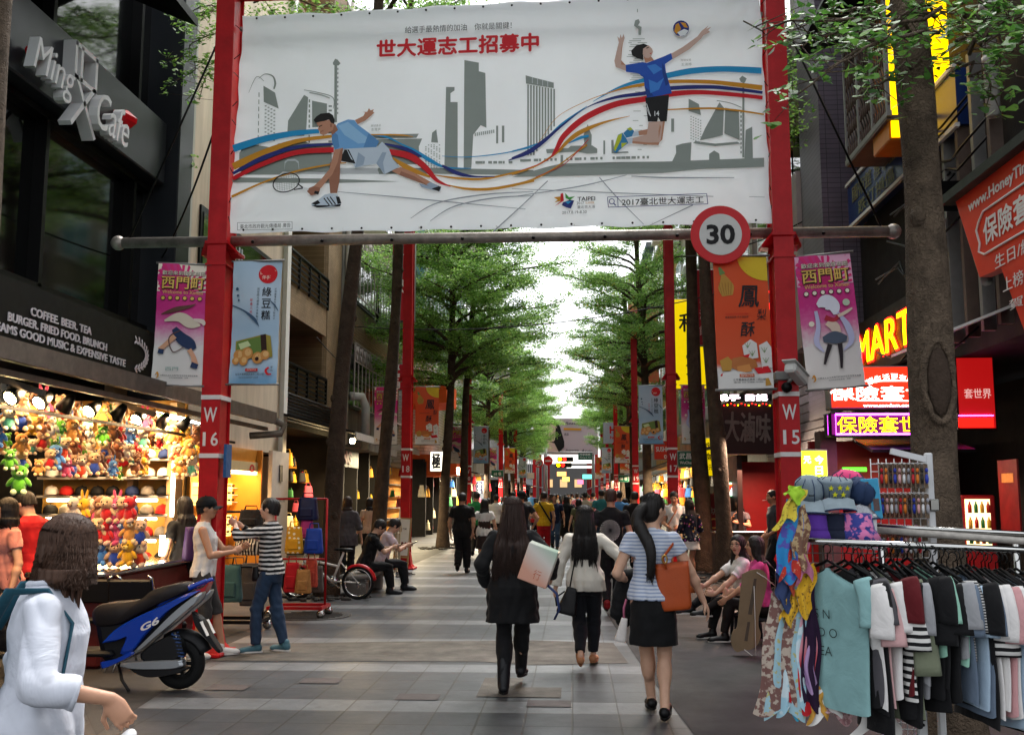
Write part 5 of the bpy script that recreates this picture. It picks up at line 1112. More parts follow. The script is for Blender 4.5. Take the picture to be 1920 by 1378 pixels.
class Person:
 def __init__(s,label,x,y,rz=0.,H=1.62,sex='f',h=.009,skin=SK,pel=None,lean=(0,0),head=(0,0,0),arms=None,legs=None,build=1.0,group=None,z=0.,sh=0.,act=True):
  s.H,s.h,s.skin,s.sex,s.k=H,h,skin,sex,build
  s.t=thing('person',label,'person',(x,y,z),rz,group)
  s.tor=TOR_F if sex=='f' else TOR_M;sw=.098 if sex=='f' else .113
  s.P=Vector(pel or(0,0,.515*H));ax=Vector((lean[0],lean[1],1)).normalized();sx=Vector((math.cos(sh),math.sin(sh),0));sx=(sx-ax*sx.dot(ax)).normalized();sy=ax.cross(sx)
  s.A=np.array([sx[:],sy[:],ax[:]]).T;s.ax,s.sx,s.sy=ax,sx,sy
  s.nb=s.P+ax*(.335*H);s.shd={-1:s.P+ax*.297*H-sx*sw*H,1:s.P+ax*.297*H+sx*sw*H}
  s.hr=Matrix.Rotation(head[0],3,'Z')@Matrix.Rotation(head[1],3,'X')@Matrix.Rotation(head[2],3,'Y')
  s.nk=s.nb+ax*.03*H+s.hr@Vector((0,.008*H,.012*H));s.hc=s.nk+s.hr@Vector((0,.012*H,.062*H))
  u,f=.172*H,.150*H;s.arm={}
  for sd in(-1,1):
   d=(arms or{}).get(sd,{});w=d.get('w',(sd*.175*H,.03*H,.50*H));w=Vector(w);e,w2=ikj(s.shd[sd],w,u,f,d.get('pole',(sd*.35,-1,-.1)))
   hd=Vector(d['hd']).normalized()if 'hd' in d else(w2-e).normalized();s.arm[sd]=(e,w2,hd,d.get('curl',.35),Vector(d.get('palm',(-sd,0,0))))
  s.leg={};tl,sl=.238*H,.238*H
  for sd in(-1,1):
   d=(legs or{}).get(sd,{});a=Vector(d.get('a',(sd*.055*H,0,.045*H)));hp_=s.P+s.sx*sd*.052*H;k_,a2=ikj(hp_,a,tl,sl,d.get('pole',(0,1,0)))
   s.leg[sd]=(hp_,k_,a2,d.get('yaw',sd*-.1),d.get('pitch',0.))
 def bounds(s,pts,m):
  P=np.array([p[:]for p in pts]);return P.min(0)-m,P.max(0)+m
 def footframe(s,sd):
  _,k_,a,yaw,pit=s.leg[sd];T=Matrix.Rotation(yaw,3,'Z')@Matrix.Rotation(-pit,3,'X');return a,T
 def link(s,name,VF,mats,mi=None,extra=None):
  V,F_=VF
  if extra is not None and len(extra[0]):F_=np.concatenate([F_,extra[1]+len(V)]);V=np.concatenate([V,extra[0]])
  return link_mesh(name,np_mesh(name,V,F_,mats,mi),s.t)
 def body(s,face=True,feet=True,lk=.7):
  H,k=s.H,s.k;q_=k*lk;pts=[s.P,s.hc+Vector((0,0,.07*H))]+[p for sd in(-1,1)for p in(s.arm[sd][0],s.arm[sd][1]+s.arm[sd][2]*.1*H,s.leg[sd][1],s.leg[sd][2]-Vector((0,0,.045*H)),s.shd[sd])]
  lo,hi=s.bounds(pts,.13*H);F_=Fld(lo,hi,s.h);z,w,d=s.tor
  F_.stack(s.P,s.A,np.array(z)*H,np.array(w)*H*k,np.array(d)*H*k,np.array([-.004,-.012,-.01,0,.004,.004,.004,0,-.004,-.004,0])*H,.015)
  F_.cone(s.nb-s.ax*.02*H,s.nk+s.hr@Vector((0,0,.02*H)),.036*H*k,.031*H,.02)
  for sd in(-1,1):
   e,wr,hd,curl,palm=s.arm[sd];F_.cone(s.shd[sd],e,.030*H*k,.0225*H*k,.025);F_.cone(e,wr,.0225*H*k,.0145*H,.012);F_.ell(e.lerp(wr,.3),(.023*H*k,)*3,None,.03)
   hp_,kn,an,yw,pt=s.leg[sd];F_.cone(hp_,kn,.050*H*q_,.032*H*q_,.03*lk);F_.cone(kn,an,.031*H*q_,.021*H*(.5+.5*lk),.02*lk);c=kn.lerp(an,.3);fw=s.footframe(sd)[1]@Vector((0,1,0));F_.ell(c-fw*.010*H,(.033*H*q_,.033*H*q_,.07*H),None,.03*lk)
   if feet:a,T=s.footframe(sd);F_.cone(a+T@Vector((0,-.02*H,-.02*H)),a+T@Vector((0,.095*H,-.033*H)),.022*H,.013*H,.02)
   s.hand(F_,sd)
  s.headf(F_,face);ob=s.link('body',F_.net(),[s.skin])
  if face:s.face()
  return ob
 def hand(s,F_,sd):
  H=s.H;e,wr,hd,curl,palm=s.arm[sd];n=(palm-hd*palm.dot(hd)).normalized()if(palm-hd*palm.dot(hd)).length>1e-4 else hd.orthogonal().normalized();sx=hd.cross(n)
  c=wr+hd*.028*H;Rm=np.array([sx[:],n[:],hd[:]]).T;F_.ell(c,(.024*H,.011*H,.034*H),Rm,.012)
  r=max(.0052*H,s.h*.72)
  for i,(o,l)in enumerate(((-.018,.036),(-.006,.043),(.006,.041),(.017,.032))):
   k0=wr+hd*.054*H+sx*o*H;d1=(hd*math.cos(curl*.9)+n*math.sin(curl*.9));d2=(hd*math.cos(curl*2.1)+n*math.sin(curl*2.1));k1=k0+d1*l*.5*H;k2=k1+d2*l*.5*H
   F_.cone(wr+hd*.04*H+sx*o*H,k0,r,r,.006);F_.cone(k0,k1,r,r*.92,.004);F_.cone(k1,k2,r*.92,r*.8,.004)
  t0=wr+hd*.014*H+sx*(-.018*H);t1=t0+(hd*.6-sx*.75+n*.35).normalized()*.026*H;t2=t1+(hd*.9-sx*.2+n*.4).normalized()*.022*H
  F_.cone(t0,t1,r*1.25,r*1.1,.008);F_.cone(t1,t2,r*1.1,r*.9,.004)
 def hp(s,x,y,z):return s.hc+s.hr@Vector((x*s.H,y*s.H,z*s.H))
 def headf(s,F_,face):
  H=s.H;Rm=np.array(s.hr);F_.ell(s.hp(0,-.004,.012),(.047*H,.056*H,.053*H),Rm,.02);F_.ell(s.hp(0,.012,-.022),(.038*H,.041*H,.044*H),Rm,.03);F_.ell(s.hp(0,.026,-.056),(.017*H,.017*H,.013*H),Rm,.025)
  for sd in(-1,1):F_.ell(s.hp(sd*.047,-.006,-.008),(.007*H,.013*H,.018*H),Rm,.006)
  if face:
   for sd in(-1,1):F_.ell(s.hp(sd*.019,.052,.000),(.012*H,.009*H,.008*H),Rm,.01,True);F_.ell(s.hp(sd*.024,.036,-.018),(.014*H,.014*H,.014*H),Rm,.02)
   F_.ell(s.hp(0,.046,.014),(.034*H,.008*H,.009*H),Rm,.015)
   F_.cone(s.hp(0,.050,.004),s.hp(0,.061,-.017),.006*H,.0085*H,.01)
   for sd in(-1,1):F_.ell(s.hp(sd*.008,.053,-.019),(.006*H,.007*H,.005*H),Rm,.006)
   F_.ell(s.hp(0,.050,-.036),(.016*H,.007*H,.006*H),Rm,.008)
 def face(s,mouth=LIP):
  H=s.H;b=MB();Rm=s.hr
  for sd in(-1,1):
   e=MB();e.ell(s.hp(sd*.0195,.0445,.0015),(.0085*H,.006*H,.0045*H),EYEW,10,Rm);e.ell(s.hp(sd*.0195,.049,.0015),(.0042*H,.003*H,.0042*H),EYED,8,Rm)
   e.tube([s.hp(sd*.0105,.0505,.003),s.hp(sd*.0195,.0515,.0075),s.hp(sd*.029,.047,.003)],.0014*H,BROW,5);e.build('eye',s.t,local=True)
   e=MB();e.tube([s.hp(sd*.010,.054,.0165),s.hp(sd*.02,.0535,.020),s.hp(sd*.031,.046,.016)],[.002*H,.0026*H,.001*H],BROW,6);e.build('eyebrow',s.t,local=True)
  b.tube([s.hp(-.015,.0515,-.036),s.hp(-.005,.0578,-.0345),s.hp(0,.0575,-.0352),s.hp(.005,.0578,-.0345),s.hp(.015,.0515,-.036)],[.0015*H,.0036*H,.0034*H,.0036*H,.0015*H],mouth,6)
  b.tube([s.hp(-.012,.0515,-.0385),s.hp(0,.0565,-.0415),s.hp(.012,.0515,-.0385)],[.0015*H,.004*H,.0015*H],mouth,6);b.build('mouth',s.t,local=True)
 def top(s,mat,hem=.0,off=.010,sleeve=.55,soff=.010,neck=.04,amp=.006,seed=1,flare=.0,nm='shirt',vneck=0.,wide=1.,low=None,mats=None,boat=0.,extra=None,tank=False,fold=.004):
  """hem: height of the lower edge above the hip in body heights; sleeve 0..2 (1 = elbow, 2 = wrist)"""
  H,k=s.H,s.k;pts=[s.P+s.ax*(hem-.02)*H,s.nk]+[p for sd in(-1,1)for p in(s.shd[sd],s.arm[sd][0],s.arm[sd][1])]
  lo,hi=s.bounds(pts,.12*H);F_=Fld(lo,hi,s.h);z,w,d=[np.array(q)*H for q in s.tor];o=off
  zz=np.concatenate([[hem*H],z[z>hem*H+.005]]);ww=np.interp(zz,z,w*k)+o;dd=np.interp(zz,z,d*k)+o
  if hem<0:ww=np.maximum(ww,np.where(zz<.05*H,(.098 if hem>-.07 else .103)*H*k+o,0));dd=np.maximum(dd,np.where(zz<.05*H,.070*H*k+o,0))
  f=np.interp(zz,[hem*H,.2*H,.36*H],[flare,flare*.3,0]);ww=ww*wide**np.interp(zz,[.0,.25*H,.33*H],[1,.6,0])+f;dd=dd+f
  F_.stack(s.P,s.A,zz,ww,dd,np.interp(zz,z,np.array([-.004,-.012,-.01,0,.004,.004,.004,0,-.004,-.004,0])*H),.012,fold=(.025,9,2)if flare>.015 else None)
  for sd in(-1,1):
   e,wr=s.arm[sd][:2]
   if sleeve>0:
    r0,r1=.031*H*k+soff*.6,.0235*H*k+soff*1.1;t=min(1,sleeve);F_.cone(s.shd[sd],s.shd[sd].lerp(e,t),r0,r0+(r1-r0)*t,.02)
    if sleeve>1:F_.cone(e,e.lerp(wr,sleeve-1),r1,max(.016*H+soff*.8,r1-.006*(sleeve-1)),.015)
  if amp:F_.wrinkle(amp,20,seed)
  if fold:
   X,Y,Z=F_.ax[0][:,None,None]-s.P.x,F_.ax[1][None,:,None]-s.P.y,F_.ax[2][None,None,:]-s.P.z
   th=np.arctan2(X,-Y);zz_=Z/H;F_.D+=(fold*1.3*(1-2*np.abs(np.sin(th*4.5+1.3*np.sin(Z*9+seed)+.8*np.sin(X*17))))*np.interp(zz_,[hem,.12,.3],[1.2,.8,.25])+fold*1.3*(1-2*np.abs(np.sin(Z*24+7*X*np.sign(X)+seed+2*np.sin(Y*20))))*np.clip((np.abs(X)-.09*H)/(.03*H),0,1)+fold*.9*(1-2*np.abs(np.sin(Z*17+9*X+seed*2+1.5*np.sin(X*19))))*np.interp(zz_,[.02,.09,.17,.25],[.2,1,.8,0])).astype(np.float32)
  F_.cut(s.P+s.ax*hem*H,(-s.ax)[:])
  if sleeve>0:
   for sd in(-1,1):
    e,wr=s.arm[sd][:2];a,c=(s.shd[sd],e)if sleeve<=1 else(e,wr);t=sleeve if sleeve<=1 else sleeve-1;p=a.lerp(c,t);n=(c-a).normalized();r=.06*H
    q=F_.sub(np.array(p[:])-r,np.array(p[:])+r)
    if q:sl,X,Y,Z=q;v=(X-p[0])*n[0]+(Y-p[1])*n[1]+(Z-p[2])*n[2];F_.D[sl]=np.maximum(F_.D[sl],np.where((X-p[0])**2+(Y-p[1])**2+(Z-p[2])**2<r*r,v,-1).astype(np.float32))
  F_.ell(s.nb+s.ax*.012*H+s.sy*.012*H,((neck+boat)*H,(neck+.004)*H,(.030+boat*.35)*H),s.A,.006,True)
  if vneck:F_.ell(s.nb-s.ax*.03*H+s.sy*.075*H,(.028*H,.05*H,.055*H),s.A,.01,True)
  if tank:
   for sd in(-1,1):F_.ell(s.shd[sd]+s.sx*sd*.008*H-s.ax*.012*H,(.040*H,.06*H,.068*H),s.A,.008,True)
   F_.ell(s.nb-s.ax*.01*H+s.sy*.06*H,(.04*H,.05*H,.05*H),s.A,.01,True)
  if extra:extra(F_)
  ob=s.link(nm,F_.net(),mats or[mat]);s.topob=ob;return ob
 def trousers(s,mat,to=1.92,off=.008,flare=0.,amp=.006,seed=2,nm='trousers',waist=.10):
  H,k=s.H,s.k;pts=[s.P+s.ax*waist*H]+[p for sd in(-1,1)for p in(s.leg[sd][1],s.leg[sd][2])];lo,hi=s.bounds(pts,.12*H);F_=Fld(lo,hi,s.h);z,w,d=[np.array(q)*H for q in s.tor]
  zz=np.concatenate([z[z<waist*H],[waist*H]]);F_.stack(s.P,s.A,zz,np.interp(zz,z,w*k)+off,np.interp(zz,z,d*k)+off,np.interp(zz,z,np.array([-.004,-.012,-.01,0,.004,.004,.004,0,-.004,-.004,0])*H),.01)
  for sd in(-1,1):
   hp_,kn,an=s.leg[sd][:3];r0,r1,r2=.050*H*k+off,.034*H*k+off*1.2,.024*H+off*1.2+flare
   if to<=1:F_.cone(hp_,hp_.lerp(kn,to),r0,r0+(r1+flare-r0)*to,.02)
   else:F_.cone(hp_,kn,r0,r1,.03);F_.cone(kn,kn.lerp(an,to-1),r1+.004,r1+(r2-r1)*(to-1),.02)
   if to>1.5:F_.ell(kn.lerp(an,.3),(.036*H*k+off*.5,)*2+(.07*H,),None,.03)
   a,c=(hp_,kn)if to<=1 else(kn,an);p=a.lerp(c,to if to<=1 else to-1);n=(c-a).normalized();r=.075*H;q=F_.sub(np.array(p[:])-r,np.array(p[:])+r)
   s._cf=getattr(s,'_cf',[]);s._cf.append((p,n,r))
  if amp:
   F_.wrinkle(amp,22,seed)
   for sd in(-1,1):
    for q in(s.leg[sd][1],)if to>1 else():
     Z=F_.ax[2][None,None,:]-q.z;X=F_.ax[0][:,None,None];Y=F_.ax[1][None,:,None];F_.D+=(.0035*np.sin(Z*70+18*X+12*Y+seed)*np.exp(-(Z/.11)**2)*.6).astype(np.float32)
  for p,n,r in s._cf:
   q=F_.sub(np.array(p[:])-r,np.array(p[:])+r)
   if q:sl,X,Y,Z=q;v=(X-p[0])*n[0]+(Y-p[1])*n[1]+(Z-p[2])*n[2];F_.D[sl]=np.maximum(F_.D[sl],np.where((X-p[0])**2+(Y-p[1])**2+(Z-p[2])**2<r*r,v,-1).astype(np.float32))
  s._cf=[];F_.cut(s.P+s.ax*waist*H,s.ax[:]);return s.link(nm,F_.net(),[mat])
 def skirt(s,mat,hem=.30,w0=.085,w1=.12,d1=.09,waist=.10,amp=.004,fold=None,nm='skirt',seed=3):
  H=s.H;lo,hi=s.bounds([s.P+Vector((0,0,waist*H)),Vector((s.P.x,s.P.y,hem*H))],.2*H);lo[2]=hem*H-.03;hi[2]=s.P.z+waist*H+.03;F_=Fld(lo,hi,s.h);zb=hem*H-s.P.z
  zz=[zb,-.06*H,0,.05*H,waist*H];F_.stack(s.P,np.eye(3),zz,[w1*H,(.108 if w1<.13 else .12)*H,.106*H,.098*H,w0*H],[d1*H,.085*H,.08*H,.072*H,.062*H],[0,-.006*H,-.01*H,-.006*H,0],.0,fold)
  if amp:F_.wrinkle(amp,18,seed)
  F_.cut((0,0,hem*H),(0,0,-1));return s.link(nm,F_.net(),[mat])
 def shoes(s,mat,sole=None,kind='shoe',boot=0.):
  H=s.H;sole=sole or M('rubber_sole','#1b1a19',.7,var=.05)
  for sd in(-1,1):
   a,T=s.footframe(sd);b=s.leg[sd];kn=b[1];P=lambda x,y,z:a+T@Vector((x*H,y*H,z*H));lo,hi=s.bounds([P(0,-.05,-.05),P(0,.12,-.05),a+(kn-a).normalized()*(boot+.03)*H],.05*H);F_=Fld(lo,hi,min(s.h,.007))
   F_.cone(P(0,-.018,-.018),P(0,.085,-.028),.026*H,.019*H,.02);F_.ell(P(0,.075,-.030),(.027*H,.042*H,.017*H),np.array(T),.015)
   if boot:F_.cone(a,a.lerp(kn,boot/.238),.032*H,.038*H,.02)
   elif kind!='flat':F_.cone(P(0,-.012,-.01),P(0,-.010,.012),.027*H,.026*H,.015)
   nrm=T@Vector((0,0,-1));F_.cut(P(0,0,-.0415),nrm[:])
   ob=s.link(('boot' if boot else 'shoe'),F_.net(),[mat])
   m=MB();out=[]
   for i in range(16):
    an=2*PI*i/16;out.append(P(.027*math.sin(an)*(1+.12*math.cos(an)),.030+.080*math.cos(an),-.0445))
   m.plate(out,(T@Vector((0,0,.010*H))),sole);inv=m.build('sole',ob,local=True)
 def hair(s,style='short',mat=None,L=.3,w=.075,seed=5,cap=0.,back=.05,fringe=False,tail=None,n=0,curl=.0,wf=1.,lw=1.):
  H=s.H;mat=mat or HB();lo,hi=s.bounds([s.hc+Vector((0,0,.08*H)),s.hc-Vector((0,0,(L if style in('long','bob','pony')else .09)*H+.02))],.14*H);F_=Fld(lo,hi,min(s.h,.010));Rm=np.array(s.hr)
  F_.ell(s.hp(0,-.008,.015),(.054*H+cap,.062*H+cap,.059*H+cap),Rm,.0)
  F_.ell(s.hp(0,-.03,-.02),(.046*H+cap,.038*H+cap,.05*H),Rm,.02)
  F_.ell(s.hp(0,.058,-.022 if fringe else-.014),(.043*H,.045*H,.048*H),Rm,.01,True)
  if style=='short':
   F_.ell(s.hp(0,.0,-.062),(.08*H,.075*H,.042*H),Rm,.012,True)
   for sd in(-1,1):F_.ell(s.hp(sd*.055,.004,-.012),(.016*H,.016*H,.022*H),Rm,.008,True)
  lines=[];r=random.Random(seed)
  if style in('long','bob'):
   zz=np.array([-L,-L*.8,-L*.5,-.06,.0,.03])*H;ww=np.array([w*.86,w,w*1.02,.058,.055,.04])*H;dd=np.array([.018,.028,.036,.045,.05,.03])*H if style=='long' else np.array([.045,.058,.06,.056,.054,.03])*H
   oy=np.array([-back,-back,-back*.9,-.02,-.012,-.01])*H if style=='long' else np.array([-.02,-.018,-.014,-.012,-.01,-.01])*H
   az=Matrix.Rotation(math.atan2(s.hr[1][0],s.hr[0][0]),3,'Z');F_.stack(s.hc,np.array(az),zz,ww,dd,oy,.03,ex=2.4)
   F_.ell(s.hp(0,.062,-.030),(.040*H,.040*H,.058*H),Rm,.01,True)
   for i in range(90 if s.h<.0105 else 30):
    x=r.uniform(-1,1)*ww[0]*1.0;y0=oy[0]-dd[0]*r.uniform(-1,1)*math.sqrt(max(0,1-(x/ww[0])**2));p=s.hc+az@Vector((x,y0,zz[0]*r.uniform(.72,.95)));e=p+Vector((r.gauss(0,.012),r.gauss(0,.008),-r.uniform(.05,.13)*H));lines.append(([p,p.lerp(e,.5)+Vector((r.gauss(0,.005),0,0)),e],[.008,.006,.001]))
  if style=='pony' or tail:
   L_=L;p0=s.hp(0,-.066,.01);F_.ell(p0,(.018*H,.02*H,.02*H),None,.01)
   P=[p0,s.hc+Vector((tail[0]*.4 if tail else 0,0,0))+s.hr@Vector((0,-.105*H,-.05*H)),s.hc+Vector(((tail[0]if tail else 0),-.115*H,-L_*.6*H)),s.hc+Vector(((tail[0]if tail else 0)*1.1,-.108*H,-L_*H))]
   q=crom([p[:]for p in P],6)
   for i in range(len(q)-1):t=i/(len(q)-1);F_.cone(q[i],q[i+1],(.022+.008*math.sin(t*PI))*H*(1-.35*t*t),(.022+.008*math.sin((i+1)/(len(q)-1)*PI))*H*(1-.35*t*t),.01)
   F_.ell(s.hp(0,.0,-.064),(.08*H,.075*H,.040*H),Rm,.012,True)if False else None
   for i in range(30):e=Vector(q[-1])+Vector((r.gauss(0,.018),r.gauss(0,.012),-r.uniform(.02,.08)));lines.append(([Vector(q[-3])+Vector((r.gauss(0,.014),r.gauss(0,.01),0)),Vector(q[-1])+Vector((r.gauss(0,.012),0,0)),e],[.007,.006,.001]))
  if style=='bun':F_.ell(s.hp(0,-.066,.03),(.024*H,.024*H,.024*H),None,.01)
  for i in range(n):
   a=r.uniform(.62,2*PI-.62)if style!='pony' else r.uniform(.9,2*PI-.9);f0=r.uniform(.05,1.0);ph=r.uniform(0,6);P=[];ca,sa=math.cos(a),math.sin(a)
   fr=max(0,ca);ex=r.uniform(1.0,1.06)+cap/(.055*H)
   for j in range(5):
    fi=f0+(1.45-f0)*j/4;P.append(s.hp(.0545*ex*math.sin(fi)*sa,-.008+.0625*ex*math.sin(fi)*ca,.015+.0595*ex*math.cos(fi)))
   if style=='pony':
    e=s.hp(0,-.066,.01);P=[P[0],P[2].lerp(e,.25),P[3].lerp(e,.55),e]
   else:
    p1=P[-1];Lb=L*r.uniform(.86,1.04)*(1 if ca<.3 else .9)
    bx=math.sin(a)*(w+.006*r.gauss(0,1));by=(-back-.022-.012*abs(r.gauss(0,1)))if style=='long' else(-.014+.062*ca*.95);dz=s.hc.z-Lb*H
    az=Matrix.Rotation(math.atan2(s.hr[1][0],s.hr[0][0]),3,'Z');e=s.hc+az@Vector((bx*H,by*H-.0,0));e.z=dz
    if style=='long' and ca>.1:e=s.hc+az@Vector((math.copysign(w*.95,math.sin(a))*H,-.3*back*H,0));e.z=dz+.04*H
    for j in range(1,8):
     t=j/7;q=p1.lerp(e,t**.9);q.x+=curl*math.sin(t*9*wf+ph)*t;q.y+=curl*math.cos(t*8*wf+ph)*t;P.append(q)
   k_=len(P);w0=r.uniform(.0022,.0045)*lw;lines.append((P,[w0*(.5 if j==0 else 1)*(1-.8*(j/(k_-1))**3)for j in range(k_)]))
  X,Y,Z=F_.ax[0][:,None,None]-s.hc.x,F_.ax[1][None,:,None]-s.hc.y,F_.ax[2][None,None,:]-s.hc.z
  th=np.arctan2(X,-Y+.02*H);F_.D+=((.0035 if not n else .002)*np.sin(th*26+2.2*np.sin(Z*14+seed)+2*np.sin(X*40))*np.clip(1.4-np.abs(th)/2.4,.2,1)).astype(np.float32)
  ex=tubes_np(lines)if lines else None;s.hairob=s.link('hair',F_.net(),[mat],None,ex);return s.hairob
 def cap(s,mat,name='cap',brim=True):
  H=s.H;b=MB();T=s.hr;pr=[(.058,-.004),(.0595,.012),(.056,.034),(.043,.056),(.022,.066),(.002,.068)]
  v=MB();b.lathe(s.hp(0,-.006,.010),[(r*H*1.02,z*H)for r,z in pr],mat,22,T@Matrix.Diagonal((1,1.13,1)))
  b.ell(s.hp(0,-.006,.079),(.006*H,.006*H,.004*H),mat,8)
  if brim:b.grid(lambda u,q:s.hp((u-.5)*.098,.042+.062*q*math.cos((u-.5)*2.2),.012-.012*q-.018*abs(u-.5)**2*4),10,6,mat);n=len(b.v)
  return b.build(name,s.t,local=True)
 def glasses(s,mat=None):
  H=s.H;mat=mat or blackmt;b=MB()
  for sd in(-1,1):
   b.tube([s.hp(sd*.0215+.0155*math.cos(a),.0575-.006*abs(math.cos(a)),.0+.0115*math.sin(a))for a in np.linspace(0,2*PI,15)[:-1]],.0014*H,mat,5,closed=True);b.tube([s.hp(sd*.036,.052,.004),s.hp(sd*.049,.02,.005),s.hp(sd*.050,-.008,.002)],.0013*H,mat,5)
  b.tube([s.hp(-.007,.060,.004),s.hp(.007,.060,.004)],.0013*H,mat,5);return b.build('glasses',s.t,local=True)
 def strap(s,pts,w,mat,nm='strap',parent=None,lift=.0):
  b=MB();b.tube([Vector(p)for p in crom([tuple(p)for p in pts],6)],w,mat,6,flat=.35);return b.build(nm,parent or s.t,local=True)
def walk(H,step=.30,front=1,lift=.07,wide=.05):
 f={'a':(front*wide*H,step*.5,.047*H),'pitch':.0};b={'a':(-front*wide*H*.9,-step*.5,.047*H+lift),'pitch':-.55}
 return{front:f,-front:b}
# the people
def bagmesh(mb,c,w,h,d,mat,tw=1.,td=.6,T=None,rows=8,ex=4.,open_=True):
 """soft bag: rounded-rectangle rings from the bottom (c) upward"""
 c=Vector(c);v=[];n=28;f=[];T=T or Matrix.Identity(3)
 prof=[(0,.0)]+[(.04,.94)]+[(t,1.0)for t in np.linspace(.1,1,rows)]
 for i,(t,s_)in enumerate(prof):
  ww=w/2*(1+(tw-1)*t)*(s_ or .9);dd=d/2*(1+(td-1)*t)*(s_ or .85)
  for j in range(n):
   a=2*PI*j/n;ca,sa=math.cos(a),math.sin(a)
   p=Vector((ww*math.copysign(abs(ca)**(2/ex),ca),dd*math.copysign(abs(sa)**(2/ex),sa)+.012*math.sin(t*9+j*.9)*t*(1-t),h*t));v.append(c+T@p)
 for i in range(len(prof)-1):
  for j in range(n):f.append((i*n+j,i*n+(j+1)%n,(i+1)*n+(j+1)%n,(i+1)*n+j))
 f.append(tuple(range(n-1,-1,-1)))
 if not open_:f.append(tuple((len(prof)-1)*n+j for j in range(n)))
 else:
  b0=len(v)
  for j in range(n):p=Vector(v[(len(prof)-1)*n+j]);v.append(p.lerp(c+T@Vector((0,0,h)),.06)-T@Vector((0,0,h*.25)))
  for j in range(n):f.append(((len(prof)-1)*n+j,(len(prof)-1)*n+(j+1)%n,b0+(j+1)%n,b0+j))
  f.append(tuple(b0+j for j in range(n)))
 mb.add(v,f,mat,True)
blackc=cloth('black_cloth','#131315');blackc2=cloth('black_jersey','#18181b');whitec=cloth('white_cotton','#d6d3ce',.8);navyc=cloth('navy_cloth','#15171f');leather=M('black_leather','#121113',.4,var=.1,scale=30,bump=.15,bscale=120);tanshoe=M('tan_shoe','#a4714e',.6,var=.1)
q=gp(962,1296);H=1.555
pw_=Person('woman with long brown hair in black coat and rubber boots holding pastel paper bag',q.x,q.y-.05,-.04,H,'f',.0085,SKL,(0,0,.508*H),(0,.02),(0,.05,0),{1:{'w':(.20*H,.07*H,.60*H),'pole':(.7,-1,-.2),'curl':.9},-1:{'w':(-.15*H,.05*H,.56*H)}},{-1:{'a':(-.045*H,-.03*H,.047*H)},1:{'a':(.02*H,.25*H,.047*H)}})
pw_.body(False);pw_.top(blackc,-.145,.018,2.0,.02,.03,.004,4,.035,'coat',fold=.003);pw_.trousers(blackc2,1.9);pw_.shoes(M('black_rubber','#1d1d21',.42,var=.12,scale=9),None,'boot',.15);pw_.hair('long',HBR(),.36,.10,back=.066,seed=8,n=1600,curl=.008,lw=.7)
c=gp(962,1296);T=rot('Z',-.1)@rot('Y',.35)@rot('X',.1)
pb=thing('paper_bag','pastel pink and green glossy paper bag under the arm of the woman in black coat','bag',(c.x+.45,c.y+.02,.88))
pm=M('pastel_card','#ffffff',.3,var=0,spec=.5);tc=node(pm,'ShaderNodeTexCoord');sp=node(pm,'ShaderNodeSeparateXYZ');pm.node_tree.links.new(tc.outputs['Object'],sp.inputs[0]);rr=node(pm,'ShaderNodeValToRGB');pm.node_tree.links.new(math_(pm,'MULTIPLY_ADD',math_(pm,'ADD',sp.outputs[0],math_(pm,'MULTIPLY',sp.outputs[2],1.0)),1.9,.42),rr.inputs[0])
for e,(p_,cc_)in zip([rr.color_ramp.elements[0],rr.color_ramp.elements[1]],((.1,'#d39c86'),(.9,'#9ec4ac'))):e.position=p_;e.color=lin(cc_)
e=rr.color_ramp.elements.new(.5);e.color=lin('#d5cfc6');pm.node_tree.links.new(rr.outputs[0],pm.node_tree.nodes['Principled BSDF'].inputs['Base Color'])
b=MB();pc=at(1010,1058,8.05);b.box(pc,(.24,.11,.30),pm,T,bev=.006);bg_=b.build('card_body',pb)
b=MB();n_=T@Vector((0,-1,0));b.text('行',pc+n_*.057+T@Vector((.02,0,-.07)),T@Vector((1,0,0)),T@Vector((0,0,1)),M('red_print','#b8502e',.5,var=0),.06,.075,0,-.01);b.build('lettering',bg_)
b=MB();b.tube([pc+T@Vector((.1,0,-.12)),pc+Vector((.14,-.02,-.22)),pc+Vector((.16,-.02,-.34)),pc+Vector((.12,0,-.42))],.012,M('blue_ribbon','#2a3a66',.6,var=.1),6,flat=.3);b.build('ribbon',pb)
q=gp(1097,1252);H=1.475;bl_=M('ivory_blouse','#c9c2b5',.6,var=.06,scale=6,bump=.45,bscale=6,bdist=.04,warpn=.7)
pw2=Person('woman with straight black hair in ivory blouse and black trousers',q.x+.01,q.y,-.05,H,'f',.0085,SKL,(0,0,.508*H),(0,.03),(0,.08,0),{-1:{'w':(-.19*H,-.0*H,.50*H),'pole':(-.8,-.6,0),'curl':.7},1:{'w':(.22*H,.03*H,.56*H),'pole':(.8,-.5,0)}},{-1:{'a':(-.03*H,-.10*H,.09*H),'pitch':-.75},1:{'a':(.04*H,.16*H,.047*H)}})
pw2.body(False);pw2.top(bl_,-.03,.018,1.92,.018,.035,.005,7,.018,'blouse',fold=.003);pw2.trousers(navyc,1.88,.01);pw2.shoes(tanshoe,M('tan_sole','#8d5f40',.7,var=.1),'flat');pw2.hair('long',HB(),.27,.078,back=.072,seed=11,n=900,curl=.003)
pw2.strap([(-.07,-.085,1.22),(-.085,-.11,1.05),(-.13,-.12,.8),(-.16,-.10,.66)],.009,leather,'bag_strap');pw2.strap([(-.07,-.08,1.22),(-.09,-.02,1.235),(-.08,.06,1.2)],.009,leather,'bag_strap')
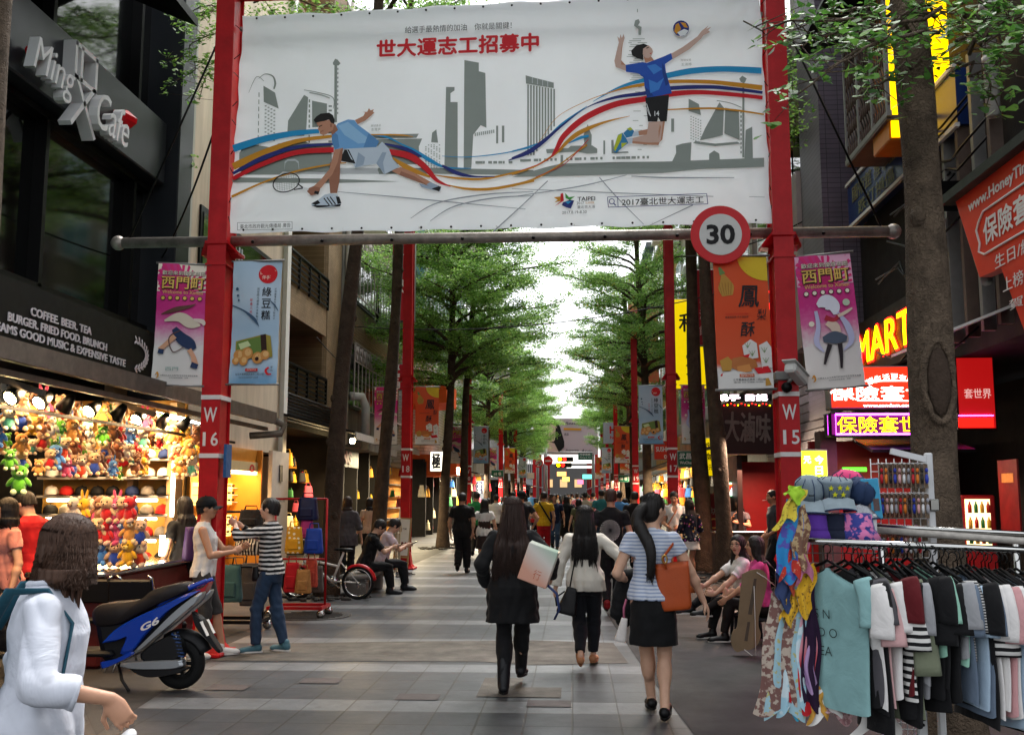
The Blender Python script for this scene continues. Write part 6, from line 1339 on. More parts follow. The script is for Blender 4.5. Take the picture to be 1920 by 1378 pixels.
hb2=thing('handbag','slouchy black handbag hanging at the hip of the woman in ivory blouse','bag',at(1063,1150,q.y-.1));b=MB();pc=at(1061,1151,q.y-.12);T=rot('Y',.25);bagmesh(b,pc,.2,.25,.13,leather,.45,.35,T,open_=False);b.build('body',hb2);b=MB();b.tube([pc+T@Vector((-.06,0,.2)),pc+T@Vector((-.13,0,.12)),pc+T@Vector((-.1,0,.05))],.008,leather,6);b.build('strap',hb2)
q=gp(1228,1345);H=1.585;st=stripes('blue_white_stripe','#c3c8d2','#8e9bb5',.026,.55)
pw3=Person('woman with ponytail in pale striped tee and black skirt carrying orange tote',q.x,q.y,-.08,H,'f',.0085,SKL,(0,0,.508*H),(0,.02),(-.75,.05,0),{-1:{'w':(-.12*H,.12*H,.60*H),'pole':(-.6,-1,-.4),'curl':.8},1:{'w':(.24*H,.06*H,.505*H),'pole':(.7,-.8,0),'curl':.4}},{-1:{'a':(-.015*H,.15*H,.047*H)},1:{'a':(.045*H,-.04*H,.055*H),'pitch':-.2}},z=0)
pw3.body(True,lk=1);pw3.top(st,.02,.016,.42,.013,.046,.004,5,.006,'tee',boat=.03,fold=.003);pw3.skirt(blackc,.325,.085,.112,.082,.085,fold=(.02,8,1));pw3.shoes(leather,None,'flat');pw3.hair('pony',HB(),.30,seed=4,tail=(-.03,),n=600)
orl=M('orange_leather','#a5481f',.45,var=.12,scale=6,bump=.12,bscale=90)
tb=thing('tote_bag','orange leather tote bag on the shoulder of the woman in striped tee','bag',at(1265,1140,q.y-.05));b=MB();pc=at(1267,1143,q.y-.08);T=rot('Y',-.08)@rot('Z',.15);bagmesh(b,pc,.23,.34,.13,orl,1.12,.5,T);b.build('body',tb)
b=MB();sh_=LOC[pw3.t.name]@(pw3.shd[1]+Vector((-.03,0,.035)));
for dy in(-.05,.05):b.tube([pc+T@Vector((-.05,dy,.30)),pc+T@Vector((-.07,dy,.38)),sh_+Vector((.03,dy,-.06)),sh_+Vector((.0,dy*.4,.01))],.012,orl,6,flat=.4)
b.build('strap',tb);b=MB();b.tube([pc+T@Vector((-.06+.02*math.cos(a),-.06,.37+.03*math.sin(a)))for a in np.linspace(0,6.28,9)[:-1]],.006,M('brass','#b08d4a',.3,metal=1,var=.1),6,closed=True);b.build('ring',tb)
jk=thing('folded_jacket','black jacket draped over the forearm of the woman in striped tee','jacket',at(1180,1130,q.y));F_=Fld(at(1130,1180,q.y+.1)-Vector((.05,.25,.05)),at(1215,1060,q.y+.1)+Vector((.08,.25,.1)),.01)
p0=LOC[pw3.t.name]@pw3.arm[-1][1];
for i in range(5):a=p0+Vector((-.03+.035*i,.02*((i%2)*2-1),.03));F_.cone(a,a+Vector((-.05+.01*i,-.03+.03*(i%2),-.26-.06*math.sin(i*1.7))),.055,.06,.03)
F_.wrinkle(.010,24,9);V,Q=F_.net();o=link_mesh('cloth',np_mesh('cloth',V-np.array(jk.location),Q,[blackc]),jk)
wbg=thing('small_white_bag','small white plastic bag dangling below the folded black jacket','bag',at(1164,1200,q.y));b=MB();pc=at(1163,1202,q.y);bagmesh(b,pc,.09,.17,.05,M('white_plastic','#cfc8c2',.4,var=.1,scale=20,bump=.4,bscale=60),.5,.6,rot('Y',.2),ex=2.4,open_=False);b.build('bag',wbg);b=MB();b.tube([pc+Vector((.03,0,.15)),pc+Vector((.03,0,.24)),pc+Vector((.05,.02,.3))],.012,M('pink_ribbon','#b0607a',.6,var=.1),6,flat=.5);b.build('ribbon',wbg)
H=1.50;n1=at(88,1045,3.5);wsh=M('white_linen','#c3c7d1',.85,var=.1,scale=5,bump=.45,bscale=5.5,bdist=.05,warpn=.6)
pn=Person('woman with wavy dark bob in white linen shirt crossing close to the camera',n1.x,3.5,-1.25,H,'f',.006,SK,(0,0,.512*H),(0,.05),(.5,-.2,0),{1:{'w':(.16*H,.17*H,.625*H),'pole':(.5,-1,-.3),'hd':(0.1,.55,-.75),'curl':.8},-1:{'w':(-.17*H,-.05*H,.52*H)}},walk(H,.3,-1),1.06)
pn.body(True);pn.top(wsh,-.06,.022,1.55,.018,.042,.003,12,.03,'shirt',fold=.0028);pn.trousers(blackc2,1.9);pn.shoes(leather);pn.hair('bob',hairmat('hair_warm_brown','#402a1d'),.09,.090,seed=21,cap=.002,n=5200,curl=.020,wf=1.4,lw=.45);pn.glasses()
b=MB();V3=lambda x,y,z:Vector((x*H,y*H,z*H));b.tube([V3(.052*math.cos(a),.012+.046*math.sin(a),.868+.006*math.sin(a))for a in np.linspace(0,6.28,19)[:-1]],.012,wsh,8,closed=True);b.build('collar',pn.t,local=True)
b=MB();e_,w_=pn.arm[1][:2];c_=e_.lerp(w_,.5);d_=(w_-e_).normalized();x_=d_.orthogonal().normalized();y_=d_.cross(x_);b.tube([c_+(x_*math.cos(a)+y_*math.sin(a))*.050 for a in np.linspace(0,6.28,17)[:-1]],.008,wsh,6,closed=True);b.build('cuff',pn.t,local=True)
bk=M('teal_nylon','#24505f',.55,var=.15,scale=6,bump=.2,bscale=150);bpk=thing('backpack','teal nylon backpack worn by the woman in white linen shirt','backpack',(n1.x,3.5,1.0),-1.25)
def bl_(x,y,z):return LOC[pn.t.name]@Vector((x*H,y*H,z*H))
b=MB();T=Matrix.Rotation(-1.25,3,'Z');bagmesh(b,bl_(0,-.155,.47),.28,.42,.16,bk,.85,.7,T,open_=False);b.box(bl_(0,-.215,.56),(.22,.05,.16),bk,T,bev=.02);b.build('body',bpk)
for sd in(-1,1):
 b=MB();b.tube([bl_(sd*.05,-.11,.76),bl_(sd*.075,-.06,.852),bl_(sd*.08,.02,.853),bl_(sd*.085,.075,.78),bl_(sd*.09,.06,.66),bl_(sd*.095,-.04,.58),bl_(sd*.07,-.12,.54)],.022,bk,8,flat=.3);b.build('strap',bpk)
tw_=thing('white_carrier_bag','crumpled white bag in the hand of the woman in white linen shirt','bag',LOC[pn.t.name]@pn.arm[1][1]);F_=Fld(tw_.location-Vector((.13,.13,.26)),tw_.location+Vector((.15,.13,.06)),.008);pc=LOC[pn.t.name]@(pn.arm[1][1]+pn.arm[1][2]*.07*H)
F_.cone(pc+Vector((.01,-.01,-.03)),pc+Vector((.0,-.01,-.10)),.016,.045,.02);F_.cone(pc+Vector((0,-.01,-.1)),pc+Vector((-.03,-.01,-.20)),.05,.05,.02);F_.wrinkle(.014,34,3);V,Q=F_.net();link_mesh('bag',np_mesh('bag',V-np.array(tw_.location),Q,[M('white_bag_film','#dedede',.4,var=.05)]),tw_)
q=gp(392,1228);H=1.545
m1=Person('man in white tank top, black cap and grey shorts facing right',q.x-.02,q.y-.15,-1.35,H,'m',.0085,SKT,(0,0,.512*H),(0,-.03),(-.05,.1,0),{1:{'w':(.10*H,.19*H,.675*H),'pole':(.5,-1,-.5),'hd':(-.5,.6,.35),'curl':1.1},-1:{'w':(-.02*H,.235*H,.69*H),'pole':(-.6,-1,-.6),'hd':(.4,.5,.45),'curl':1.0}},{1:{'a':(.06*H,-.05*H,.047*H)},-1:{'a':(-.05*H,.12*H,.047*H),'yaw':.25}},.93)
m1.body(True,lk=.9);m1.top(M('white_rib_cotton','#d5d2cd',.85,var=.05,scale=8,bump=.5,bscale=12,bdist=.03,warpn=1.2),.0,.020,0,0,.045,.005,3,.004,'tank_top',tank=True);m1.trousers(cloth('charcoal_shorts','#3a3735'),1.08,.014,.02,.008,5,'shorts',.05);m1.shoes(M('white_trainer','#c9c7c2',.5,var=.1),M('white_sole','#cfcdc8',.6,var=.05));m1.hair('short',HB());m1.cap(M('black_cap','#141416',.8,var=.1));m1.glasses()
q=gp(503,1222);H=1.53;st2=stripes('black_white_stripe','#101012','#c9c5c0',.046,.55)
m2=Person('man in black and white striped top and jeans facing the tank top man',q.x,q.y,1.42,H,'m',.0085,SKL,(0,0,.512*H),(0,.03),(.1,.12,0),{-1:{'w':(-.05*H,.245*H,.845*H),'pole':(-.9,-.2,-.6),'hd':(.1,.7,.5),'curl':.8},1:{'w':(.06*H,.25*H,.83*H),'pole':(.9,-.2,-.7),'hd':(-.3,.7,.4),'curl':.9}},{1:{'a':(.055*H,-.09*H,.047*H),'yaw':-.2},-1:{'a':(-.05*H,.07*H,.047*H),'yaw':.5}},.96)
m2.body(True);m2.top(st2,.0,.013,1.42,.012,.036,.006,8,.008,'striped_top');den=M('blue_denim','#2a3d55',.85,var=.25,scale=5,bump=.2,bscale=400);m2.trousers(den,1.96,.009,.004,.008,4,'jeans');m2.shoes(M('teal_trainer','#3f6470',.6,var=.2,scale=15),MATS['white_sole']);m2.hair('short',HB(),seed=3,cap=.006)
b=MB();w_=m2.arm[1][1];e_=m2.arm[1][0];b.cyl(w_.lerp(e_,.05),w_.lerp(e_,.25),.032,blackc,12);b.build('wristband',m2.t,local=True)
wb_=thing('waist_bag','black waist bag at the hip of the man in striped top','bag',(q.x-.1,q.y,.8));b=MB();T=Matrix.Rotation(1.42,3,'Z');bagmesh(b,LOC[m2.t.name]@Vector((0,.13,.72)),.2,.15,.1,leather,.95,.8,T,open_=False);b.build('body',wb_);b=MB();b.tube([LOC[m2.t.name]@Vector((.155*math.cos(a),.115*math.sin(a)-.01,.83))for a in np.linspace(0,6.28,17)[:-1]],.014,leather,6,closed=True,flat=.4);b.build('belt',wb_)
H=1.55
def sit(label,x,y,rz,H,sex,skin,seat,ka=.40,hands=None,head=(0,0,0),h=.009,lean=(0,.10),cross=False,**k):
 L_={sd:{'a':(sd*.06*H,ka*H*.62+(.12*H if cross and sd==1 else 0),.047*H+(.16*H if cross and sd==1 else 0)),'pole':(sd*.12,.6,1)}for sd in(-1,1)}
 return Person(label,x,y,rz,H,sex,h,skin,(0,0,seat+.06*H),lean,head,hands,L_,**k)
A1=at(1398,1140,12.0)
s1=sit('seated woman with long black hair and glasses in white tee holding a drink cup',A1.x,12.0,1.75,H,'f',SKL,.27,.46,{-1:{'w':(-.12*H,.27*H,.32*H),'pole':(-1,-.4,-.5),'hd':(.2,1,.1),'curl':.9},1:{'w':(.05*H,.30*H,.36*H),'pole':(1,-.3,-.4),'hd':(-.4,.9,.1),'curl':.9}},(.75,-.05,0),cross=True)
s1.body(True);s1.top(whitec,.02,.012,.75,.016,.04,.007,3,.01,'tee');s1.trousers(blackc,1.9,.009);s1.shoes(leather,MATS['white_sole']);s1.hair('long',HB(),.26,.085,back=.05,seed=17);s1.glasses()
A2=at(1432,1140,11.55)
s2=sit('seated woman in bright pink top with black backpack facing left',A2.x,11.55,1.45,H,'f',SK,.27,.46,{-1:{'w':(-.1*H,.25*H,.31*H),'pole':(-1,-.4,-.5)},1:{'w':(.1*H,.22*H,.32*H),'pole':(1,-.6,-.3)}},(-.05,.08,0),cross=True)
s2.body(True);s2.top(cloth('hot_pink','#c2407e'),.02,.014,1.15,.014,.038,.007,4,.01,'pink_top');s2.trousers(M('dark_tights','#1e1716',.7,var=.1),1.9,.005,0,.003);s2.shoes(leather,MATS['white_sole']);s2.hair('long',HB(),.25,.075,back=.05,seed=18);s2.glasses()
bk2=thing('backpack','black backpack on the back of the seated woman in pink','backpack',(A2.x+.2,11.55,.5),1.45);b=MB();T=Matrix.Rotation(1.45,3,'Z');bagmesh(b,LOC[s2.t.name]@Vector((0,-.19,.38)),.28,.40,.15,leather,.8,.7,T,open_=False);b.build('body',bk2)
for sd in(-1,1):b=MB();b.tube([LOC[s2.t.name]@Vector(p)for p in((sd*.09,-.12,.78),(sd*.11,-.04,.875),(sd*.11,.05,.86),(sd*.12,.11,.72),(sd*.13,.02,.52))],.02,leather,6,flat=.35);b.build('strap',bk2)
cup=thing('drink_cup','orange printed bubble tea cup with straw in the hand of the seated woman in white','cup',LOC[s1.t.name]@(s1.arm[1][1]+Vector((0,.09*H,0))));c=Vector(cup.location);b=MB();b.lathe(c+Vector((0,0,-.07)),[(.035,0),(.048,.15)],M('cup_print','#b5683c',.4,var=.3,scale=25),16);b.build('cup_body',cup);b=MB();b.lathe(c+Vector((0,0,.08)),[(.051,0),(.051,.012),(.03,.014)],whitept,16);b.build('lid',cup);b=MB();b.cyl(c+Vector((0,0,.08)),c+Vector((.01,0,.18)),.006,whitept,8);b.build('straw',cup)
for(p,lb)in((A1,'seated woman in white'),(A2,'seated woman in pink')):
 st_=thing('low_stool','low plastic stool under the '+lb,'stool',(p.x,p.y,0));y=12.0 if p is A1 else 11.55;b=MB();b.box((p.x,y,.255),(.34,.34,.04),M('dark_plastic','#26282c',.5),bev=.015);b.build('seat',st_)
 for dx in(-.13,.13):
  for dy in(-.13,.13):b=MB();b.cyl((p.x+dx*1.1,y+dy*1.1,0),(p.x+dx,y+dy,.24),.02,MATS['dark_plastic'],8);b.build('leg',st_)
H=1.6
for i,(u,y,lb,hm,tm)in enumerate(((683,16.6,'seated man with glasses in black tee over a phone',blackc,'#15171a'),(712,17.3,'seated man in white and pink tee beside the man in black',cloth('white_pink_tee','#c9b7bd'),'#202226'))):
 a=at(u,1075,y)
 p=sit(lb,a.x,y,-1.25,H,'m',SKL,.34,.44,{-1:{'w':(-.06*H,.29*H,.47*H),'pole':(-1,-.6,-.5),'hd':(.3,1,.1),'curl':.7},1:{'w':(.05*H,.27*H,.47*H),'pole':(1,-.6,-.5),'hd':(-.3,1,.1),'curl':.7}},(0,-.55,0),.011,(0,.28))
 p.body(True);p.top(hm,.0,.014,.8,.016,.036,.007,3+i,.01,'tee');p.trousers(cloth('dark_trousers_'+tm[1:],tm),1.9,.012);p.shoes(M('dark_trainer','#23272a',.6));p.hair('short',HB(),seed=9+i,cap=.008)
 if i==0:p.glasses()
 ph=MB();c=LOC[p.t.name]@(p.arm[1][1].lerp(p.arm[-1][1],.5)+Vector((0,.13,.03)));ph.box(c,(.075,.15,.01),M('phone_glass','#0c0d0f',.1,var=0),Matrix.Rotation(-1.25,3,'Z')@rot('X',.5),bev=.004);tagp(ph.build('phone',at0=c),'dark phone held by the %s seated man'%('bespectacled' if i==0 else 'white and pink tee'),'phone')
bn=thing('low_bench','low stone bench round the tree under the two seated men','bench',(at(690,1090,17).x-.05,17,0));b=MB();x0=at(690,1090,17).x;b.box((x0-.05,17.0,.31),(.5,1.7,.07),grey_concrete,bev=.02);b.build('seat',bn)
for dy in(-.6,.6):b=MB();b.box((x0-.05,17+dy,.14),(.35,.2,.28),grey_concrete,bev=.02);b.build('leg',bn)
def walker(label,u,vfeet,H,sex,top,bot,hair='short',hm=None,rz=0.,skin=SK,step=.26,front=1,sleeve=.5,skirt=None,h=.011,arms=None,topk=None,botk=None,hairk=None,head=(0,0,0),face=False,shoe=None,build=1.0,y=None):
 q=gp(u,vfeet)if y is None else Vector((at(u,928,y).x,y,0));p=Person(label,q.x,q.y,rz,H,sex,h,skin,(0,0,.508*H),(0,.02),head,arms,walk(H,step,front),build)
 p.body(face,lk=1 if skirt else .7);p.top(top,**dict(dict(hem=-.01,off=.014,sleeve=sleeve,soff=.015,neck=.036,amp=.007,seed=int(u)%17,flare=.008),**(topk or{})))
 if skirt:p.skirt(bot,**skirt)
 else:p.trousers(bot,**dict(dict(to=1.93,off=.011),**(botk or{})))
 p.shoes(shoe or leather);p.hair(hair,hm or HB(),seed=int(u)%23,**(hairk or{}));return p
w1=walker('stocky man in black shirt and trousers walking hand in hand with a girl',866,1074,1.62,'m',blackc,blackc2,hair='short',rz=-.05,sleeve=.62,arms={1:{'w':(.21,.02,.80),'pole':(.7,-.7,0)},-1:{'w':(-.25,.05,.80),'pole':(-1,-.4,0)}},topk=dict(hem=.0,off=.02),botk=dict(off=.018,flare=.012),build=1.14)
w2=walker('girl in white tee and brown dress holding hands with the stocky man in black',908,1072,1.50,'f',MATS['white_cotton'],cloth('brown_pinafore','#3a2b26'),'long',skirt=dict(hem=.32,w1=.125,d1=.10,waist=.2),hairk=dict(L=.24,w=.07),step=.22,arms={-1:{'w':(-.24,.0,.80),'pole':(-.6,-.8,0)}})
w3=walker('man in green tee behind the couple holding hands',893,1045,1.66,'m',cloth('green_tee','#136b3a'),blackc2,rz=-.1)
w4=walker('man in yellow polo and red trousers with black sling strap',1020,1048,1.66,'m',cloth('yellow_polo','#bd9413'),cloth('red_trousers','#a3121b'),arms={-1:{'w':(-.2,.18,1.0),'pole':(-.6,-1,0)},1:{'w':(.24,.1,.84),'pole':(.6,-1,0)}},botk=dict(flare=.02))
w4.strap([(-.11,-.02,1.43),(-.08,-.13,1.36),(.05,-.15,1.15),(.17,-.10,.95),(.19,.05,.9)],.022,blackc,'sling_strap')
w5=walker('man in black tee with white spiral print on the back',1148,1150,1.66,'m',MATS['black_jersey'],blackc2,hm=hairmat('hair_chestnut','#34211a'),h=.010,sleeve=.55,step=.2,shoe=M('red_black_trainer','#7a1a1e',.6,var=.4,scale=30))
b=MB();pr=M('white_screen_print','#bdbab5',.7,var=.05)
for k in range(26):
 for j in range(7):
  a=2*PI*k/26+j*.11;r=.030+.017*j;x,z=-.02+r*math.cos(a),1.12+r*math.sin(a)*1.05;sz=.0025+.0011*j;b.poly([(x+sz*1.6*math.cos(a+.4*t)+0,-.5,z)if False else(x+sz*math.cos(t*PI/3),0,z+sz*math.sin(t*PI/3))for t in range(6)],pr)
tp=w5.topob;bv=np.array([v.co[:]for v in tp.data.vertices]);bk_=bv[bv[:,1]<w5.P.y-.02]
def onback(p):
 d=(bk_[:,0]-p.x)**2+(bk_[:,2]-p.z)**2;i=np.argsort(d)[:6];return Vector((p.x,bk_[i,1].min()-.004,p.z))
b.warp(onback);b.build('back_print',tp,local=True)
w6=walker('woman with long black hair in loose black dress with shoulder bag',1063,1030,1.55,'f',blackc,MATS['black_cloth'],'long',skirt=dict(hem=.25,w1=.14,d1=.11,waist=.1),hairk=dict(L=.22,w=.08),sleeve=1.4,topk=dict(off=.03,soff=.03))
w7=walker('man in dark navy tee and black cap beyond the black coat woman',978,1068,1.66,'m',cloth('charcoal_tee','#23252b'),blackc2,rz=.1,arms={1:{'w':(.28,.14,.95),'pole':(.8,-1,0)}});w7.cap(MATS['black_cap'])
w8=walker('man in white vee neck tee and khaki shorts standing by post W 17',1268,1082,1.66,'m',MATS['white_cotton'],cloth('khaki_shorts','#8a7a62'),rz=2.9,head=(0,-.35,0),face=True,step=.04,botk=dict(to=1.02,off=.018,flare=.03),arms={-1:{'w':(-.1,.26,.98),'pole':(-.7,-1,-.4)},1:{'w':(.1,.24,.98),'pole':(.7,-1,-.4)}},topk=dict(vneck=1))
w8.strap([(-.11,.03,1.43),(-.02,.15,1.25),(.14,.13,1.0)],.014,MATS['tan_shoe'],'sling_strap')
flor=M('floral_navy','#1a1c2c',.8,var=0);L=flor.node_tree.links.new;tc=node(flor,'ShaderNodeTexCoord');vo=node(flor,'ShaderNodeTexVoronoi',Scale=16.0);L(tc.outputs['Object'],vo.inputs['Vector']);L(mixc(flor,math_(flor,'LESS_THAN',vo.outputs['Distance'],.3),lin('#191b2b'),mixc(flor,.5,vo.outputs['Color'],lin('#b0485e'))),flor.node_tree.nodes['Principled BSDF'].inputs['Base Color'])
w9=walker('girl with long hair in dark floral jacket over white skirt by post W 17',1297,1092,1.50,'f',flor,MATS['white_cotton'],'long',HDB(),rz=.5,sleeve=1.9,skirt=dict(hem=.40,w1=.125,d1=.10),hairk=dict(L=.25,w=.08),step=.05,arms={-1:{'w':(-.12,.22,.95),'pole':(-.6,-1,-.4)},1:{'w':(.14,.2,.9),'pole':(.6,-1,-.4)}})
gtee=cloth('grey_print_tee','#45464b');b14=15.0
w10=walker('woman with glasses in grey printed tee behind the snack counter',1385,0,1.50,'f',gtee,blackc2,'long',rz=2.6,y=21.0,face=True,skin=SKT,step=.03,head=(.2,.25,0),hairk=dict(L=.17,w=.07),arms={-1:{'w':(-.08,.22,1.05),'pole':(-1,-.6,-.6)},1:{'w':(.06,.18,1.16),'pole':(1,-.3,-.8),'hd':(-.5,.3,.8)}});w10.glasses()
w11=walker('smoking man in dark grey tee in front of the red shop wall',1452,0,1.66,'m',cloth('slate_tee','#3c3f45'),blackc2,rz=1.75,y=18.2,face=True,skin=SKT,step=.05,arms={-1:{'w':(-.2,.2,.92),'pole':(-.7,-1,-.3)},1:{'w':(.22,.12,.9),'pole':(.6,-1,-.2)}})
b=MB();b.cyl(w11.hp(.005,.057,-.036),w11.hp(.01,.105,-.04),.005,whitept,6);tagp(b.build('cigarette',w11.t,local=True),None)
w12=walker('vendor in red polo bending over the toy counter',62,0,1.63,'m',cloth('red_polo','#a8141c'),blackc2,rz=1.2,y=9.6,face=True,h=.0095,skin=SKL,head=(.1,-.45,0),step=.06,arms={-1:{'w':(-.1,.35,.95),'pole':(-.7,-.6,-.7)},1:{'w':(.12,.33,.93),'pole':(.7,-.6,-.7)}})
w13=walker('shopper in salmon tee at the left edge of the toy stall',22,0,1.55,'f',cloth('salmon_tee','#b9776c'),blackc2,'bob',rz=2.4,y=9.0,h=.0095,hairk=dict(L=.1,w=.065),arms={1:{'w':(.1,.3,.98),'pole':(.7,-.6,-.7)}})
w14=walker('woman in black top with purple backpack at the toy stall',350,0,1.56,'f',blackc,MATS['black_cloth'],'long',rz=.9,y=11.6,h=.0095,sleeve=.6,hairk=dict(L=.19,w=.07),botk=dict(to=1.93),arms={1:{'w':(.16,.12,.86),'pole':(.5,-1,0)}})
bk3=thing('backpack','purple backpack on the woman in black at the toy stall','backpack',w14.t.location,.9);b=MB();T=Matrix.Rotation(.9,3,'Z');bagmesh(b,LOC[w14.t.name]@Vector((.0,-.20,.86)),.26,.38,.14,M('purple_nylon','#3a2458',.6,var=.1),.8,.7,T,open_=False);b.build('body',bk3)
w15=walker('woman with brown hair in loose grey top standing at the bag shop',652,0,1.55,'f',cloth('grey_blouse','#4a4548'),blackc2,'long',HBR(),rz=.2,y=19.0,sleeve=1.2,step=.05,hairk=dict(L=.15,w=.06),topk=dict(off=.03,hem=-.08))
w16=walker('woman in pale tee half hidden behind the second tree trunk',694,0,1.52,'f',cloth('pale_peach_tee','#c2a58f'),blackc2,'long',rz=.4,y=22.5,step=.05,hairk=dict(L=.15,w=.06))
crow=[]
for i,(sex,hs,sk_)in enumerate((('m','short',0),('f','long',0),('f','bob',1),('m','short',0),('f','pony',0))):
 H=(1.66,1.54,1.52,1.62,1.56)[i];p=Person('',0,-50,0,H,sex,.016,(SK,SKL,SKL,SKT,SKL)[i],(0,0,.508*H),(0,.02),(0,0,0),{1:{'w':(.22,.12*(-1)**i,.84),'pole':(.5,-1,0)}},walk(H,.26,(-1)**i))
 p.body(False);p.top(whitec,hem=-.02,off=.016,sleeve=.55,soff=.017,neck=.036,amp=.006,seed=i,flare=.01)
 p.skirt(navyc,hem=.3,w1=.13,d1=.1)if sk_ else p.trousers(navyc,1.93,.012)
 p.shoes(leather);p.hair(hs,HB(),L=.17,w=.065,seed=i);crow.append(p.t)
TC=(('white','#cfccc6'),('pale grey','#9a9a9c'),('sky blue','#4f86b8'),('black','#151517'),('red','#a3161f'),('navy','#1c2440'),('olive','#55563a'),('beige','#b3a48c'),('pink','#c07f93'),('teal','#2c6f70'),('maroon','#5a1a22'),('cream','#c9bda0'))
BC=(('black','#151517'),('denim blue','#2c4058'),('khaki','#7c6e56'),('grey','#4b4b4f'))
rng=random.Random(12);first=set();k=0
spots=[(930,30),(915,34),(948,38),(962,31),(1005,33),(1040,30),(1085,28),(1098,33),(1112,38),(1128,30),(1172,29),(1185,33),(1205,30),(1225,27),(1160,24.5),(1190,22.5),(1052,36),(1068,40),(1032,42),(1015,46),(1082,44),(1095,50),(1060,52),(1045,55),(1072,58),(1090,60),(1055,64),(1038,62),(1104,56),(1066,70),(1080,74),(1050,76),(1092,70),(1074,66),(1028,54),(1116,46),(940,46),(985,40),(996,52),(1140,42)]
for u,y in spots:
 pi_=rng.randrange(5);pr=crow[pi_];tn,tcx=TC[k%12];bn_,bcx=BC[(k//12+k)%4]
 o=copy_tree(pr);q=at(u,928,y);o.location=(q.x,y,0);s_=rng.uniform(.95,1.06);o.scale=(s_,s_,s_);o.rotation_euler=(0,0,rng.uniform(-.25,.25)+(PI if k%6==5 else 0))
 o['label']='far walker in %s top and %s %s in the street crowd'%(tn,bn_,'skirt' if pi_==2 else 'trousers');o['group']='walkers of the far crowd';o['category']='person'
 for ch in o.children:
  nm_=ch.name.split('.')[0]
  if nm_ in('shirt','trousers','skirt'):
   ch.material_slots[0].link='OBJECT';ch.material_slots[0].material=cloth('crowd_%s'%(tcx if nm_=='shirt' else bcx)[1:],tcx if nm_=='shirt' else bcx)
 k+=1
def wipe(o):
 for ch in list(o.children):wipe(ch)
 bpy.data.objects.remove(o)
for p in crow:wipe(p)
# left side stalls and street things
ORD='first second third fourth fifth sixth seventh eighth ninth tenth eleventh twelfth thirteenth fourteenth fifteenth sixteenth seventeenth eighteenth nineteenth twentieth'.split()+['twenty-'+x for x in 'first second third fourth fifth sixth seventh eighth ninth'.split()]
def area(name,loc,size,power,col=(1,.82,.6),rx_=0.,ry=0.,sy=None):
 d=bpy.data.lights.new(name,'AREA');d.energy=power;d.color=col;d.size=size
 if sy:d.shape='RECTANGLE';d.size_y=sy
 o=bpy.data.objects.new(name,d);COL.objects.link(o);o.location=loc;o.rotation_euler=(rx_,ry,0);return o
warm=M('warm_tube','#ffe2b0',emit=14,ecol='#ffdca0',var=0);coolt=M('white_tube','#fff4e4',emit=12,ecol='#fff2dc',var=0)
ts=thing('toy_stall','open toy stall with corrugated roof, warm lamps and shelves of caps under the cafe','stall',(-5.4,10.5,0))
rf=M('green_corrugated_roof','#6f8a7c',.5,metal=.3,var=.25);zr=2.72
b=MB();b.grid(lambda u,v:Vector((-6.4+2.15*u,6.5+7.6*v,zr+.5*(1-u)+.022*math.sin(v*7.6*48))),2,380,rf,False);b.build('roof',ts)
b=MB();b.box((-4.22,10.3,zr-.04),(.07,7.6,.16),M('grimy_gutter','#6a6259',.6,metal=.3,var=.3));b.box((-4.3,10.3,zr-.2),(.05,7.4,.05),MATS['grimy_gutter']);b.tube([(-4.2,14.1,zr-.08),(-4.1,14.2,zr-.14),(-4.12,14.1,zr-.26),(-4.5,13.9,zr-.3)],.05,MATS['grimy_gutter'],8);b.build('gutter',ts)
for y in(8.0,10.2,12.2):b=MB();b.box((-4.55,y,zr-.22),(.5,.05,.05),MATS['grimy_gutter'],rot('Y',.3));b.build('roof_bracket',ts)
shp=M('stall_panel','#c99a4c',.7,var=.15);wood=M('light_wood','#a5855a',.6,var=.2,scale=5);shelfm=M('grey_shelf','#9c968c',.5,var=.1)
b=MB();b.box((-5.6,12.15,1.45),(1.75,.06,2.6),shp);b.build('back_panel',ts)
b=MB();b.box((-4.78,12.0,1.35),(.09,.3,2.7),wood);b.build('side_post',ts)
b=MB();b.box((-5.32,12.05,1.6),(.07,.16,2.2),wood);b.build('divider',ts)
SZ=(2.02,1.80,1.58,1.36,1.10,.80)
for z in SZ:b=MB();b.box((-5.6,11.98,z),(1.6,.32,.03),shelfm,bev=.004);b.build('shelf',ts)
for z in(1.56,1.34,1.08):b=MB();b.cyl((-6.3,11.9,z-.02),(-4.95,11.9,z-.02),.016,warm,8);b.build('strip_light',ts)
for i,y in enumerate((8.7,9.3)):b=MB();b.cyl((-4.75,11.86-.02*i,1.35),(-4.75,11.86,1.97),.022,coolt,10)if i==0 else b.cyl((-4.62,11.3,.93),(-4.62,11.3,1.15),.03,coolt,10);b.build('vertical_tube',ts)
b=MB();b.cyl((-4.75,11.2,2.52),(-4.75,13.0,2.52),.025,coolt,8);b.build('ceiling_tube',ts)
b=MB();b.box((-4.55,10.2,zr-.42),(.03,6.4,.03),blackmt);b.build('lamp_rail',ts)
lampw=M('lamp_glow','#fff0cf',emit=40,ecol='#ffdf9f',var=0)
for i,y in enumerate((8.0,8.45,8.85,9.35,9.9,10.4,11.0,11.6,12.2,12.8)):
 b=MB();T=rot('X',-.95)@rot('Y',.25)if i in(0,1,3,5)else rot('Y',.7)@rot('X',.2*(-1)**i);c=Vector((-4.55,y,zr-.3));b.lathe(c,[(.03,.1),(.05,.04),(.075,-.07),(.07,-.07)],blackmt,14,T);l=b.build('spot_lamp',ts)
 if i in(0,1,3,5):b=MB();b.ell(c+T@Vector((0,0,-.065)),(.062,.062,.02),lampw,12,T);b.build('bulb',l)
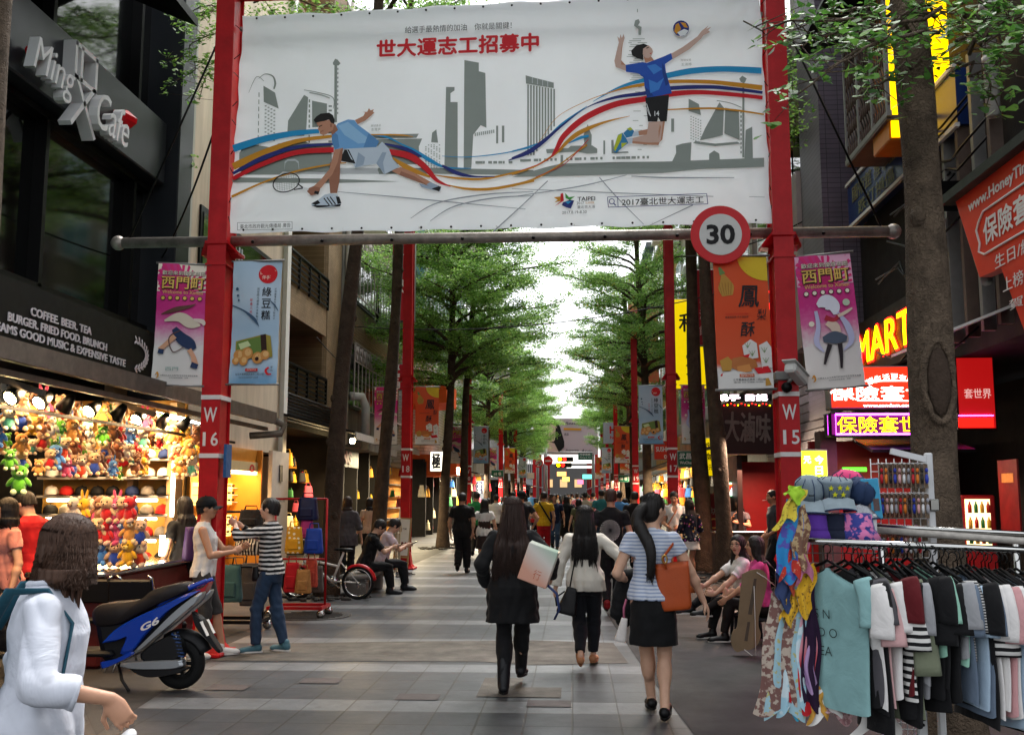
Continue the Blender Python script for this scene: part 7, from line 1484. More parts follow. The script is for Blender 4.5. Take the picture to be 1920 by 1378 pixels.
ct=M('stall_counter','#5e1f1c',.35,var=.2);chrome=M('chrome','#b9b9b6',.15,metal=1,var=.05)
b=MB();b.box((-4.75,10.7,.42),(.7,2.6,.84),ct,bev=.03);b.box((-4.75,10.7,.86),(.78,2.7,.05),chrome,bev=.015);b.build('counter',ts)
area('stall_lamp',(-5.2,9.6,2.55),1.0,42,(1,.62,.3),0,0,3.0);area('stall_lamp',(-4.9,11.4,2.5),.6,26,(1,.7,.4))
for y in(8.0,8.45,9.35,10.4,11.0):area('stall_lamp',(-4.45,y,2.42),.08,9,(1,.66,.34),0,R(50))
def plush(kind,col,col2,s=1.0):
 n_='%s_%s'%(kind,col[1:]);t=thing('plush_toy','','toy');m=M('plush_'+col[1:],col,.95,var=.1,scale=20,bump=.5,bscale=260,sheen=.4);m2=M('plush_'+col2[1:],col2,.95,var=.1,scale=20,bump=.5,bscale=260,sheen=.4)
 b=MB();b.ell((0,0,.065),(.055,.05,.065),m2 if kind=='dressed' else m,12);b.build('torso',t,local=True)
 b=MB();b.ell((0,-.01,.165),(.06,.055,.055),m,14);b.ell((0,-.058,.152),(.026,.022,.02),m2 if kind!='dressed' else m,8)
 for s_ in(-1,1):
  if kind=='rabbit':b.ell((s_*.025,0,.245),(.015,.01,.05),m,8,rot('Y',s_*.15))
  else:b.ell((s_*.045,0,.212),(.02,.012,.02),m,8)
 hd=b.build('head',t,local=True);b=MB()
 for s_ in(-1,1):b.ell((s_*.024,-.06,.175),(.007,.005,.008),BROW,6)
 b.ell((0,-.08,.157),(.008,.006,.006),BROW,6);b.build('face',hd,local=True)
 for s_ in(-1,1):
  b=MB();b.ell((s_*.06,-.015,.09),(.02,.02,.045),m,8,rot('Y',-s_*.6));b.build('arm',t,local=True)
  b=MB();b.ell((s_*.035,-.035,.015),(.024,.045,.024),m2 if kind=='bear' else m,8,rot('X',.25));b.build('leg',t,local=True)
 return t
PC=[('bear','#c98a3e','#e0c08a','golden bear'),('rabbit','#c04068','#d8a0b0','pink rabbit'),('bear','#cfc8b8','#a08868','white bear'),('dressed','#c0a078','#b01018','cream bear in red'),('bear','#b80c18','#d0a890','red bear'),('rabbit','#d09a0c','#e0c060','yellow rabbit'),('dressed','#caa27a','#1f3f9a','tan bear in blue'),('bear','#4f9a1a','#c8d49a','green bear'),('dressed','#c9b79a','#3f8a76','cream bear in mint'),('rabbit','#4a86c8','#cfdcea','blue rabbit'),('bear','#7a4a2a','#c79a6a','brown bear'),('dressed','#d0b898','#c83a12','pale bear in orange')]
PR=[plush(*p[:3])for p in PC];usedp=set()
def toy(i,loc,sc,rz,label,grp='plush toys of the toy stall'):
 o=copy_tree(PR[i])if i in usedp else PR[i];usedp.add(i);o.location=loc;o.scale=(sc,)*3;o.rotation_euler=(0,0,rz);o['label']=label;o['group']=grp
rng=random.Random(5)
for r,(z,nm_,n_)in enumerate(((2.36,'top',24),(2.19,'second',24),(2.02,'third',24),(1.86,'lowest',20))):
 for k in range(n_):
  y=8.05+k*(3.3/n_)+rng.uniform(-.03,.03);i=(k*5+r*7+rng.randrange(3))%12
  toy(i,(-4.62-.12*rng.random()-.15*(r>1),y,z-.06+rng.uniform(-.04,.04)),rng.uniform(.62,1.1),R(rng.uniform(20,70)),'%s from left in the %s plush row of the toy stall, %s'%(ORD[k],nm_,PC[i][3]))
for k in range(14):
 i=(0,5,10,0,8,0,11)[k%7];toy(i,(-4.66+.1*(k%3),11.55+.13*(k%5),2.16-.17*(k//5)+rng.uniform(-.03,.03)),1.05,R(rng.uniform(-10,50)),'%s toy of the bunch beside the vertical tube, %s'%(ORD[k],PC[i][3]))
for k in range(26):
 row=k//9;i=(3,4,1,9,0,6,2,5,11,10,3,1)[k%12];toy(i,(-4.98+.085*(k%9)*.95,9.95-.0*row+.15*rng.random(),.89+row*.21+.03*rng.random()),1.15,R(rng.uniform(-25,35)),'%s toy of the %s row on the stall counter, %s'%(ORD[k%9],('front','middle','top')[row],PC[i][3]))
toy(7,at(36,900,8.6)-Vector((0,0,.12)),1.15,.5,'big lime green plush bear at the far left of the toy stall')
b=MB();c=at(222,842,10.9);rm=rot('X',PI/2);b.lathe(c,[(0,.02),(.07,.02),(.09,.0),(0,.0)],M('plush_red_disc','#a31420',.9,var=.1),24,rm);b.lathe(c+Vector((0,.012,0)),[(0,.02),(.13,.018),(.13,0),(0,0)],whitec,24,rm);b.lathe(c+Vector((0,.03,0)),[(0,.02),(.19,.016),(.2,0),(0,0)],MATS['plush_red_disc'],28,rm);tagp(b.build('round_cushion',at0=c),'round red cushion with a white ring hanging among the plush toys','cushion')
def cap_proto(col,flat=True):
 t=thing('cap','','cap');m=M('cap_'+col[1:],col,.85,var=.1,scale=15,bump=.2,bscale=300);b=MB()
 b.lathe((0,0,0),[(.088,.0),(.09,.035),(.08,.075),(.05,.105),(.005,.115)],m,18,Matrix.Diagonal((.9,1.05,1)));b.ell((0,0,.117),(.009,.009,.005),m,6);b.build('crown',t,local=True)
 b=MB();b.grid(lambda u,v:Vector(((u-.5)*.17,-.075-.09*v*math.cos((u-.5)*1.9),.008-.012*(abs(u-.5)*2)**2)),8,4,m);n0=len(b.v);b.add([(x,y,z+.004)for x,y,z in b.v],b.f[:],m,True);b.build('brim',t,local=True);return t
CC_=[('#1a1a1c','black'),('#cfc6b4','cream'),('#7b756c','grey'),('#a8201f','red'),('#d8d4cc','white'),('#20305a','navy'),('#8d7a55','khaki')]
CP=[cap_proto(c)for c,n in CC_];usedc=set()
def put_cap(i,loc,rz,label,sc=1.,grp='caps for sale'):
 o=copy_tree(CP[i])if i in usedc else CP[i];usedc.add(i);o.location=loc;o.rotation_euler=(0,0,rz);o.scale=(sc,)*3;o['label']=label;o['group']=grp
rng=random.Random(9)
for r,z in enumerate(SZ):
 for k in range(8):
  i=rng.choice((0,0,1,2,4,0,3,5,6)if r!=1 else(1,4,2,4,0));put_cap(i,(-6.28+k*.19+(.05 if k>4 else 0),11.95,z+.017),R(rng.uniform(-15,35)),'%s cap from left on the %s shelf of the toy stall, %s'%(ORD[k],('top','second','third','fourth','fifth','bottom')[r],CC_[i][1]))
def chair(x,y,rz,label):
 t=thing('folding_chair',label,'chair',(x,y,0),rz,'folding chairs by the toy stall');pad=M('black_vinyl','#1d1b1a',.35,var=.1)
 b=MB();b.box((0,0,.45),(.4,.38,.05),pad,bev=.02);b.build('seat',t,local=True);b=MB();b.box((0,.2,.72),(.4,.035,.22),pad,rot('X',-.15),bev=.016);b.build('backrest',t,local=True)
 for s in(-1,1):b=MB();b.tube([(s*.2,-.22,0),(s*.2,.02,.45),(s*.2,.22,.84),(s*.16,.225,.86)],.012,chrome,8);b.build('frame_tube',t,local=True);b=MB();b.tube([(s*.18,.26,0),(s*.18,-.12,.44)],.012,chrome,8);b.build('leg',t,local=True)
p=at(207,1090,9.5);chair(p.x,9.5,PI,'black folding chair nearer the woman in white linen');p=at(258,1090,9.5);chair(p.x,9.5,PI+.1,'black folding chair nearer the scooter tail')
SY=8.5;sct=thing('motor_scooter','blue and silver motor scooter with black seat parked by the toy stall','scooter',(at(300,1283,SY).x,SY,0))
def s1_(x,y):p=at(x/3.0095,920+y/3.0095,SY);return(p.x,p.z)
def pillow(b,pts,hw,mat,y0=SY,ins=.12,f=s1_,smooth=False):
 P=crom([f(*p)for p in pts]+[f(*pts[0])],3)[:-1];c=np.mean(P,0);n=len(P);v=[]
 for(k,y)in((1-ins,-hw),(1,-hw*.7),(1,hw*.7),(1-ins,hw)):
  for p in P:q=c+(np.array(p)-c)*k;v.append((q[0],y0+y,q[1]))
 f_=[tuple(range(n)),tuple(range(4*n-1,3*n-1,-1))]+[(i*n+j,(i+1)*n+j,(i+1)*n+(j+1)%n,i*n+(j+1)%n)for i in range(3)for j in range(n)];b.add(v,f_,mat,smooth)
blu_=M('scooter_blue','#0f3a9c',.22,var=.06,coat=.6);sil=M('scooter_silver','#9da1a5',.3,metal=.6,var=.08);blp=M('black_plastic','#18181a',.5,var=.12,scale=12);rub=M('tyre_rubber','#151515',.85,var=.1,bump=.3,bscale=80);stm=M('seat_vinyl','#2c2625',.6,var=.12,scale=9,bump=.15,bscale=120)
b=MB();pillow(b,[(550,705),(556,665),(600,632),(700,622),(800,612),(850,590),(905,546),(1000,520),(1062,516),(1084,540),(1072,566),(930,628),(800,692),(700,745),(600,757),(560,742)],.135,stm,smooth=True);b.build('seat',sct)
for y,s in((SY-.1,1),(SY+.1,1)):
 b=MB();pillow(b,[(618,845),(690,772),(800,705),(950,638),(1080,575),(1150,560),(1000,655),(920,735),(850,810),(785,892),(720,902),(752,815),(700,832)],.055,blu_,y);bp_=b.build('side_panel',sct)
 if y<SY:b=MB();p=s1_(890,738);b.text('G6',(p[0],y-.062,p[1]),(.9,0,.43),(-.43,0,.9),stencil,.17,.055,.002,.03,.25);b.build('emblem',bp_)
 b=MB();pillow(b,[(798,890),(900,790),(1000,690),(1100,605),(1172,562),(1158,604),(1100,655),(1000,742),(900,825),(820,895)],.06,sil,y);b.build('silver_trim',sct)
 b=MB();pillow(b,[(608,950),(700,930),(778,892),(792,908),(705,955),(620,988)],.05,blu_,y);b.build('sill_panel',sct)
 b=MB();b.tube([Vector((s1_(*q)[0],y+(.03 if y<SY else-.03),s1_(*q)[1]))for q in((905,655),(930,628),(1080,545),(1182,502),(1190,512))],[.012,.022,.024,.018,.008],blu_,8);b.build('grab_rail',sct)
b=MB();pillow(b,[(560,745),(700,745),(820,690),(1000,590),(1100,560),(1130,590),(1000,720),(860,850),(760,930),(620,960),(580,860)],.085,blp);b.build('frame_cover',sct)
b=MB();pillow(b,[(1120,555),(1165,540),(1190,512),(1180,545),(1160,580),(1120,600)],.07,M('tail_lamp_red','#a01018',.2,var=0,spec=.6));b.build('tail_lamp',sct)
b=MB();pillow(b,[(832,905),(880,862),(960,815),(1012,802),(1060,852),(1062,920),(1000,942),(850,942)],.07,blp,SY-.09);pillow(b,[(770,985),(1070,978),(1052,1010),(900,1035),(820,1020)],.06,blp,SY-.1);b.build('engine_cover',sct)
b=MB();pillow(b,[(728,972),(760,950),(1040,935),(1070,948),(1070,972),(1000,985),(800,986)],.05,sil,SY-.13);b.build('transmission_case',sct)
def wheel(par,cx,cz,y,r,w,name='wheel',spokes=5):
 b=MB();b.tube([(cx+(r-w*.5)*math.cos(a),y,cz+(r-w*.5)*math.sin(a))for a in np.linspace(0,2*PI,33)[:-1]],w*.5,rub,10,closed=True);wl_=b.build(name,par)
 b=MB();b.tube([(cx+(r-w)*math.cos(a),y,cz+(r-w)*math.sin(a))for a in np.linspace(0,2*PI,29)[:-1]],w*.14,blp,8,closed=True);b.cyl((cx,y-.05,cz),(cx,y+.05,cz),.04,sil,12)
 for k in range(spokes):a=2*PI*k/spokes;b.box((cx+r*.4*math.cos(a),y,cz+r*.4*math.sin(a)),(r*.75,.03,.03),blp,rot('Y',-a))
 b.build('rim',wl_);return wl_
pw=s1_(1018,950);wheel(sct,pw[0],.215,SY,.212,.105);xf=pw[0]-1.28;wheel(sct,xf,.215,SY,.212,.10)
b=MB();b.tube([(pw[0]+.235*math.cos(a),SY,.215+.235*math.sin(a))for a in np.linspace(.4,2.2,9)],.06,blp,8,flat=.4);pillow(b,[(1090,680),(1150,720),(1190,800),(1250,895),(1232,905),(1170,830),(1110,760)],.05,blp);b.build('rear_fender',sct)
b=MB();p=s1_(1172,770);b.box((p[0],SY,p[1]),(.005,.2,.13),whitept,rot('Y',-.5));b.build('number_plate',sct)
b=MB();p0,p1=s1_(1020,785),s1_(1068,965);A0,A1_=Vector((p0[0],SY-.13,p0[1])),Vector((p1[0],SY-.13,p1[1]));b.cyl(A0,A1_,.013,chrome,8);hx=[];d_=(A1_-A0)
for i in range(49):a=i/48*2*PI*7;hx.append(A0+d_*(i/48*.75)+Vector((.028*math.cos(a),.028*math.sin(a),0)))
b.tube(hx,.007,M('spring_blue','#25406f',.4,var=0),5);b.build('shock_absorber',sct)
b=MB();x0=pw[0]-.72;b.box((x0-.05,SY,.30),(.5,.3,.05),blp,bev=.02);b.build('footboard',sct)
b=MB();b.box((x0-.33,SY,.58),(.12,.4,.56),blu_,rot('Y',-.25),bev=.05);b.build('leg_shield',sct);b=MB();b.cyl((xf,SY,.22),(xf+.22,SY,.86),.03,sil);b.tube([(xf+.25,SY-.33,.98),(xf+.2,SY-.12,.92),(xf+.2,SY+.12,.92),(xf+.25,SY+.33,.98)],.015,blp,8);b.box((xf+.18,SY,.9),(.2,.24,.16),blu_,rot('Y',-.3),bev=.05);b.build('handlebar',sct)
b=MB();b.box((xf,SY,.40),(.36,.14,.06),blu_,rot('Y',.1),bev=.025);b.build('front_fender',sct)
b=MB();q=pw[0]-.5;b.tube([(q,SY-.05,.2),(q+.08,SY-.16,.1),(q+.16,SY-.2,.02)],.014,blp,6);b.build('side_stand',sct)
rackm=M('rack_black','#17171a',.45,metal=.4,var=.1)
def trolley(name,label,x,y,w,mat,h=1.25):
 t=thing(name,label,'rack',(x,y,0));b=MB()
 for dy in(-.22,.22):b.box((x,y+dy,.13),(w,.04,.04),mat)
 for dx in(-w/2,w/2):b.box((x+dx,y,.13),(.04,.48,.04),mat);b.tube([(x+dx,y,.13),(x+dx,y,h)],.016,mat,8)
 for z in(.75,h):b.tube([(x-w/2,y,z),(x+w/2,y,z)],.014,mat,8)
 b.build('frame',t)
 for dx in(-w/2,w/2):
  for dy in(-.22,.22):b=MB();b.lathe((x+dx,y+dy,.055),[(.02,-.018),(.055,-.016),(.055,.016),(.02,.018)],chrome,14,rot('X',PI/2));b.box((x+dx,y+dy,.1),(.05,.03,.05),mat);b.build('caster',t)
 return t
R1=at(443,1175,12.1);trolley('bag_rack','black wheeled rack of bags and coats between the two men',R1.x,12.1,.62,rackm,1.4);R2=at(560,1150,13.6);trolley('bag_rack','red based wheeled rack of colourful bags beside the slim leaning tree',R2.x,13.6,.7,M('rack_red','#a5161c',.4,var=.1),1.55)
def hangbag(label,u,v,y,w,h,d,mat,cat='bag',td=.6,tw=.75,rz=0.):
 p=at(u,v,y);t=thing('hanging_bag',label,cat,p,rz,'bags on the wheeled racks');b=MB();bagmesh(b,(0,0,0),w,h,d,mat,tw,td,open_=False,ex=3);b.build('body',t,local=True)
 b=MB();b.tube([(-w*.25,0,h*.95),(-w*.2,0,h*1.2),(w*.2,0,h*1.2),(w*.25,0,h*.95)],.012,mat,6,flat=.5);b.build('handle',t,local=True);b=MB();b.box((0,-d*.47,h*.35),(w*.6,d*.2,h*.42),mat,bev=.02);b.build('pocket',t,local=True)
dots=M('polka_yellow','#d9a52a',.8,var=0);L=dots.node_tree.links.new;tc=node(dots,'ShaderNodeTexCoord');vo=node(dots,'ShaderNodeTexVoronoi',Scale=16.0);vo.inputs['Randomness'].default_value=.3;L(tc.outputs['Object'],vo.inputs['Vector']);L(mixc(dots,math_(dots,'LESS_THAN',vo.outputs['Distance'],.28),lin('#c98f1c'),lin('#e3d9b8')),dots.node_tree.nodes['Principled BSDF'].inputs['Base Color'])
bs_=stripes('bag_stripe','#15130f','#b9ad97',.035,.5,0);tls=cloth('teal_suitcase','#2f4f50');nyl=M('navy_nylon','#16204a',.5,var=.15,scale=8);blub=M('bright_blue_nylon','#123a92',.5,var=.15,scale=8);redb=cloth('red_bag','#a8141c');tanb=M('tan_print_bag','#a0703c',.7,var=.4,scale=14);florb=M('floral_bag','#a8402f',.8,var=.5,scale=18);pinkb=cloth('pink_bag','#b23a78');gryb=cloth('grey_coat','#4b4440')
for a in(('teal fabric suitcase hanging low between the two men',428,1128,11.8,.34,.42,.16,tls),('black and tan striped bag under the outstretched arms',466,1040,11.9,.36,.26,.22,bs_),('dark patterned bag just above the striped bag',470,990,12.0,.32,.22,.2,M('dark_pattern','#2b2722',.8,var=.6,scale=40)),('grey coat hanging beside the teal suitcase',468,1135,12.2,.26,.5,.14,gryb),('black bag behind the teal suitcase on the rack',445,1120,12.35,.3,.4,.16,leather),('yellow polka dot bag on the red based rack',551,1037,13.2,.25,.34,.14,dots),('bright blue drawstring backpack on the red based rack',588,1037,13.2,.26,.32,.16,blub),('magenta bag peeking above the bright blue backpack',575,1008,13.5,.2,.24,.12,pinkb),('navy backpack at the top of the red based rack',577,975,13.5,.3,.3,.2,nyl),('red and black bag low on the red based rack',547,1110,13.2,.22,.38,.14,redb),('tan printed bag low on the red based rack',568,1112,13.1,.22,.3,.14,tanb),('red floral bag at the right of the tan printed bag',583,1100,13.3,.18,.36,.14,florb),('grey rolled bag against the slim leaning tree',592,1110,14.2,.22,.36,.16,gryb)):hangbag(*a)
BYk=15.8;bx0=at(671,1092,BYk).x;bk4=thing('bicycle','white small wheeled bicycle with red rear mudguard leaning by the tree','bicycle',(bx0-.4,BYk,0));wf=M('bike_white','#c9c4bd',.3,var=.06);rfm=M('mudguard_red','#b3161d',.3,var=.05)
def bwheel(cx):
 b=MB();r=.235;b.tube([(cx+r*math.cos(a),BYk,.255+r*math.sin(a))for a in np.linspace(0,2*PI,37)[:-1]],.022,rub,8,closed=True);w=b.build('wheel',bk4);b=MB();b.tube([(cx+.205*math.cos(a),BYk,.255+.205*math.sin(a))for a in np.linspace(0,2*PI,33)[:-1]],.010,chrome,6,closed=True);b.build('rim',w);b=MB()
 for k in range(20):a=2*PI*k/20;b.cyl((cx+.02*math.cos(a+1),BYk+.02*(-1)**k,.255+.02*math.sin(a+1)),(cx+.2*math.cos(a),BYk,.255+.2*math.sin(a)),.0016,chrome,4)
 b.cyl((cx,BYk-.05,.255),(cx,BYk+.05,.255),.018,chrome,8);b.build('spokes',w)
bwheel(bx0);bwheel(bx0-.95);b=MB();Q=lambda x,z:Vector((bx0+x,BYk,z))
for p,q,r in((Q(0,.255),Q(-.4,.28),.012),(Q(0,.255),Q(-.27,.56),.010),(Q(-.4,.28),Q(-.23,.72),.018),(Q(-.4,.28),Q(-.85,.58),.024),(Q(-.3,.5),Q(-.84,.62),.018),(Q(-.95,.255),Q(-.86,.58),.016),(Q(-.86,.56),Q(-.8,.9),.018)):b.cyl(p,q,r,wf,10)
b.tube([Q(-.8,.9)+Vector((-.05,-.26,.02)),Q(-.8,.9),Q(-.8,.9)+Vector((-.05,.26,.02))],.012,chrome,8);b.build('frame',bk4)
for cx in(0,-.95):b=MB();b.tube([(bx0+cx+.27*math.cos(a),BYk,.255+.27*math.sin(a))for a in np.linspace(.15,2.3,12)],.03,rfm,8,flat=.35);b.build('mudguard',bk4)
b=MB();b.ell(Q(-.2,.76),(.13,.075,.03),leather,12);b.ell(Q(-.3,.76),(.1,.03,.022),leather,10);b.build('saddle',bk4);b=MB();b.lathe(Q(-.4,.28),[(.02,-.01),(.085,-.008),(.085,.008),(.02,.01)],chrome,16,rot('X',PI/2));b.box(Q(-.32,.22)+Vector((0,-.08,0)),(.16,.012,.02),chrome,rot('Y',.6));b.build('crankset',bk4)
ez=at(750,1066,22.0);es=thing('easel_sign','slim wooden easel sign reading minus 20 beside post W 18','sign',(ez.x,22,0));T=rot('X',-.12)@rot('Y',.05);e0=Vector((ez.x,22,0))
b=MB()
for dx in(-.15,.15):b.box(e0+T@Vector((dx,0,.56)),(.035,.03,1.12),wood,T)
for z in(.28,1.1):b.box(e0+T@Vector((0,-.002,z)),(.28,.028,.04),wood,T)
b.cyl(e0+Vector((0,.02,1.0)),e0+Vector((0,.4,0)),.014,wood,6);b.build('frame',es);b=MB();b.box(e0+T@Vector((0,-.01,.7)),(.27,.016,.78),whitept,T);bd3=b.build('board',es);b=MB();b.text('-20',e0+T@Vector((.02,-.022,.52)),T@Vector((1,0,0)),T@Vector((0,0,1)),M('dark_red_ink','#7a1d22',.6,var=0),.17,.16,0,.02);b.text('ALL ITEMS',e0+T@Vector((0,-.022,.88)),T@Vector((1,0,0)),T@Vector((0,0,1)),ink,.16,.04,0,.01);b.build('lettering',bd3)
wp=at(728,1070,21.4);ws=thing('wooden_stand','tall pale wooden display stand left of the easel sign','stand',(wp.x,21.4,0));b=MB();pale_w=M('pale_wood','#b9ab94',.6,var=.15)
for dx in(-.17,.17):
 for dy in(0,.35):b.box((wp.x+dx,21.4+dy,.56),(.04,.04,1.12),pale_w)
b.build('frame',ws)
for z in(.45,.8,1.1):b=MB();b.box((wp.x,21.57,z),(.36,.38,.025),pale_w);b.build('shelf',ws)
ky0,ky1=atX(430,900,XL+.3).y,atX(500,900,XL+.3).y;kx=XL-.2
kk=thing('sunglasses_kiosk','glowing orange sunglasses shelf shop set into the cream wall','kiosk',(kx,ky0,0));oc=M('kiosk_orange','#c9802a',.5,var=.08);yl=M('backlit_yellow','#f0c860',.6,var=.05,emit=1.1,ecol='#ffcf70')
b=MB();b.box((kx-.25,(ky0+ky1)/2,1.25),(.06,ky1-ky0,2.5),oc);b.box((kx,(ky0+ky1)/2,2.35),(.6,ky1-ky0,.3),oc);b.box((kx+.05,ky1,1.25),(.7,.08,2.5),oc);b.build('cabinet',kk);b=MB();b.box((kx+.31,(ky0+ky1)/2,2.12),(.03,ky1-ky0,.26),M('kiosk_sign_cream','#d8c090',.6,var=.05));sg=b.build('sign_strip',kk);b=MB();b.text('O',(kx+.335,ky1-.45,2.12),(0,1,0),(0,0,1),redr,.3,.17,.003,.03);b.build('lettering',sg)
for j in range(2):
 b=MB();z=1.62-j*.62;b.box((kx-.2,(ky0+ky1)/2,z),(.03,ky1-ky0-.1,.42),yl);s_=b.build('shelf_light_panel',kk);b=MB()
 for r in range(3):
  b.box((kx-.13,(ky0+ky1)/2,z-.16+r*.14),(.12,ky1-ky0-.1,.012),whitept)
  for c in range(9):
   y=ky0+.25+c*(ky1-ky0-.5)/8
   for d in(-.045,.045):b.ell((kx-.1,y+d,z-.115+r*.14),(.012,.04,.026),blackmt,8)
   b.box((kx-.1,y,z-.10+r*.14),(.01,.04,.006),blackmt)
 o=b.build('sunglasses_rows',s_);o['kind']='stuff'
area('kiosk_lamp',(kx+.25,(ky0+ky1)/2,2.1),.3,30,(1,.72,.36),0,R(25),ky1-ky0-.2)
b=MB();y=atX(512,900,XL+.4).y;b.box((XL+.35,y+.55,1.25),(.08,1.2,2.5),M('white_panel','#b9b0a8',.6,var=.1));pn_=b.build('notice_panel',at0=(XL+.35,y+.55,0));tagp(pn_,'tall white notice panel right of the orange sunglasses kiosk','panel');b=MB();b.box((XL+.4,y+.55,2.05),(.02,.22,.34),ink);b.text('配鏡20分鐘',(XL+.395,y+.55,1.5),(0,1,0),(0,0,1),ink,.7,.1);b.text('交件',(XL+.395,y+.55,1.36),(0,1,0),(0,0,1),ink,.26,.1);b.build('lettering',pn_)
gp_=[]
for i,(c,s)in enumerate((('#c98a2a',1),('#b3202a',1),('#d9cba8',1),('#1d1d22',1),('#2a5a9a',1),('#c8566a',1),('#e0b43a',1),('#3d7a4a',1))):
 b=MB();m=M('goods_'+c[1:],c,.7,var=.2,scale=15);bagmesh(b,(0,0,0),.24,.26,.16,m,.7,.6,open_=False,ex=3,rows=5);b.tube([(-.06,0,.24),(-.04,0,.33),(.04,0,.33),(.06,0,.24)],.01,m,5);gp_.append((b.build('shop_item'),c))
GN=('ochre','red','cream','black','blue','rose','yellow','green');ug=set()
def goods(place,x,y0,y1,z0,z1,n,seed,dx=.5,sc=(.7,1.3),grp=''):
 r=random.Random(seed)
 for k in range(n):
  i=r.randrange(8);o=gp_[i][0]if i not in ug else gp_[i][0].copy()
  if i in ug:COL.objects.link(o)
  ug.add(i);o.location=(x+r.uniform(-dx,dx),r.uniform(y0,y1),z0+(z1-z0)*int(r.random()*6)/5.0);s=r.uniform(*sc);o.scale=(s,s,s);o.rotation_euler=(0,0,r.uniform(-.8,2));o['label']='small %s item among the goods %s'%(GN[i],place);o['category']='goods';o['group']='goods '+place
shopm=M('shop_white_panel','#d8d2c4',.6,var=.1)
def shoplit(name,x,y0,y1,side,col,power,lx=.9):
 for k in range(max(1,int((y1-y0)/4))):area('shop_lamp',(x+side*lx*-1,y0+(k+.5)*(y1-y0)/max(1,int((y1-y0)/4)),2.65),.5,power,col,0,R(15)*-side,2.5)
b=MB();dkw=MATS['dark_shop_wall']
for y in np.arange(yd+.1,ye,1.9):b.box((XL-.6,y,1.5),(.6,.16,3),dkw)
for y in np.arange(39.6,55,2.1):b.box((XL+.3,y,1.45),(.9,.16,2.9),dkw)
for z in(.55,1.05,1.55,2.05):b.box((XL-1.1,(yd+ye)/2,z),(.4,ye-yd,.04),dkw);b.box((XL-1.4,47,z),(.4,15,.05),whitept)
b.box((XL+.4,47,2.75),(.5,15,.5),dkw);sv=b.build('shop_shelving',wb)
goods('hung in the bag shop under the dark canopy',XL-.9,ya+.5,yb-.6,.4,2.3,46,1,.5);shoplit('',XL,ya,yb,-1,(1,.7,.36),110)
goods('in the shoe shop behind the second trunk',XL-.9,yd+.5,ye-.5,.4,2.2,30,2,.5);shoplit('',XL,yd,ye,-1,(1,.82,.5),110)
goods('spilling from the bright shop with the orange awnings',XL-.1,39.5,54,.2,2.4,100,3,1.0,(1.0,1.9));shoplit('',XL+1.2,39,54,-1,(1,.86,.62),260)
goods('along the shop fronts left of the far crossing',XL-.4,56,78,.2,2.3,50,4,.6,(1.2,2.2));shoplit('',XL+1,56,78,-1,(1,.86,.66),220)
goods('in the snack shops right of the far trees',XR+.3,34,57,.3,2.3,80,5,.5,(1.0,1.9));shoplit('',XR-.6,33,57,1,(1,.84,.56),200)
goods('on the shop fronts right of the far crossing',XR+.4,58,76,.2,2.3,40,6,.5,(1.2,2.2));shoplit('',XR-.8,58,76,1,(1,.86,.66),220)
tl=thing('spot_lamp','glowing spot lamp under the dark canopy beside the second trunk','lamp',at(661,822,27));p=Vector(tl.location);b=MB();b.lathe(p,[(.02,.1),(.06,0),(.09,-.1)],blackmt,12,rot('X',.8));b.build('housing',tl);b=MB();b.ell(p+Vector((.02,-.09,-.07)),(.08,.05,.08),lampw,10);b.build('bulb',tl)
# right side: clothes rack, stall, shop signs
RY=5.05;steel=chrome;whm=M('white_enamel','#c4c5c6',.4,var=.08)
rk=thing('clothes_rack','chrome clothes rail with white frame and wire grid in front of the big trunk','rack',(at(1700,1020,RY).x,RY,0))
ra,rb=at(1476,1012,RY),at(1990,1034,RY-.12)
b=MB();b.cyl(ra,rb,.016,steel,12);b.ell(ra,(.02,.02,.02),steel,8);b.build('rail',rk)
rc,rd=at(1622,985,RY+.25),at(1990,1004,RY+.1)
b=MB();b.cyl(rc,rd,.013,steel,10);b.cyl(rc+Vector((0,0,-.015)),rd+Vector((0,0,-.04)),.02,M('plastic_wrap','#a8a39b',.25,var=.3,scale=30),8);b.build('back_rail',rk)
for u,y0 in((1652,RY+.05),(1905,RY+.02)):b=MB();p=at(u,1020,y0);b.cyl((p.x,y0,0),(p.x,y0,p.z),.016,steel,10);b.box((p.x,y0,.03),(.06,.6,.05),steel,bev=.01);b.build('upright',rk)
wx=at(1745,950,RY+.3);b=MB();b.box((wx.x,RY+.3,1.0),(.036,.036,1.63),whm,bev=.006);z_=1.8
b.box((wx.x-.09,RY+.3,1.80),(.2,.03,.03),whm,rot('Y',.25));b.box((wx.x+.01,RY+.29,1.55),(.05,.05,.06),steel,bev=.006);b.build('white_frame',rk)
px_=at(1725,1280,RY+.1);b=MB();b.box((px_.x,RY+.1,.42),(.045,.03,.84),whm,bev=.005)
for k in range(6):b.cyl((px_.x,RY+.08,.12+k*.13),(px_.x,RY+.083,.12+k*.13),.008,blackmt,8)
b.build('perforated_post',rk)
def wiregrid(parent,u0,u1,v0,v1,y,st,mat,r=.003):
 a,c=at(u0,v1,y),at(u1,v0,y);b=MB();x=a.x
 while x<=c.x+.001:b.cyl((x,y,a.z),(x,y,c.z),r,mat,5);x+=st
 z=a.z
 while z<=c.z+.001:b.cyl((a.x,y,z),(c.x,y,z),r,mat,5);z+=st
 return b.build('wire_grid',parent)
wiregrid(rk,1490,1650,960,1130,RY+.28,.05,MATS['grey_steel']);wiregrid(rk,1655,1722,1255,1378,RY+.15,.03,whm,.0025);wiregrid(rk,1640,1740,860,1045,RY+.36,.04,whm)
b=MB();a,c=at(1478,1008,RY+.18),at(1640,1030,RY+.18);b.box(((a.x+c.x)/2,RY+.18,(a.z+c.z)/2),(c.x-a.x,.25,.012),whm,rot('Y',.1));b.build('hat_shelf',rk)
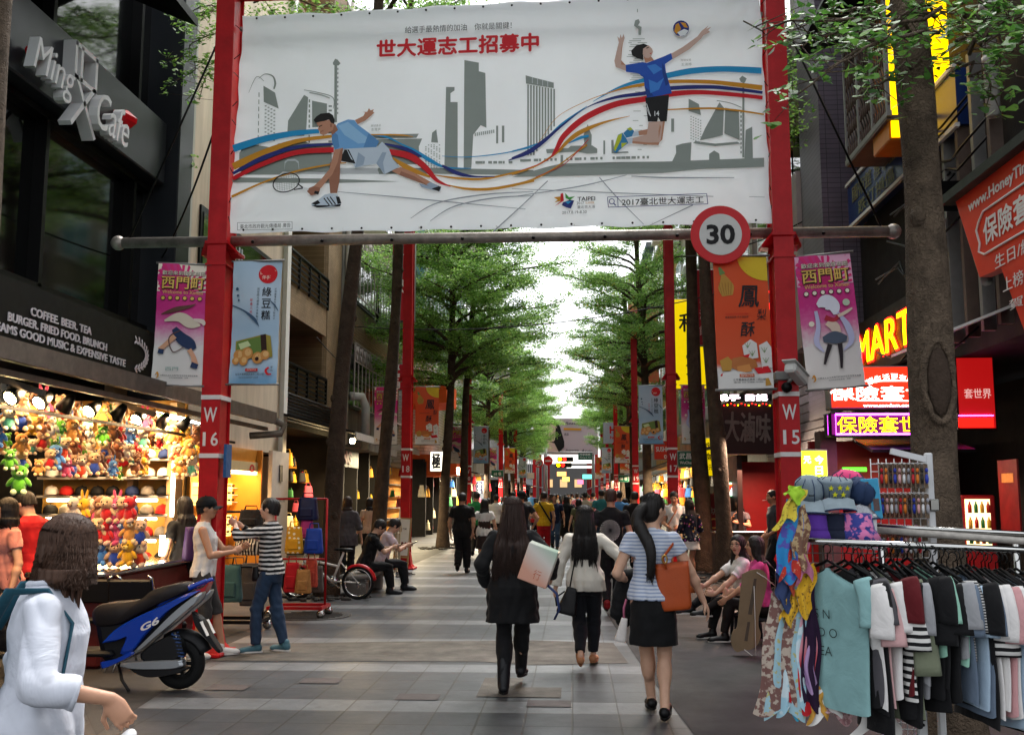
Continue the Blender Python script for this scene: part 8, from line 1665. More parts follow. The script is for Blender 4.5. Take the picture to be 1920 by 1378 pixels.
def garment(label,u,v,y,L,W,mat,rz,slv=.22,cat='shirt',D=.020,nm='hanging_garment',hem=.98,txt=None,slope=.10):
 p=at(u,v,y);t=thing(nm,label,cat,p,R(-rz+6*math.sin(u)),'garments on the clothes rail');r=random.Random(int(u*7));b=MB();n=26;rows=16;V_=[]
 for i in range(rows+1):
  f=i/rows;z=-L*f
  w=W/2*np.interp(f,[0,.02,.10,.22,1],[.18,.5,.98,.96,hem]);d=D*np.interp(f,[0,.05,.15,.5,1],[.25,.5,.9,1.0,1.25])
  for j in range(n):
   a=2*PI*j/n;k=1+.35*math.sin(3*a+u+f*2)*f+.22*math.sin(7*a+u*2+4*f)*f
   V_.append((w*math.copysign(abs(math.cos(a))**.75,math.cos(a)),d*k*math.sin(a)+.012*math.sin(f*5+u)*f,z-slope*W*abs(math.cos(a))*(1-f)**3*1.2+.010*math.sin(a*2+u)*f))
 F_=[(i*n+j,i*n+(j+1)%n,(i+1)*n+(j+1)%n,(i+1)*n+j)for i in range(rows)for j in range(n)]
 b.add(V_,F_,mat,True);b.add(V_[-n:],[tuple(range(n))],M('garment_inside','#141414',.9,var=0));bo=b.build('cloth',t,local=True)  # near-black cap paints the inner shade across the open hem
 if slv:
  for s in(-1,1):
   b=MB();q=[Vector((s*W*.43,0,-.045)),Vector((s*W*.53,-.01,-.045-slv*.45)),Vector((s*W*.555+.01*math.sin(u),-.015,-.04-slv))];b.tube(crom([x[:]for x in q],4),[.040,.046,.048,.048,.05,.053,.055,.057,.058],mat,10,flat=.38);b.build('sleeve',t,local=True)
 b=MB();b.tube([(-W*.36,0,-.035),(-W*.1,0,.01),(0,0,.03),(W*.1,0,.01),(W*.36,0,-.035)],.007,blackmt,6);b.tube([(0,0,.03)]+[(.022*math.sin(a),0,.085-.022*math.cos(a))for a in np.linspace(0,4.4,9)],.003,blackmt,5);b.build('hanger',t,local=True)
 if txt:
  b=MB()
  for i,s_ in enumerate(txt):b.text(s_,(-.02,0,-.22-.085*i),(1,0,0),(0,0,1),M('tee_print','#26302f',.8,var=0),None,.042,0,-.01)
  b.warp(lambda q:Vector((q.x,-D*1.22-.006,q.z)));b.build('printed_words',bo,local=True)
 return t
gc=lambda n,c:cloth('garment_'+n,c,.85)
fine=stripes('garment_fine_stripe','#15151a','#b9b8b5',.012,.5);bold=stripes('garment_bold_stripe','#121214','#cfcdc9',.034,.5)
GL=[('teal tee with dark lettering facing the street at the left of the rail',1552,1068,.70,.44,('teal','#7fa6a6'),52,.22,('S N','OO O','LEA')),('black tee right behind the teal tee',1584,1068,.66,.44,('black','#141417'),62,.2),('dark grey tee between the black tee and the white shirt',1597,1070,.65,.42,('dark_grey','#4a484c'),72,.2),('white shirt between the dark grey tee and the pale pink top',1606,1078,.64,.42,('white','#d6d3d0'),72,.24),('pale pink top next to the olive jacket',1617,1088,.62,.40,('pale_pink','#c9a09f'),74,.25),('long black dress just left of the olive jacket',1625,1070,.80,.40,('black','#141417'),78,0),('olive green jacket with rolled long sleeves',1642,1070,.72,.46,('olive','#6f7560'),58,.42),('black and white striped sleeve top behind the olive jacket',1660,1075,.62,.42,bold,78,.30),('dark red top squeezed right of the olive jacket',1671,1066,.60,.40,('dark_red','#5f1219'),80,.2),('long grey marl dress in the middle of the rail',1683,1070,.60,.40,('grey_marl','#77787b'),66,0),('black sheer blouse in the middle of the rail',1702,1064,.62,.42,('black','#141417'),62,.3),('mint top between two black blouses',1722,1066,.42,.40,('mint','#8fc0ab'),76,.2),('black blouse right of the mint top',1733,1066,.56,.40,('black','#141417'),78,.2),('thin striped top with many narrow black lines',1750,1072,.42,.44,fine,62,.22),('light grey top right of the thin striped top',1766,1076,.40,.40,('light_grey','#8f9093'),80,.2),('boldly striped black and white top with a gathered hem',1788,1084,.44,.46,bold,50,.30),('slate blue tee right of the boldly striped top',1803,1078,.66,.42,('slate','#5d6b7c'),74,.22),('long black tee between slate blue and white ones',1814,1076,.72,.42,('black','#141417'),78,.22),('white tee leading the pastel row',1827,1080,.62,.42,('white','#d6d3d0'),70,.24),('salmon pink tee between white and pale blue',1841,1084,.64,.42,('salmon','#c08f90'),74,.24),('pale blue tee in the pastel row',1855,1086,.70,.42,('pale_blue','#9fb4c6'),72,.24),('pale sage tee between two pale blue ones',1868,1086,.70,.42,('sage','#a8b0a4'),74,.24),('whitish blue tee near the right end of the rail',1884,1088,.72,.42,('ice','#b5c3cf'),66,.26),('mid grey dress at the right edge of the rail',1906,1084,.66,.42,('mid_grey','#85888c'),70,0),('pale pink tee past the right edge of the rail',1930,1086,.66,.42,('pale_pink','#c9a09f'),70,.2)]
for k_,(u,n_,c_,L_,rz_)in enumerate(((1612,'black','#141417',.68,76),(1634,'white','#d6d3d0',.6,70),(1654,'black','#141417',.70,72),(1677,'black','#141417',.72,74),(1694,'light_grey','#8f9093',.52,80),(1711,'black','#141417',.66,70),(1741,'black','#141417',.60,74),(1758,'mint','#8fc0ab',.42,68),(1776,'slate','#5d6b7c',.60,76),(1796,'pale_blue','#9fb4c6',.62,72),(1820,'white','#d6d3d0',.66,74),(1848,'white','#d6d3d0',.66,76),(1876,'white','#d6d3d0',.70,72),(1894,'pale_blue','#9fb4c6',.66,74))):GL.append(('%s of the slim in-between garments from left, %s'%(ORD[k_],n_.replace('_',' ')),u,1074+.012*(u-1600)*3,L_,.40,(n_,c_),rz_,.22))
for i,g_ in enumerate(GL):
 mt=gc(*g_[5])if isinstance(g_[5],tuple)else g_[5];garment(g_[0],g_[1],g_[2]-6,RY-.03-.10*(g_[1]-1540)/380,g_[3]*.93,g_[4],mt,g_[6],g_[7],txt=g_[8]if len(g_)>8 else None)
def prn(name,a,c,sc,th=.45):
 m=M(name,a,.75,var=0,sheen=.2);L=m.node_tree.links.new;tc=node(m,'ShaderNodeTexCoord');nz=node(m,'ShaderNodeTexNoise',Scale=float(sc),Detail=3.0);L(tc.outputs['Object'],nz.inputs['Vector']);mr=node(m,'ShaderNodeMapRange');L(nz.outputs['Fac'],mr.inputs['Value'])
 mr.inputs['From Min'].default_value=th;mr.inputs['From Max'].default_value=th+.06;L(mixc(m,mr.outputs[0],lin(a),lin(c)),m.node_tree.nodes['Principled BSDF'].inputs['Base Color']);return m
def scarf(label,u0,v0,u1,v1,w0,w1,mat,y=RY-.02,nf=3,cat='scarf'):
 a,c=at(u0,v0,y),at(u1,v1,y-.03);t=thing('hanging_scarf',label,cat,a,0,'scarves at the left end of the rail');b=MB();d=c-a;r=random.Random(int(u0*3+v1));ph=r.uniform(0,6)
 def fn(s,q):
  w=1.45*(w0+(w1-w0)*q)*(1+.12*math.sin(q*7+ph));p=d*q;return Vector((p.x+(s-.5)*w+.008*math.sin(q*9+ph),p.y+.010*math.sin((s*1.6+.3*math.sin(q*3))*2*PI+ph)*(.4+.6*q),p.z-.03*abs(s-.5)*math.sin(ph+q)-.03*q*q*math.sin(s*5+ph)))
 b.grid(fn,18,18,mat);n0=len(b.v);b.add([(x+.001,yy+.003,z)for x,yy,z in b.v],b.f[:],mat,True);b.build('cloth',t,local=True);return t
for a in(('yellow printed scarf knotted at the upper left corner of the rack',1500,915,1468,980,.04,.065,prn('scarf_yellow','#c9b53a','#8a7a2a',60,.55)),('lime green cap shaped scarf beside the yellow one',1494,912,1487,940,.05,.06,cloth('lime','#8fb52a')),('sky blue and violet scarf hanging in a long point',1490,940,1474,1085,.05,.085,prn('scarf_blue','#1f78b0','#4b4a9c',25,.5)),('red scarf with pale dots',1497,980,1484,1082,.05,.07,prn('scarf_red','#a82a1c','#c98a72',45,.62)),('beige floral scarf behind the red dotted one',1503,950,1500,1060,.04,.06,prn('scarf_floral','#a8906a','#6b4a3a',40)),('orange red scarf tip below the dotted one',1488,1060,1483,1110,.05,.03,cloth('rust_scarf','#9a3a22')),('mauve scarf right of the red dotted one',1504,1010,1510,1085,.035,.05,cloth('mauve_scarf','#a2607a')),('slate blue scarf end low on the left',1470,1080,1470,1140,.05,.05,cloth('slate_scarf','#2d3c62')),('brown and cream printed long cloth at the far left',1466,1110,1452,1330,.07,.13,prn('long_brown','#a89a8c','#6b4a44',35)),('pale blue floral long cloth with teal hem',1482,1130,1474,1345,.08,.13,prn('long_pale_blue','#8fb0bb','#a5a06a',45,.56)),('white and aqua long cloth',1490,1140,1484,1330,.06,.08,prn('long_white','#b9c9cf','#8fb5c4',12)),('pink cloth fading to bright red',1504,1150,1503,1330,.07,.10,gradmat('long_red',[(0,'#a5121c'),(.45,'#b01824'),(.8,'#c48a96'),(1,'#c797a4')],-.5,0,10,.15)),('deep purple long cloth edge',1517,1090,1523,1330,.05,.06,cloth('deep_purple','#2c1236')),('turquoise cloth hem between the printed long cloths',1492,1290,1488,1340,.05,.06,cloth('turquoise','#2f8aa8')),('lilac cloth low beside the red one',1516,1180,1518,1290,.03,.04,cloth('lilac','#a688b0')),('yellow tape like scarf with dark letters',1518,1060,1506,1150,.045,.05,prn('tape_yellow','#c79a1c','#6a4c12',70,.58)),('yellow tape scarf end printed with small figures',1490,1105,1474,1170,.04,.045,prn('tape_yellow2','#c79a1c','#4a3410',80,.58)),('white frilled cloth low under the teal tee',1548,1290,1546,1345,.09,.10,whitec),('dusty pink fringed scarf low in the middle',1580,1310,1574,1352,.10,.09,prn('fringe_pink','#8d6466','#b08f8f',60)),('white cloth bundle beside the white wire grid',1655,1310,1640,1375,.09,.16,whitec),('ochre cloth low behind the white frilled cloth',1530,1285,1534,1345,.05,.06,cloth('ochre_cloth','#b98a3a'))):scarf(*a)
def hat(label,u,v,y,kind,mat,sc=1.,rz=0.,tilt=.0,brim=None):
 p=at(u,v,y);t=thing('hat',label,'hat',p,rz,'hats on the clothes rack');t.scale=(sc,)*3;T=rot('X',tilt);b=MB()
 if kind=='cap':b.lathe((0,0,0),[(.088,.0),(.091,.04),(.083,.085),(.05,.115),(.005,.122)],mat,22,T@Matrix.Diagonal((.92,1.05,1)))
 elif kind=='military':b.lathe((0,0,0),[(.09,0),(.093,.05),(.10,.085),(.095,.095),(.005,.10)],mat,22,T)
 else:b.lathe((0,0,0),[(.125,-.01),(.10,.035),(.09,.045),(.083,.115),(.07,.122),(.005,.124)],mat,24,T)
 if kind!='bucket':
  for q in range(8):
   a=q*PI/4+.2;b.tube([T@Vector((r_*math.cos(a)*(.93 if kind=='cap' else 1.01),r_*math.sin(a)*(1.06 if kind=='cap' else 1.01),z_))for r_,z_ in((.089,.002),(.092,.04),(.084,.086),(.05,.117))],.0022,dnm,5)
 cr=b.build('crown',t,local=True)
 if kind!='bucket':
  b=MB();b.grid(lambda q,s:T@Vector(((q-.5)*.175,-.075-.085*s*math.cos((q-.5)*1.9),.010-.05*s-.02*(abs(q-.5)*2)**2)),10,5,brim or mat);n0=len(b.v);b.add([(x,y_,z+.005)for x,y_,z in b.v],b.f[:],brim or mat,True);b.tube([T@Vector(((q-.5)*.175,-.075-.085*math.cos((q-.5)*1.9),-.037-.02*(abs(q-.5)*2)**2))for q in np.linspace(0,1,13)],.0045,dnm,6);b.build('brim',t,local=True)
 else:b=MB();b.lathe((0,0,0),[(.0905,.04),(.0925,.045),(.0915,.056),(.0895,.06)],mat,24,T);b.build('band',t,local=True)
 return t,cr,T
wash=M('washed_denim','#6d7b84',.85,var=.25,scale=9,bump=.3,bscale=300);dnm=M('navy_denim','#26395a',.85,var=.2,scale=9,bump=.3,bscale=300)
HY=RY+.16
t,cr,T=hat('faded grey denim cap with a dark patch at the top left of the rack',1517,932,HY,'cap',wash,.9,-.1,.3,M('washed_brim','#8d9ba2',.85,var=.2,scale=12));b=MB();b.box(T@Vector((0,-.088,.045)),(.03,.01,.022),blackmt);b.build('patch',cr,local=True)
t,cr,T=hat('grey military cap with yellow stars',1563,930,HY,'military',wash,.9,.08,.2,MATS['washed_brim']);b=MB();sy=M('star_yellow','#c2c21c',.6,var=0)
for k in range(5):x,z=((-.045,.062),(0,.066),(.045,.062),(-.025,.028),(.02,.028))[k];c=T@Vector((x,-math.sqrt(max(.001,.097**2-x*x))-.004,z));b.plate([c+T@Vector(((.017 if q%2==0 else .007)*math.sin(q*PI/5),0,(.017 if q%2==0 else .007)*math.cos(q*PI/5)))for q in range(10)],(0,.004,0),sy)
b.build('stars',cr,local=True)
hat('navy denim cap with silver sequin brim',1609,936,HY+.03,'cap',dnm,.9,.5,.45,M('silver_sequins','#8d9095',.25,metal=.7,var=.5,scale=160));hat('bright pink cap behind the military cap',1588,925,HY+.14,'cap',cloth('bright_pink','#c2336a'),1,.3,.3)
hat('purple bucket hat on the lower hat shelf',1521,1010,HY-.04,'bucket',cloth('purple_felt','#4a2480'));hat('navy bucket hat between the purple and the floral ones',1564,1010,HY-.02,'bucket',cloth('navy_felt','#141d36'));hat('floral bucket hat at the right of the lower hat shelf',1604,1008,HY-.04,'bucket',prn('hat_floral','#26307a','#c06a9a',28,.5))
bc_=at(1634,935,RY+.12);cd=thing('blue_card','turquoise printed display card clipped to the rack','card',bc_);T=rot('Y',-.08)@rot('Z',-.3);b=MB();b.box(bc_,(.085,.008,.2),M('turquoise_card','#3b93b8',.3,var=.2,scale=20),T,bev=.003);b.build('card',cd);b=MB();b.box(bc_+T@Vector((-.02,-.006,.02)),(.03,.004,.13),M('card_print','#5a4a48',.5,var=.5,scale=60),T);b.box(bc_+T@Vector((.02,-.006,-.03)),(.028,.004,.06),MATS['card_print'],T);b.box(bc_+Vector((0,-.01,-.12)),(.03,.03,.09),whm,bev=.004);b.build('print',cd)
film=M('clear_film','#7d6a58',.15,var=.2,scale=40,alpha=.75);KC=('#b3202a','#cfcfcf','#2a3a9a','#d0742a','#8f8f95','#c99a9a','#2d2a2a');KN=('red','white','blue','orange','silver','pink','black')
for row in range(3):
 for k in range(11 if row<2 else 9):
  p=at(1652+k*8.4+row*2,(892,948,1022)[row],RY+.3-.006*k);i=(k*3+row*2)%7;t=thing('keychain_pack','%s from left in the %s row of key ring packs, %s charm'%(ORD[k],('upper','middle','lower')[row],KN[i]),'keychain',p,0,'packed key rings on hooks');T3=Matrix.Rotation(.9,3,'Z')
  b=MB();b.box((0,0,0),(.05,.004,.125),film,T3);b.build('bag',t,local=True);b=MB();m=M('charm_'+KN[i],KC[i],.4,var=.1);b.ell((0,-.012,-.015),(.014,.01,.026),m,8,T3);b.ell((0,-.014,.028),(.009,.008,.012),m,8);b.build('charm',t,local=True);b=MB();b.cyl((0,-.03,.06),(0,.06,.068),.0025,whm,5);b.build('hook',t,local=True)
def em(name,c,e,base=None):return M(name,base or c,.5,var=0,emit=e,ecol=c)
yn=em('neon_yellow','#ffd400',3.0);rn=em('neon_red','#ff1810',2.2);pn2=em('neon_purple','#d040ff',5);wn=em('neon_white','#ffe6f2',5);rlit=em('lit_red_panel','#ff2a12',.75,'#b8200e');wlit=em('lit_white','#fff6e8',1.6);glit=em('lit_lime','#b8d820',1.0)
em_=thing('shop_name_sign','glowing yellow letters E-MART with red halo on the dark facade','sign',(4.55,15,4));Xe=4.45;a,c=atX(1578,700,Xe),atX(1706,640,Xe);zc=(zs(.453,Xe)+zs(.557,Xe))/2
b=MB();b.box((Xe+.1,(a.y+c.y)/2,zc),(.08,abs(a.y-c.y)+.3,.85),M('sign_black','#1b0d0c',.5,var=.1));bdx=b.build('backing',em_);b=MB();b.text('E-MART',(Xe+.045,(a.y+c.y)/2,zc),(0,-1,0),(0,0,1),rn,abs(a.y-c.y)+.03,.53,.002,.02);b.text('E-MART',(Xe+.03,(a.y+c.y)/2,zc),(0,-1,0),(0,0,1),yn,abs(a.y-c.y),.47,.004,.0);b.build('letters',bdx)
def boxsign(name,label,u0,v0,u1,v1,y,dep,mat,texts=(),cat='sign',frame=None,tm=None):
 a,c=at(u0,v1,y),at(u1,v0,y);m=(a+c)/2;t=thing(name,label,cat,(m.x,y,m.z));b=MB();b.box((m.x,y+dep/2,m.z),(c.x-a.x,dep,c.z-a.z),frame or MATS['grey_steel'],bev=.01);b.build('case',t)
 b=MB();b.box((m.x,y-.004,m.z),(c.x-a.x-.04,.02,c.z-a.z-.04),mat);f=b.build('face',t)
 if texts:
  b=MB()
  for s,uu,vv,w,h,bold in texts:p=at(uu,vv,y);k=y/FPX;b.text(s,(p.x,y-.018,p.z),(1,0,0),(0,0,1),tm or wlit,w*k if w else None,h*k if h else None,.003,bold)
  b.build('lettering',f)
 return t,f,m
t,f,m=boxsign('lit_box_sign','lit orange red box sign with white characters and cloud outline behind the big trunk',1557,685,1775,767,12.6,.25,rlit,(('保險套世界',1672,737,225,26,.012),('www.condom.com.tw',1672,760,105,6,.02),('升官',1572,733,15,7,.0),('送禮',1572,747,15,7,.0)))
b=MB();k=12.6/FPX
for i,ch in enumerate('讓生活更有趣！'):an=-.55+i*.2;p=at(1672+78*math.sin(an),707+24*(1-math.cos(an))*2.2,12.6);b.text(ch,(p.x,12.58,p.z),(math.cos(an*.8),0,-math.sin(an*.8)),(math.sin(an*.8),0,math.cos(an*.8)),wlit,13*k,12*k,.002)
b.box(at(1680,714,12.585),(1.2,.004,.012),wlit);b.tube([at(u,v,12.583)for u,v in((1770,752),(1610,751),(1597,745),(1596,738),(1588,734),(1590,727),(1600,726),(1606,720),(1620,721))],.007,wlit,5);b.build('outline',f)
t,f,m=boxsign('neon_sign','purple framed neon sign with yellow characters under the orange red box sign',1557,772,1775,818,12.5,.3,em('neon_back','#7a1060',.35,'#3a0a30'),(('保險套世界',1665,796,185,30,.0),),'sign',blackmt,yn)
b=MB();a,c=at(1568,814,12.46),at(1775,776,12.46);b.tube([(a.x,12.46,a.z),(c.x,12.46,a.z),(c.x,12.46,c.z),(a.x,12.46,c.z)],.012,pn2,6,closed=True);b.tube([(a.x-.05,12.6,a.z),(a.x-.05,12.6,c.z)],.012,pn2,6);b.build('neon_tube',f)
boxsign('lit_menu_sign','lime and yellow lit menu sign beside post W 15',1499,842,1552,922,12.9,.2,glit,(('今',1535,862,15,15,.012),('日',1535,882,13,15,.012),('都',1535,902,15,15,.012),('元',1513,862,13,13,.01)),'sign',MATS['grey_steel'])
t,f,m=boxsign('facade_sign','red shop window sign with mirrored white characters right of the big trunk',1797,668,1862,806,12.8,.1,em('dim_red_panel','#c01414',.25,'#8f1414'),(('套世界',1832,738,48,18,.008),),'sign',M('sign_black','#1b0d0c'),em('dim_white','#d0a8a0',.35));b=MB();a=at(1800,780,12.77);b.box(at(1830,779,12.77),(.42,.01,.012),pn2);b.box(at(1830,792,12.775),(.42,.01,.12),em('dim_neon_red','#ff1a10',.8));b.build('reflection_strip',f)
yv=M('yellow_acrylic','#d9a800',.35,var=.05,emit=.9,ecol='#ffc400');ysd=M('amber_side','#b0660c',.35,var=.12);a,c=at(1668,262,12.6),at(1795,-30,12.6)
t=thing('projecting_sign','tall bright yellow sign box projecting high behind the big trunk','sign',((a.x+c.x)/2,12.6,a.z));b=MB();b.box(((a.x+c.x)/2,12.95,(a.z+c.z)/2),(c.x-a.x,.7,c.z-a.z),ysd,bev=.015);b.build('case',t);b=MB();b.box(((a.x+c.x)/2,12.59,(a.z+c.z)/2),(c.x-a.x-.05,.02,c.z-a.z-.05),yv);b.build('face',t)
sf=thing('shop_booth','dark red shop front with a lit green strip under the neon sign','shop',(3.7,13,0));rw=M('shop_red_wall','#7a1216',.5,var=.15);b=MB();b.box((3.9,13.6,1.15),(1.6,.1,2.3),rw);b.box((3.2,13.1,1.2),(.2,.3,2.4),M('brown_pier','#4d3a35',.7,var=.2));b.build('wall',sf);b=MB();b.box(at(1602,880,13.4),(.3,.04,.05),em('lit_green','#38d020',2));b.build('green_strip',sf);b=MB();b.box((4.15,12.7,2.2),(1.2,.8,.04),blackmt,rot('X',.2));b.build('awning',sf)
vc=thing('display_fridge','lit drinks fridge right of the big trunk','fridge',at(1832,945,13.2));p=Vector(vc.location);b=MB();b.box((p.x,13.4,.8),(.42,.5,1.6),rw,bev=.02);b.build('cabinet',vc);b=MB();b.box((p.x-.02,13.14,1.25),(.3,.02,.6),em('fridge_light','#ffe0a0',.9));pn3=b.build('lit_glass',vc)
for r in range(3):
 for k in range(4):b=MB();b.lathe((p.x-.13+k*.075,13.1,1.0+r*.19),[(.025,0),(.025,.09),(.01,.12),(.01,.14)],M('bottle_%d'%((r+k)%3),('#2f7a3a','#c9a23a','#a8301f')[(r+k)%3],.2,var=0),8);b.build('bottle',pn3)
ps=thing('wall_poster','red poster on the dark wall at the right edge','poster',at(1893,930,11.6));p=Vector(ps.location);b=MB();b.box(p,(.02,.5,.8),M('red_poster','#6a120e',.5,var=.4,scale=5));b.box(p+Vector((-.012,0,.2)),(.005,.3,.1),M('poster_gold','#b9863a',.5,var=.3,scale=20));b.build('sheet',ps)
b=MB();b.plate([(4.6,10.6,3.55),(3.85,10.6,3.25),(3.85,12.4,3.25),(4.6,12.4,3.55)],(0,0,.03),whitept);tagp(b.build('side_awning',at0=(4.2,11.5,3.2)),'small white edged awning right of the big trunk','awning');area('shop_lamp',(4.1,12.2,2.1),.4,14,(1,.6,.35),0,0,1.5);area('shop_lamp',(3.4,11.9,2.3),.3,12,(1,.3,.7),0,0,1.2)
nk=thing('snack_kiosk','dark red snack kiosk with brush lettered signboard left of post W 15','kiosk',(3.2,17.2,0));a,c=at(1375,1080,21.8),at(1520,800,21.8);b=MB();b.box(((a.x+c.x)/2+.2,22,1.15),(c.x-a.x+.2,.12,2.3),rw);b.box((a.x+.02,21.4,1.2),(.1,1.3,2.4),M('sign_black','#1b0d0c'));b.build('wall',nk)
a,c=at(1340,852,20.6),at(1452,758,20.6);b=MB();b.box(((a.x+c.x)/2,20.66,(a.z+c.z)/2),(c.x-a.x,.1,c.z-a.z),M('maroon_board','#340d11',.4,var=.3,scale=3),rot('Y',.0),bev=.01);sb2=b.build('signboard',nk);b=MB();b.text('大滷味',((a.x+c.x)/2+.06,20.59,(a.z+c.z)/2+.04),(1,0,-.06),(.05,0,1),M('silver_brush','#6a5c58',.5,var=.4),.9,.58,.012,.02);b.build('lettering',sb2)
b=MB();p=at(1392,746,20.6);b.box(p,(1.15,.12,.12),blackmt);nb2=b.build('neon_box',nk);b=MB();b.text('鍋子 日記',p+Vector((-.02,-.07,0)),(1,0,0),(0,0,1),wn,1.0,.12,.004,.03);b.build('lettering',nb2);b=MB()
for k in range(16):b.ell(p+Vector((-.52+k*.07,-.06,-.14+.02*math.sin(k*2))),(.014,.014,.014),rn if k%3 else yn,6)
b.build('light_string',nk);b=MB()
for u,v0,v1 in((1444,545,580),(1443,588,606),(1450,688,712)):b.tube([at(u,v0,20.6),at(u+3,(v0+v1)/2,20.6),at(u-2,v1,20.6)],.03,rn,6)
b.build('neon_tube',nk)
area('kiosk_lamp',(3.6,20.4,2.1),.6,45,(1,.45,.3),0,0,1.2);area('kiosk_lamp',(3.3,19.6,2.6),.4,40,(1,.75,.55),R(-30),0,.6)  # added fill: reddish for the neon glow, warm to brighten the dark counter
cn_=thing('snack_counter','steel topped snack counter in front of the woman in grey printed tee','counter',(3.2,20.3,0));b=MB();a,c=at(1340,995,20.3),at(1440,995,20.3);b.box(((a.x+c.x)/2,20.5,.43),(c.x-a.x,.5,.86),M('counter_brown','#4a3b30',.6,var=.3),bev=.01);b.build('front_panel',cn_);b=MB();b.box(((a.x+c.x)/2,20.5,.88),(c.x-a.x+.06,.56,.04),chrome,bev=.01);b.build('top',cn_)
bp2=thing('menu_board','red menu board with gold ring beside the ringed trunk','board',at(1336,962,22.6));p=Vector(bp2.location);b=MB();b.box(p,(.6,.04,.85),rw);b.build('panel',bp2);b=MB();b.text('作坊',p+Vector((-.05,-.03,.05)),(1,0,0),(0,0,1),M('dim_cream','#8d7f74',.6,var=0),.3,.16,.004,.02);b.tube([p+Vector((.02+.1*math.cos(q),-.03,-.22+.1*math.sin(q)))for q in np.linspace(0,6.28,17)[:-1]],.016,gold,6,closed=True);b.build('lettering',bp2)
cY=10.6;cb=M('cardboard','#7d6a52',.85,var=.15,scale=5);P4=[(450,570),(530,535),(612,526),(668,565),(682,640),(655,780),(608,950),(602,1050),(622,1120),(600,1210),(540,1262),(455,1275),(400,1288),(356,1232),(350,1150),(372,1085),(402,1060),(420,900),(438,700)]
ct2=thing('cardboard_cutout','tall grey brown cardboard cutout leaning beside the seated women','cutout',at(1400,1221,cY));b=MB();b.plate([at(1300+x/4.92,960+y/4.92,cY)for x,y in[tuple(q)for q in crom(P4+P4[:1],3)[:-1]]],(0,.012,0),cb);sh4=b.build('board',ct2);b=MB();tp_=M('brown_tape','#4e4237',.5,var=.1)
for q in([(560,612),(585,612),(540,945),(505,940)],[(500,1010),(525,1010),(500,1190),(470,1185)]):b.plate([at(1300+x/4.92,960+y/4.92,cY-.003)for x,y in q],(0,.002,0),tp_)
b.build('tape_strip',sh4);b=MB()
for q in([(585,555),(660,600),(755,680)],[(560,680),(570,1000),(577,1370)],[(470,1265),(590,1360),(660,1300)]):b.tube([at(1300+x/4.92,960+y/4.92,cY-.02)for x,y in q],.004,whitept,5)
b.build('cord',ct2)
# far signs over the street
GRN=M('sign_green','#0f5a40',.4,var=.05)
boxsign('street_name_sign','green street name sign by post W 17',1270,845,1313,876,22.0,.04,GRN,(('武昌街',1291,855,34,11,.01),('WuChang St.',1292,868,34,7,.01)),tm=wt);boxsign('small_green_sign','small green plate by the left post with floodlight',921,881,944,894,51,.05,GRN,(('68 巷',933,888,14,6,.01),),tm=wt);boxsign('small_green_sign','small green plate by the right post with floodlight',1159,890,1179,904,51,.05,GRN,(('68 巷',1169,897,14,6,.01),),tm=wt);boxsign('green_direction_sign','green direction sign hanging over the far crossing',1084,848,1110,862,82,.08,GRN,(('西寧南路',1097,852,20,5,.0),('Xining S. Rd',1097,858,20,3,.0)),tm=wt)
t,f,m=boxsign('lit_seven_sign','lit white sign with red and green numeral 7 right of the ringed trunk',1356,903,1379,931,21.5,.15,em('seven_white','#ffffff',.9),(('7',1368,917,12,18,.06),),'sign',em('seven_green','#0a8a4a',.5),em('seven_red','#e02a1c',.6));b=MB();p=at(1366,922,21.45);b.box(p,(.05,.01,.09),em('seven_green','#0a8a4a',.5),rot('Y',.35));b.box(at(1368,909,21.45),(.15,.01,.03),em('seven_orange','#f08a1c',.7));b.build('stripe',f)
YS=M('sign_yellow','#d2b400',.45,var=.06,emit=.25,ecol='#ffdc00')
boxsign('yellow_wall_sign','large yellow sign with black brush characters beyond post W 17',1264,560,1330,730,31,.3,YS,(('和',1290,605,34,34,.02),('定',1298,675,24,24,.02),('食',1298,705,22,22,.02)),tm=ink);boxsign('dark_red_sign','dark red vertical sign with pale characters beside the thicker trunk',1303,505,1338,648,27,.25,M('deep_red_sign','#8f1220',.45,var=.1),(('民',1318,560,13,18,.01),('港',1318,590,13,18,.01),('飽',1318,620,13,18,.01)),tm=M('pale_sign_text','#c79a9a',.5,var=0));boxsign('set_meal_sign','yellow set meal sign between the two right trunks',1318,820,1338,893,27.5,.2,YS,(('定',1328,836,13,13,.02),('食',1328,856,13,13,.02),('50元',1328,876,16,10,.02)),tm=ink)
boxsign('orange_vertical_sign','tall orange and pink vertical sign with black characters behind the right trees',1180,540,1233,716,49,.5,M('sign_pink_orange','#d0795a',.5,var=.08),(('雙',1206,574,26,30,.03),('龍',1206,612,26,30,.03),('時',1206,650,26,30,.03),('藝',1206,690,26,30,.03)),'sign',M('sign_orange_side','#c0491c',.5,var=.08),ink);boxsign('orange_logo_sign','orange signboard with white curved letters beside post W 17',1226,826,1262,862,33,.2,M('orange_sign_vinyl','#d8371d'),(('SUSHI',1240,842,20,9,.02),('co',1250,856,10,7,.03)),tm=wt)
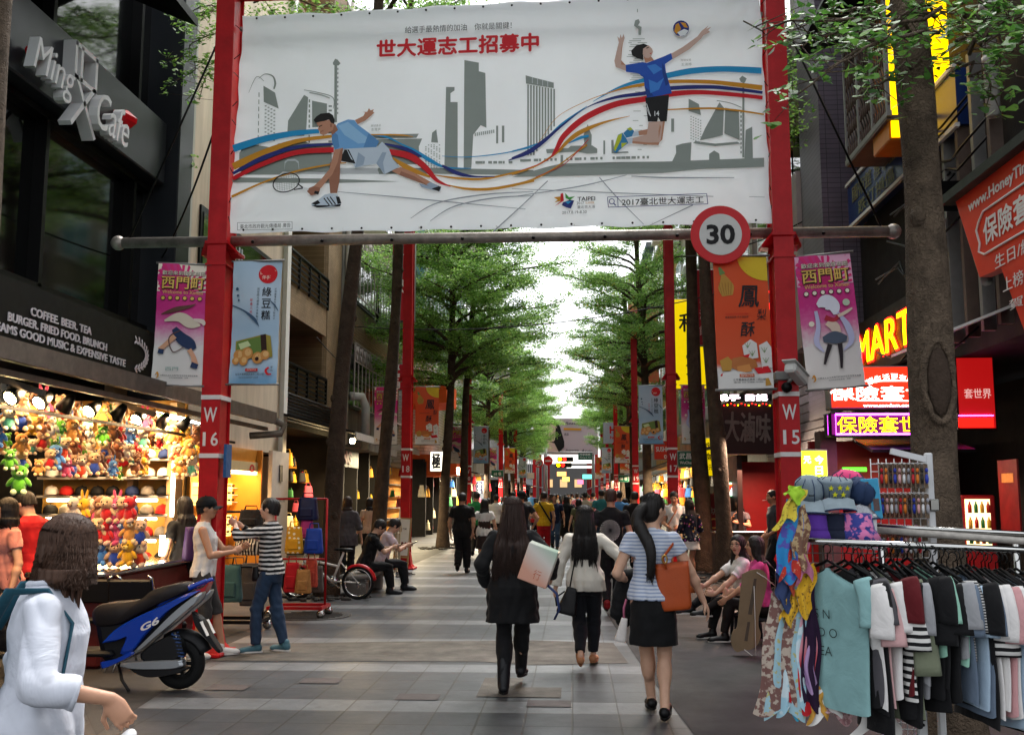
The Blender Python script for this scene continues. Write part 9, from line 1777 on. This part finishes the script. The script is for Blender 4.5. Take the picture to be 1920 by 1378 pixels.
boxsign('red_vertical_sign','tall red vertical sign with white characters behind post W 18',734,440,778,602,27,.3,M('sign_red','#b01020',.45,var=.06),(('伊',747,482,20,30,.02),('快',748,535,20,30,.02)),tm=wt);boxsign('red_box_sign','square red sign with white characters above the pink banner of post W 18',728,682,773,732,26.5,.25,M('sign_red','#b01020'),(('專',741,690,18,13,.03),('使',741,706,18,13,.03),('用',741,722,18,13,.03)),tm=wt);boxsign('calligraphy_sign','white sign with black brush character over the bright shop',806,846,834,884,38.5,.4,em('lit_cream','#fff6e0',.7),(('極',818,864,15,28,.03),),tm=ink);boxsign('white_hotel_sign','white sign with a red letter H left of post W 21',1131,792,1156,832,52,.2,M('pale_blue_board','#a9bccf',.5,var=.05),(('H',1148,806,10,14,.05),('ha',1149,820,10,6,.03)),tm=redr);boxsign('lit_dot_sign','dark sign with round white lights near the crossing on the left',893,902,906,925,52,.15,M('sign_navy','#1a1f3a',.4),(('●',899,908,5,5,0),('●',899,915,5,5,0),('●',899,922,5,5,0)))
bd4=thing('street_billboard','wide pale billboard with a dark haired woman and the word Ange over the far crossing','billboard',at(1060,850,84));bY=84;a,c=at(1000,852,bY),at(1120,784,bY);b=MB();b.box(((a.x+c.x)/2,bY+.2,(a.z+c.z)/2),(c.x-a.x,.3,c.z-a.z),gradmat('billboard_print',[(0,'#b8a4a6'),(.6,'#c2bcba'),(1,'#cfc6b4')],4.8,8.2,2,.6));pn4=b.build('panel',bd4);b=MB();kq=[0]
def bp5(pts,mat):kq[0]+=1;b.poly([at(u,v,bY+.03-.01*kq[0])for u,v in pts],mat)
bp5([(1003,852),(1003,800),(1018,786),(1040,784),(1050,800),(1058,828),(1058,838),(1048,848),(1035,845),(1020,852)],hair);bp5([(1016,800),(1030,790),(1044,800),(1046,815),(1038,828),(1026,828),(1018,815)],pale);bp5([(1012,852),(1018,838),(1030,828),(1042,832),(1054,852)],pale);bp5([(1012,852),(1014,842),(1026,846),(1036,852)],wht);bp5([(1042,800),(1052,815),(1058,838),(1048,848),(1040,832)],hair);bp5([(1057,802),(1090,803),(1090,807),(1057,806)],ora)
for s,u,v,w,h in(('Ange',1100,846,22,8),('Primavista',1073,844,24,4),('Beauty',1075,794,30,6),('新品',1062,814,8,5)):p=at(u,v,bY-.09);b.text(s,p,(1,0,0),(0,0,1),ink,w*bY/FPX,h*bY/FPX,0,.01,.2)
b.build('print',pn4);b=MB()
for u in(1008,1112):p=at(u,850,bY+.3);b.cyl((p.x,bY+.3,0),(p.x,bY+.3,p.z+2),.12,MATS['grey_steel'],10)
b.build('support_post',bd4)
tg=thing('traffic_signal_mast','grey signal mast arm with lit amber and red lamps over the far crossing','traffic light',at(1022,928,80));b=MB();p=at(1024,928,80);b.cyl((p.x,80,0),(p.x,80,5.4),.12,MATS['grey_steel'],10);q=at(1112,853,80);b.cyl((p.x,80,q.z+.2),(q.x,80,q.z+.2),.07,MATS['grey_steel'],8);b.build('mast',tg)
for u,v,cc in((1060,861,(rn,yn)),(1057,872,(yn,rn))):
 b=MB();q=at(u,v,80);b.box(q,(1.25,.2,.36),blackmt,bev=.03);hd_=b.build('signal_head',tg)
 for k in range(2):b=MB();b.ell(q+Vector((-.42+.36*k,-.1,0)),(.14,.05,.14),(yn,rn)[k]if cc[0]is rn else cc[k],10);b.build('lens',hd_)
for u,v,lb,m_ in((1028,864,'round red no entry sign on the signal mast',sgr),(1010,868,'round red ringed no left turn sign on the signal mast',sgw)):
 p=at(u,v,79.5);t=thing('round_road_sign',lb,'sign',p);b=MB();b.lathe(p,[(0,0),(.36,0),(.36,.04),(0,.04)],m_,24,rx,False);f=b.build('disc',t);b=MB()
 if m_ is sgr:b.box(p+Vector((0,-.05,0)),(.48,.02,.12),sgw)
 else:b.tube([p+Vector((.31*math.cos(q),-.05,.31*math.sin(q)))for q in np.linspace(0,6.28,21)[:-1]],.05,sgr,6,closed=True);b.tube([p+Vector((.1,-.05,-.18)),p+Vector((.1,-.05,.08)),p+Vector((-.12,-.05,.08))],.035,blackmt,6);b.cyl(p+Vector((-.22,-.06,-.22)),p+Vector((.22,-.06,.22)),.035,sgr,6)
 b.build('symbol',f)
boxsign('white_crossbeam_sign','long white sign beam over the far crossing',1024,862,1110,869,90,.2,em('lit_cream','#fff6e0',.7));boxsign('white_crossbeam_sign','second white sign beam lower and farther over the street',1062,873,1112,878,100,.2,em('lit_cream','#fff6e0',.7))
for k,(y,w)in enumerate(((92,0),(108,1),(126,2),(146,3))):
 for sd,x in((-1,-3.5),(1,2.1)):t=thing('far_red_post','%s far red post past the crossing on the %s side'%(ORD[k],'left' if sd<0 else 'right'),'post',(x,y,0),0,'far red posts past the crossing');b=MB();b.box((x,y,3.6),(.3,.3,7.2),redp);b.build('post',t);b=MB();b.box((x+sd*-.1,y-.1,2.4),(.36,.3,.06),stencil);b.build('white_band',t)
 boxsign('arcade_sign','%s coloured hanging sign in the hazy far arcade'%ORD[k],(1044,1092,1054,1082)[k],884+5*k,(1062,1110,1068,1094)[k],893+5*k,y+4,.3,em('arcade_%d'%k,('#ffb060','#60d0c0','#ffd860','#ff7090')[k],.9))
boxsign('white_notice','small white notice among the far left trees',988,886,1002,898,66,.05,whitept);boxsign('white_notice','small white notice among the far right trees',1115,886,1127,898,66,.05,whitept)
fn_=thing('fern_plant','small fern growing out of the pale pilaster beside the cafe','plant',atX(322,275,XL+.2));c=Vector(fn_.location);C_=[];b=MB();rng=random.Random(6)
for i in range(16):
 a=rng.uniform(-2.6,.6);l=rng.uniform(.25,.6);P=[Vector((.5*l*math.cos(a)*t,l*math.sin(a*.5+.8)*t*.8,l*(.9*t-1.3*t*t)))for t in np.linspace(0,1,7)];b.tube(P,.004,leafm,4)
 for p in P[1:]:
  for k in range(5):C_.append((p+Vector((rng.gauss(0,.03),rng.gauss(0,.03),rng.gauss(0,.02))))[:])
b.build('stems',fn_,local=True);V,F_=leaf_arrays(np.array(C_),np.tile([.3,-.3,.8],(len(C_),1)),.075,np.random.default_rng(2));link_mesh('fronds',np_mesh('fronds',V,F_,[leafm],smooth=False),fn_)
for i,(p0,p1,sg)in enumerate((((-6.3,27,6.2),(4.4,24,6.6),.5),((-6.3,36,7.4),(4.4,37,7.0),.7),((-6.3,14.9,5.2),(-3.7,10.6,6.5),.25),((4.4,18,6.6),(2.3,22,6.8),.2),((-6.2,24,5.4),(-6.2,37,5.2),.4))):
 a,c=Vector(p0),Vector(p1);b=MB();b.tube([a.lerp(c,t)-Vector((0,0,sg*4*t*(1-t)))for t in np.linspace(0,1,15)],.014,blackmt,5);tagp(b.build('overhead_cable',at0=p0),('thin black cable slung across the street above post W 18','thin black cable slung across the street between the forked trees','short black cable from the cafe corner to post W 16','short black cable from the tiled pier to post W 17','black cable running along the tan balcony front')[i],'cable')
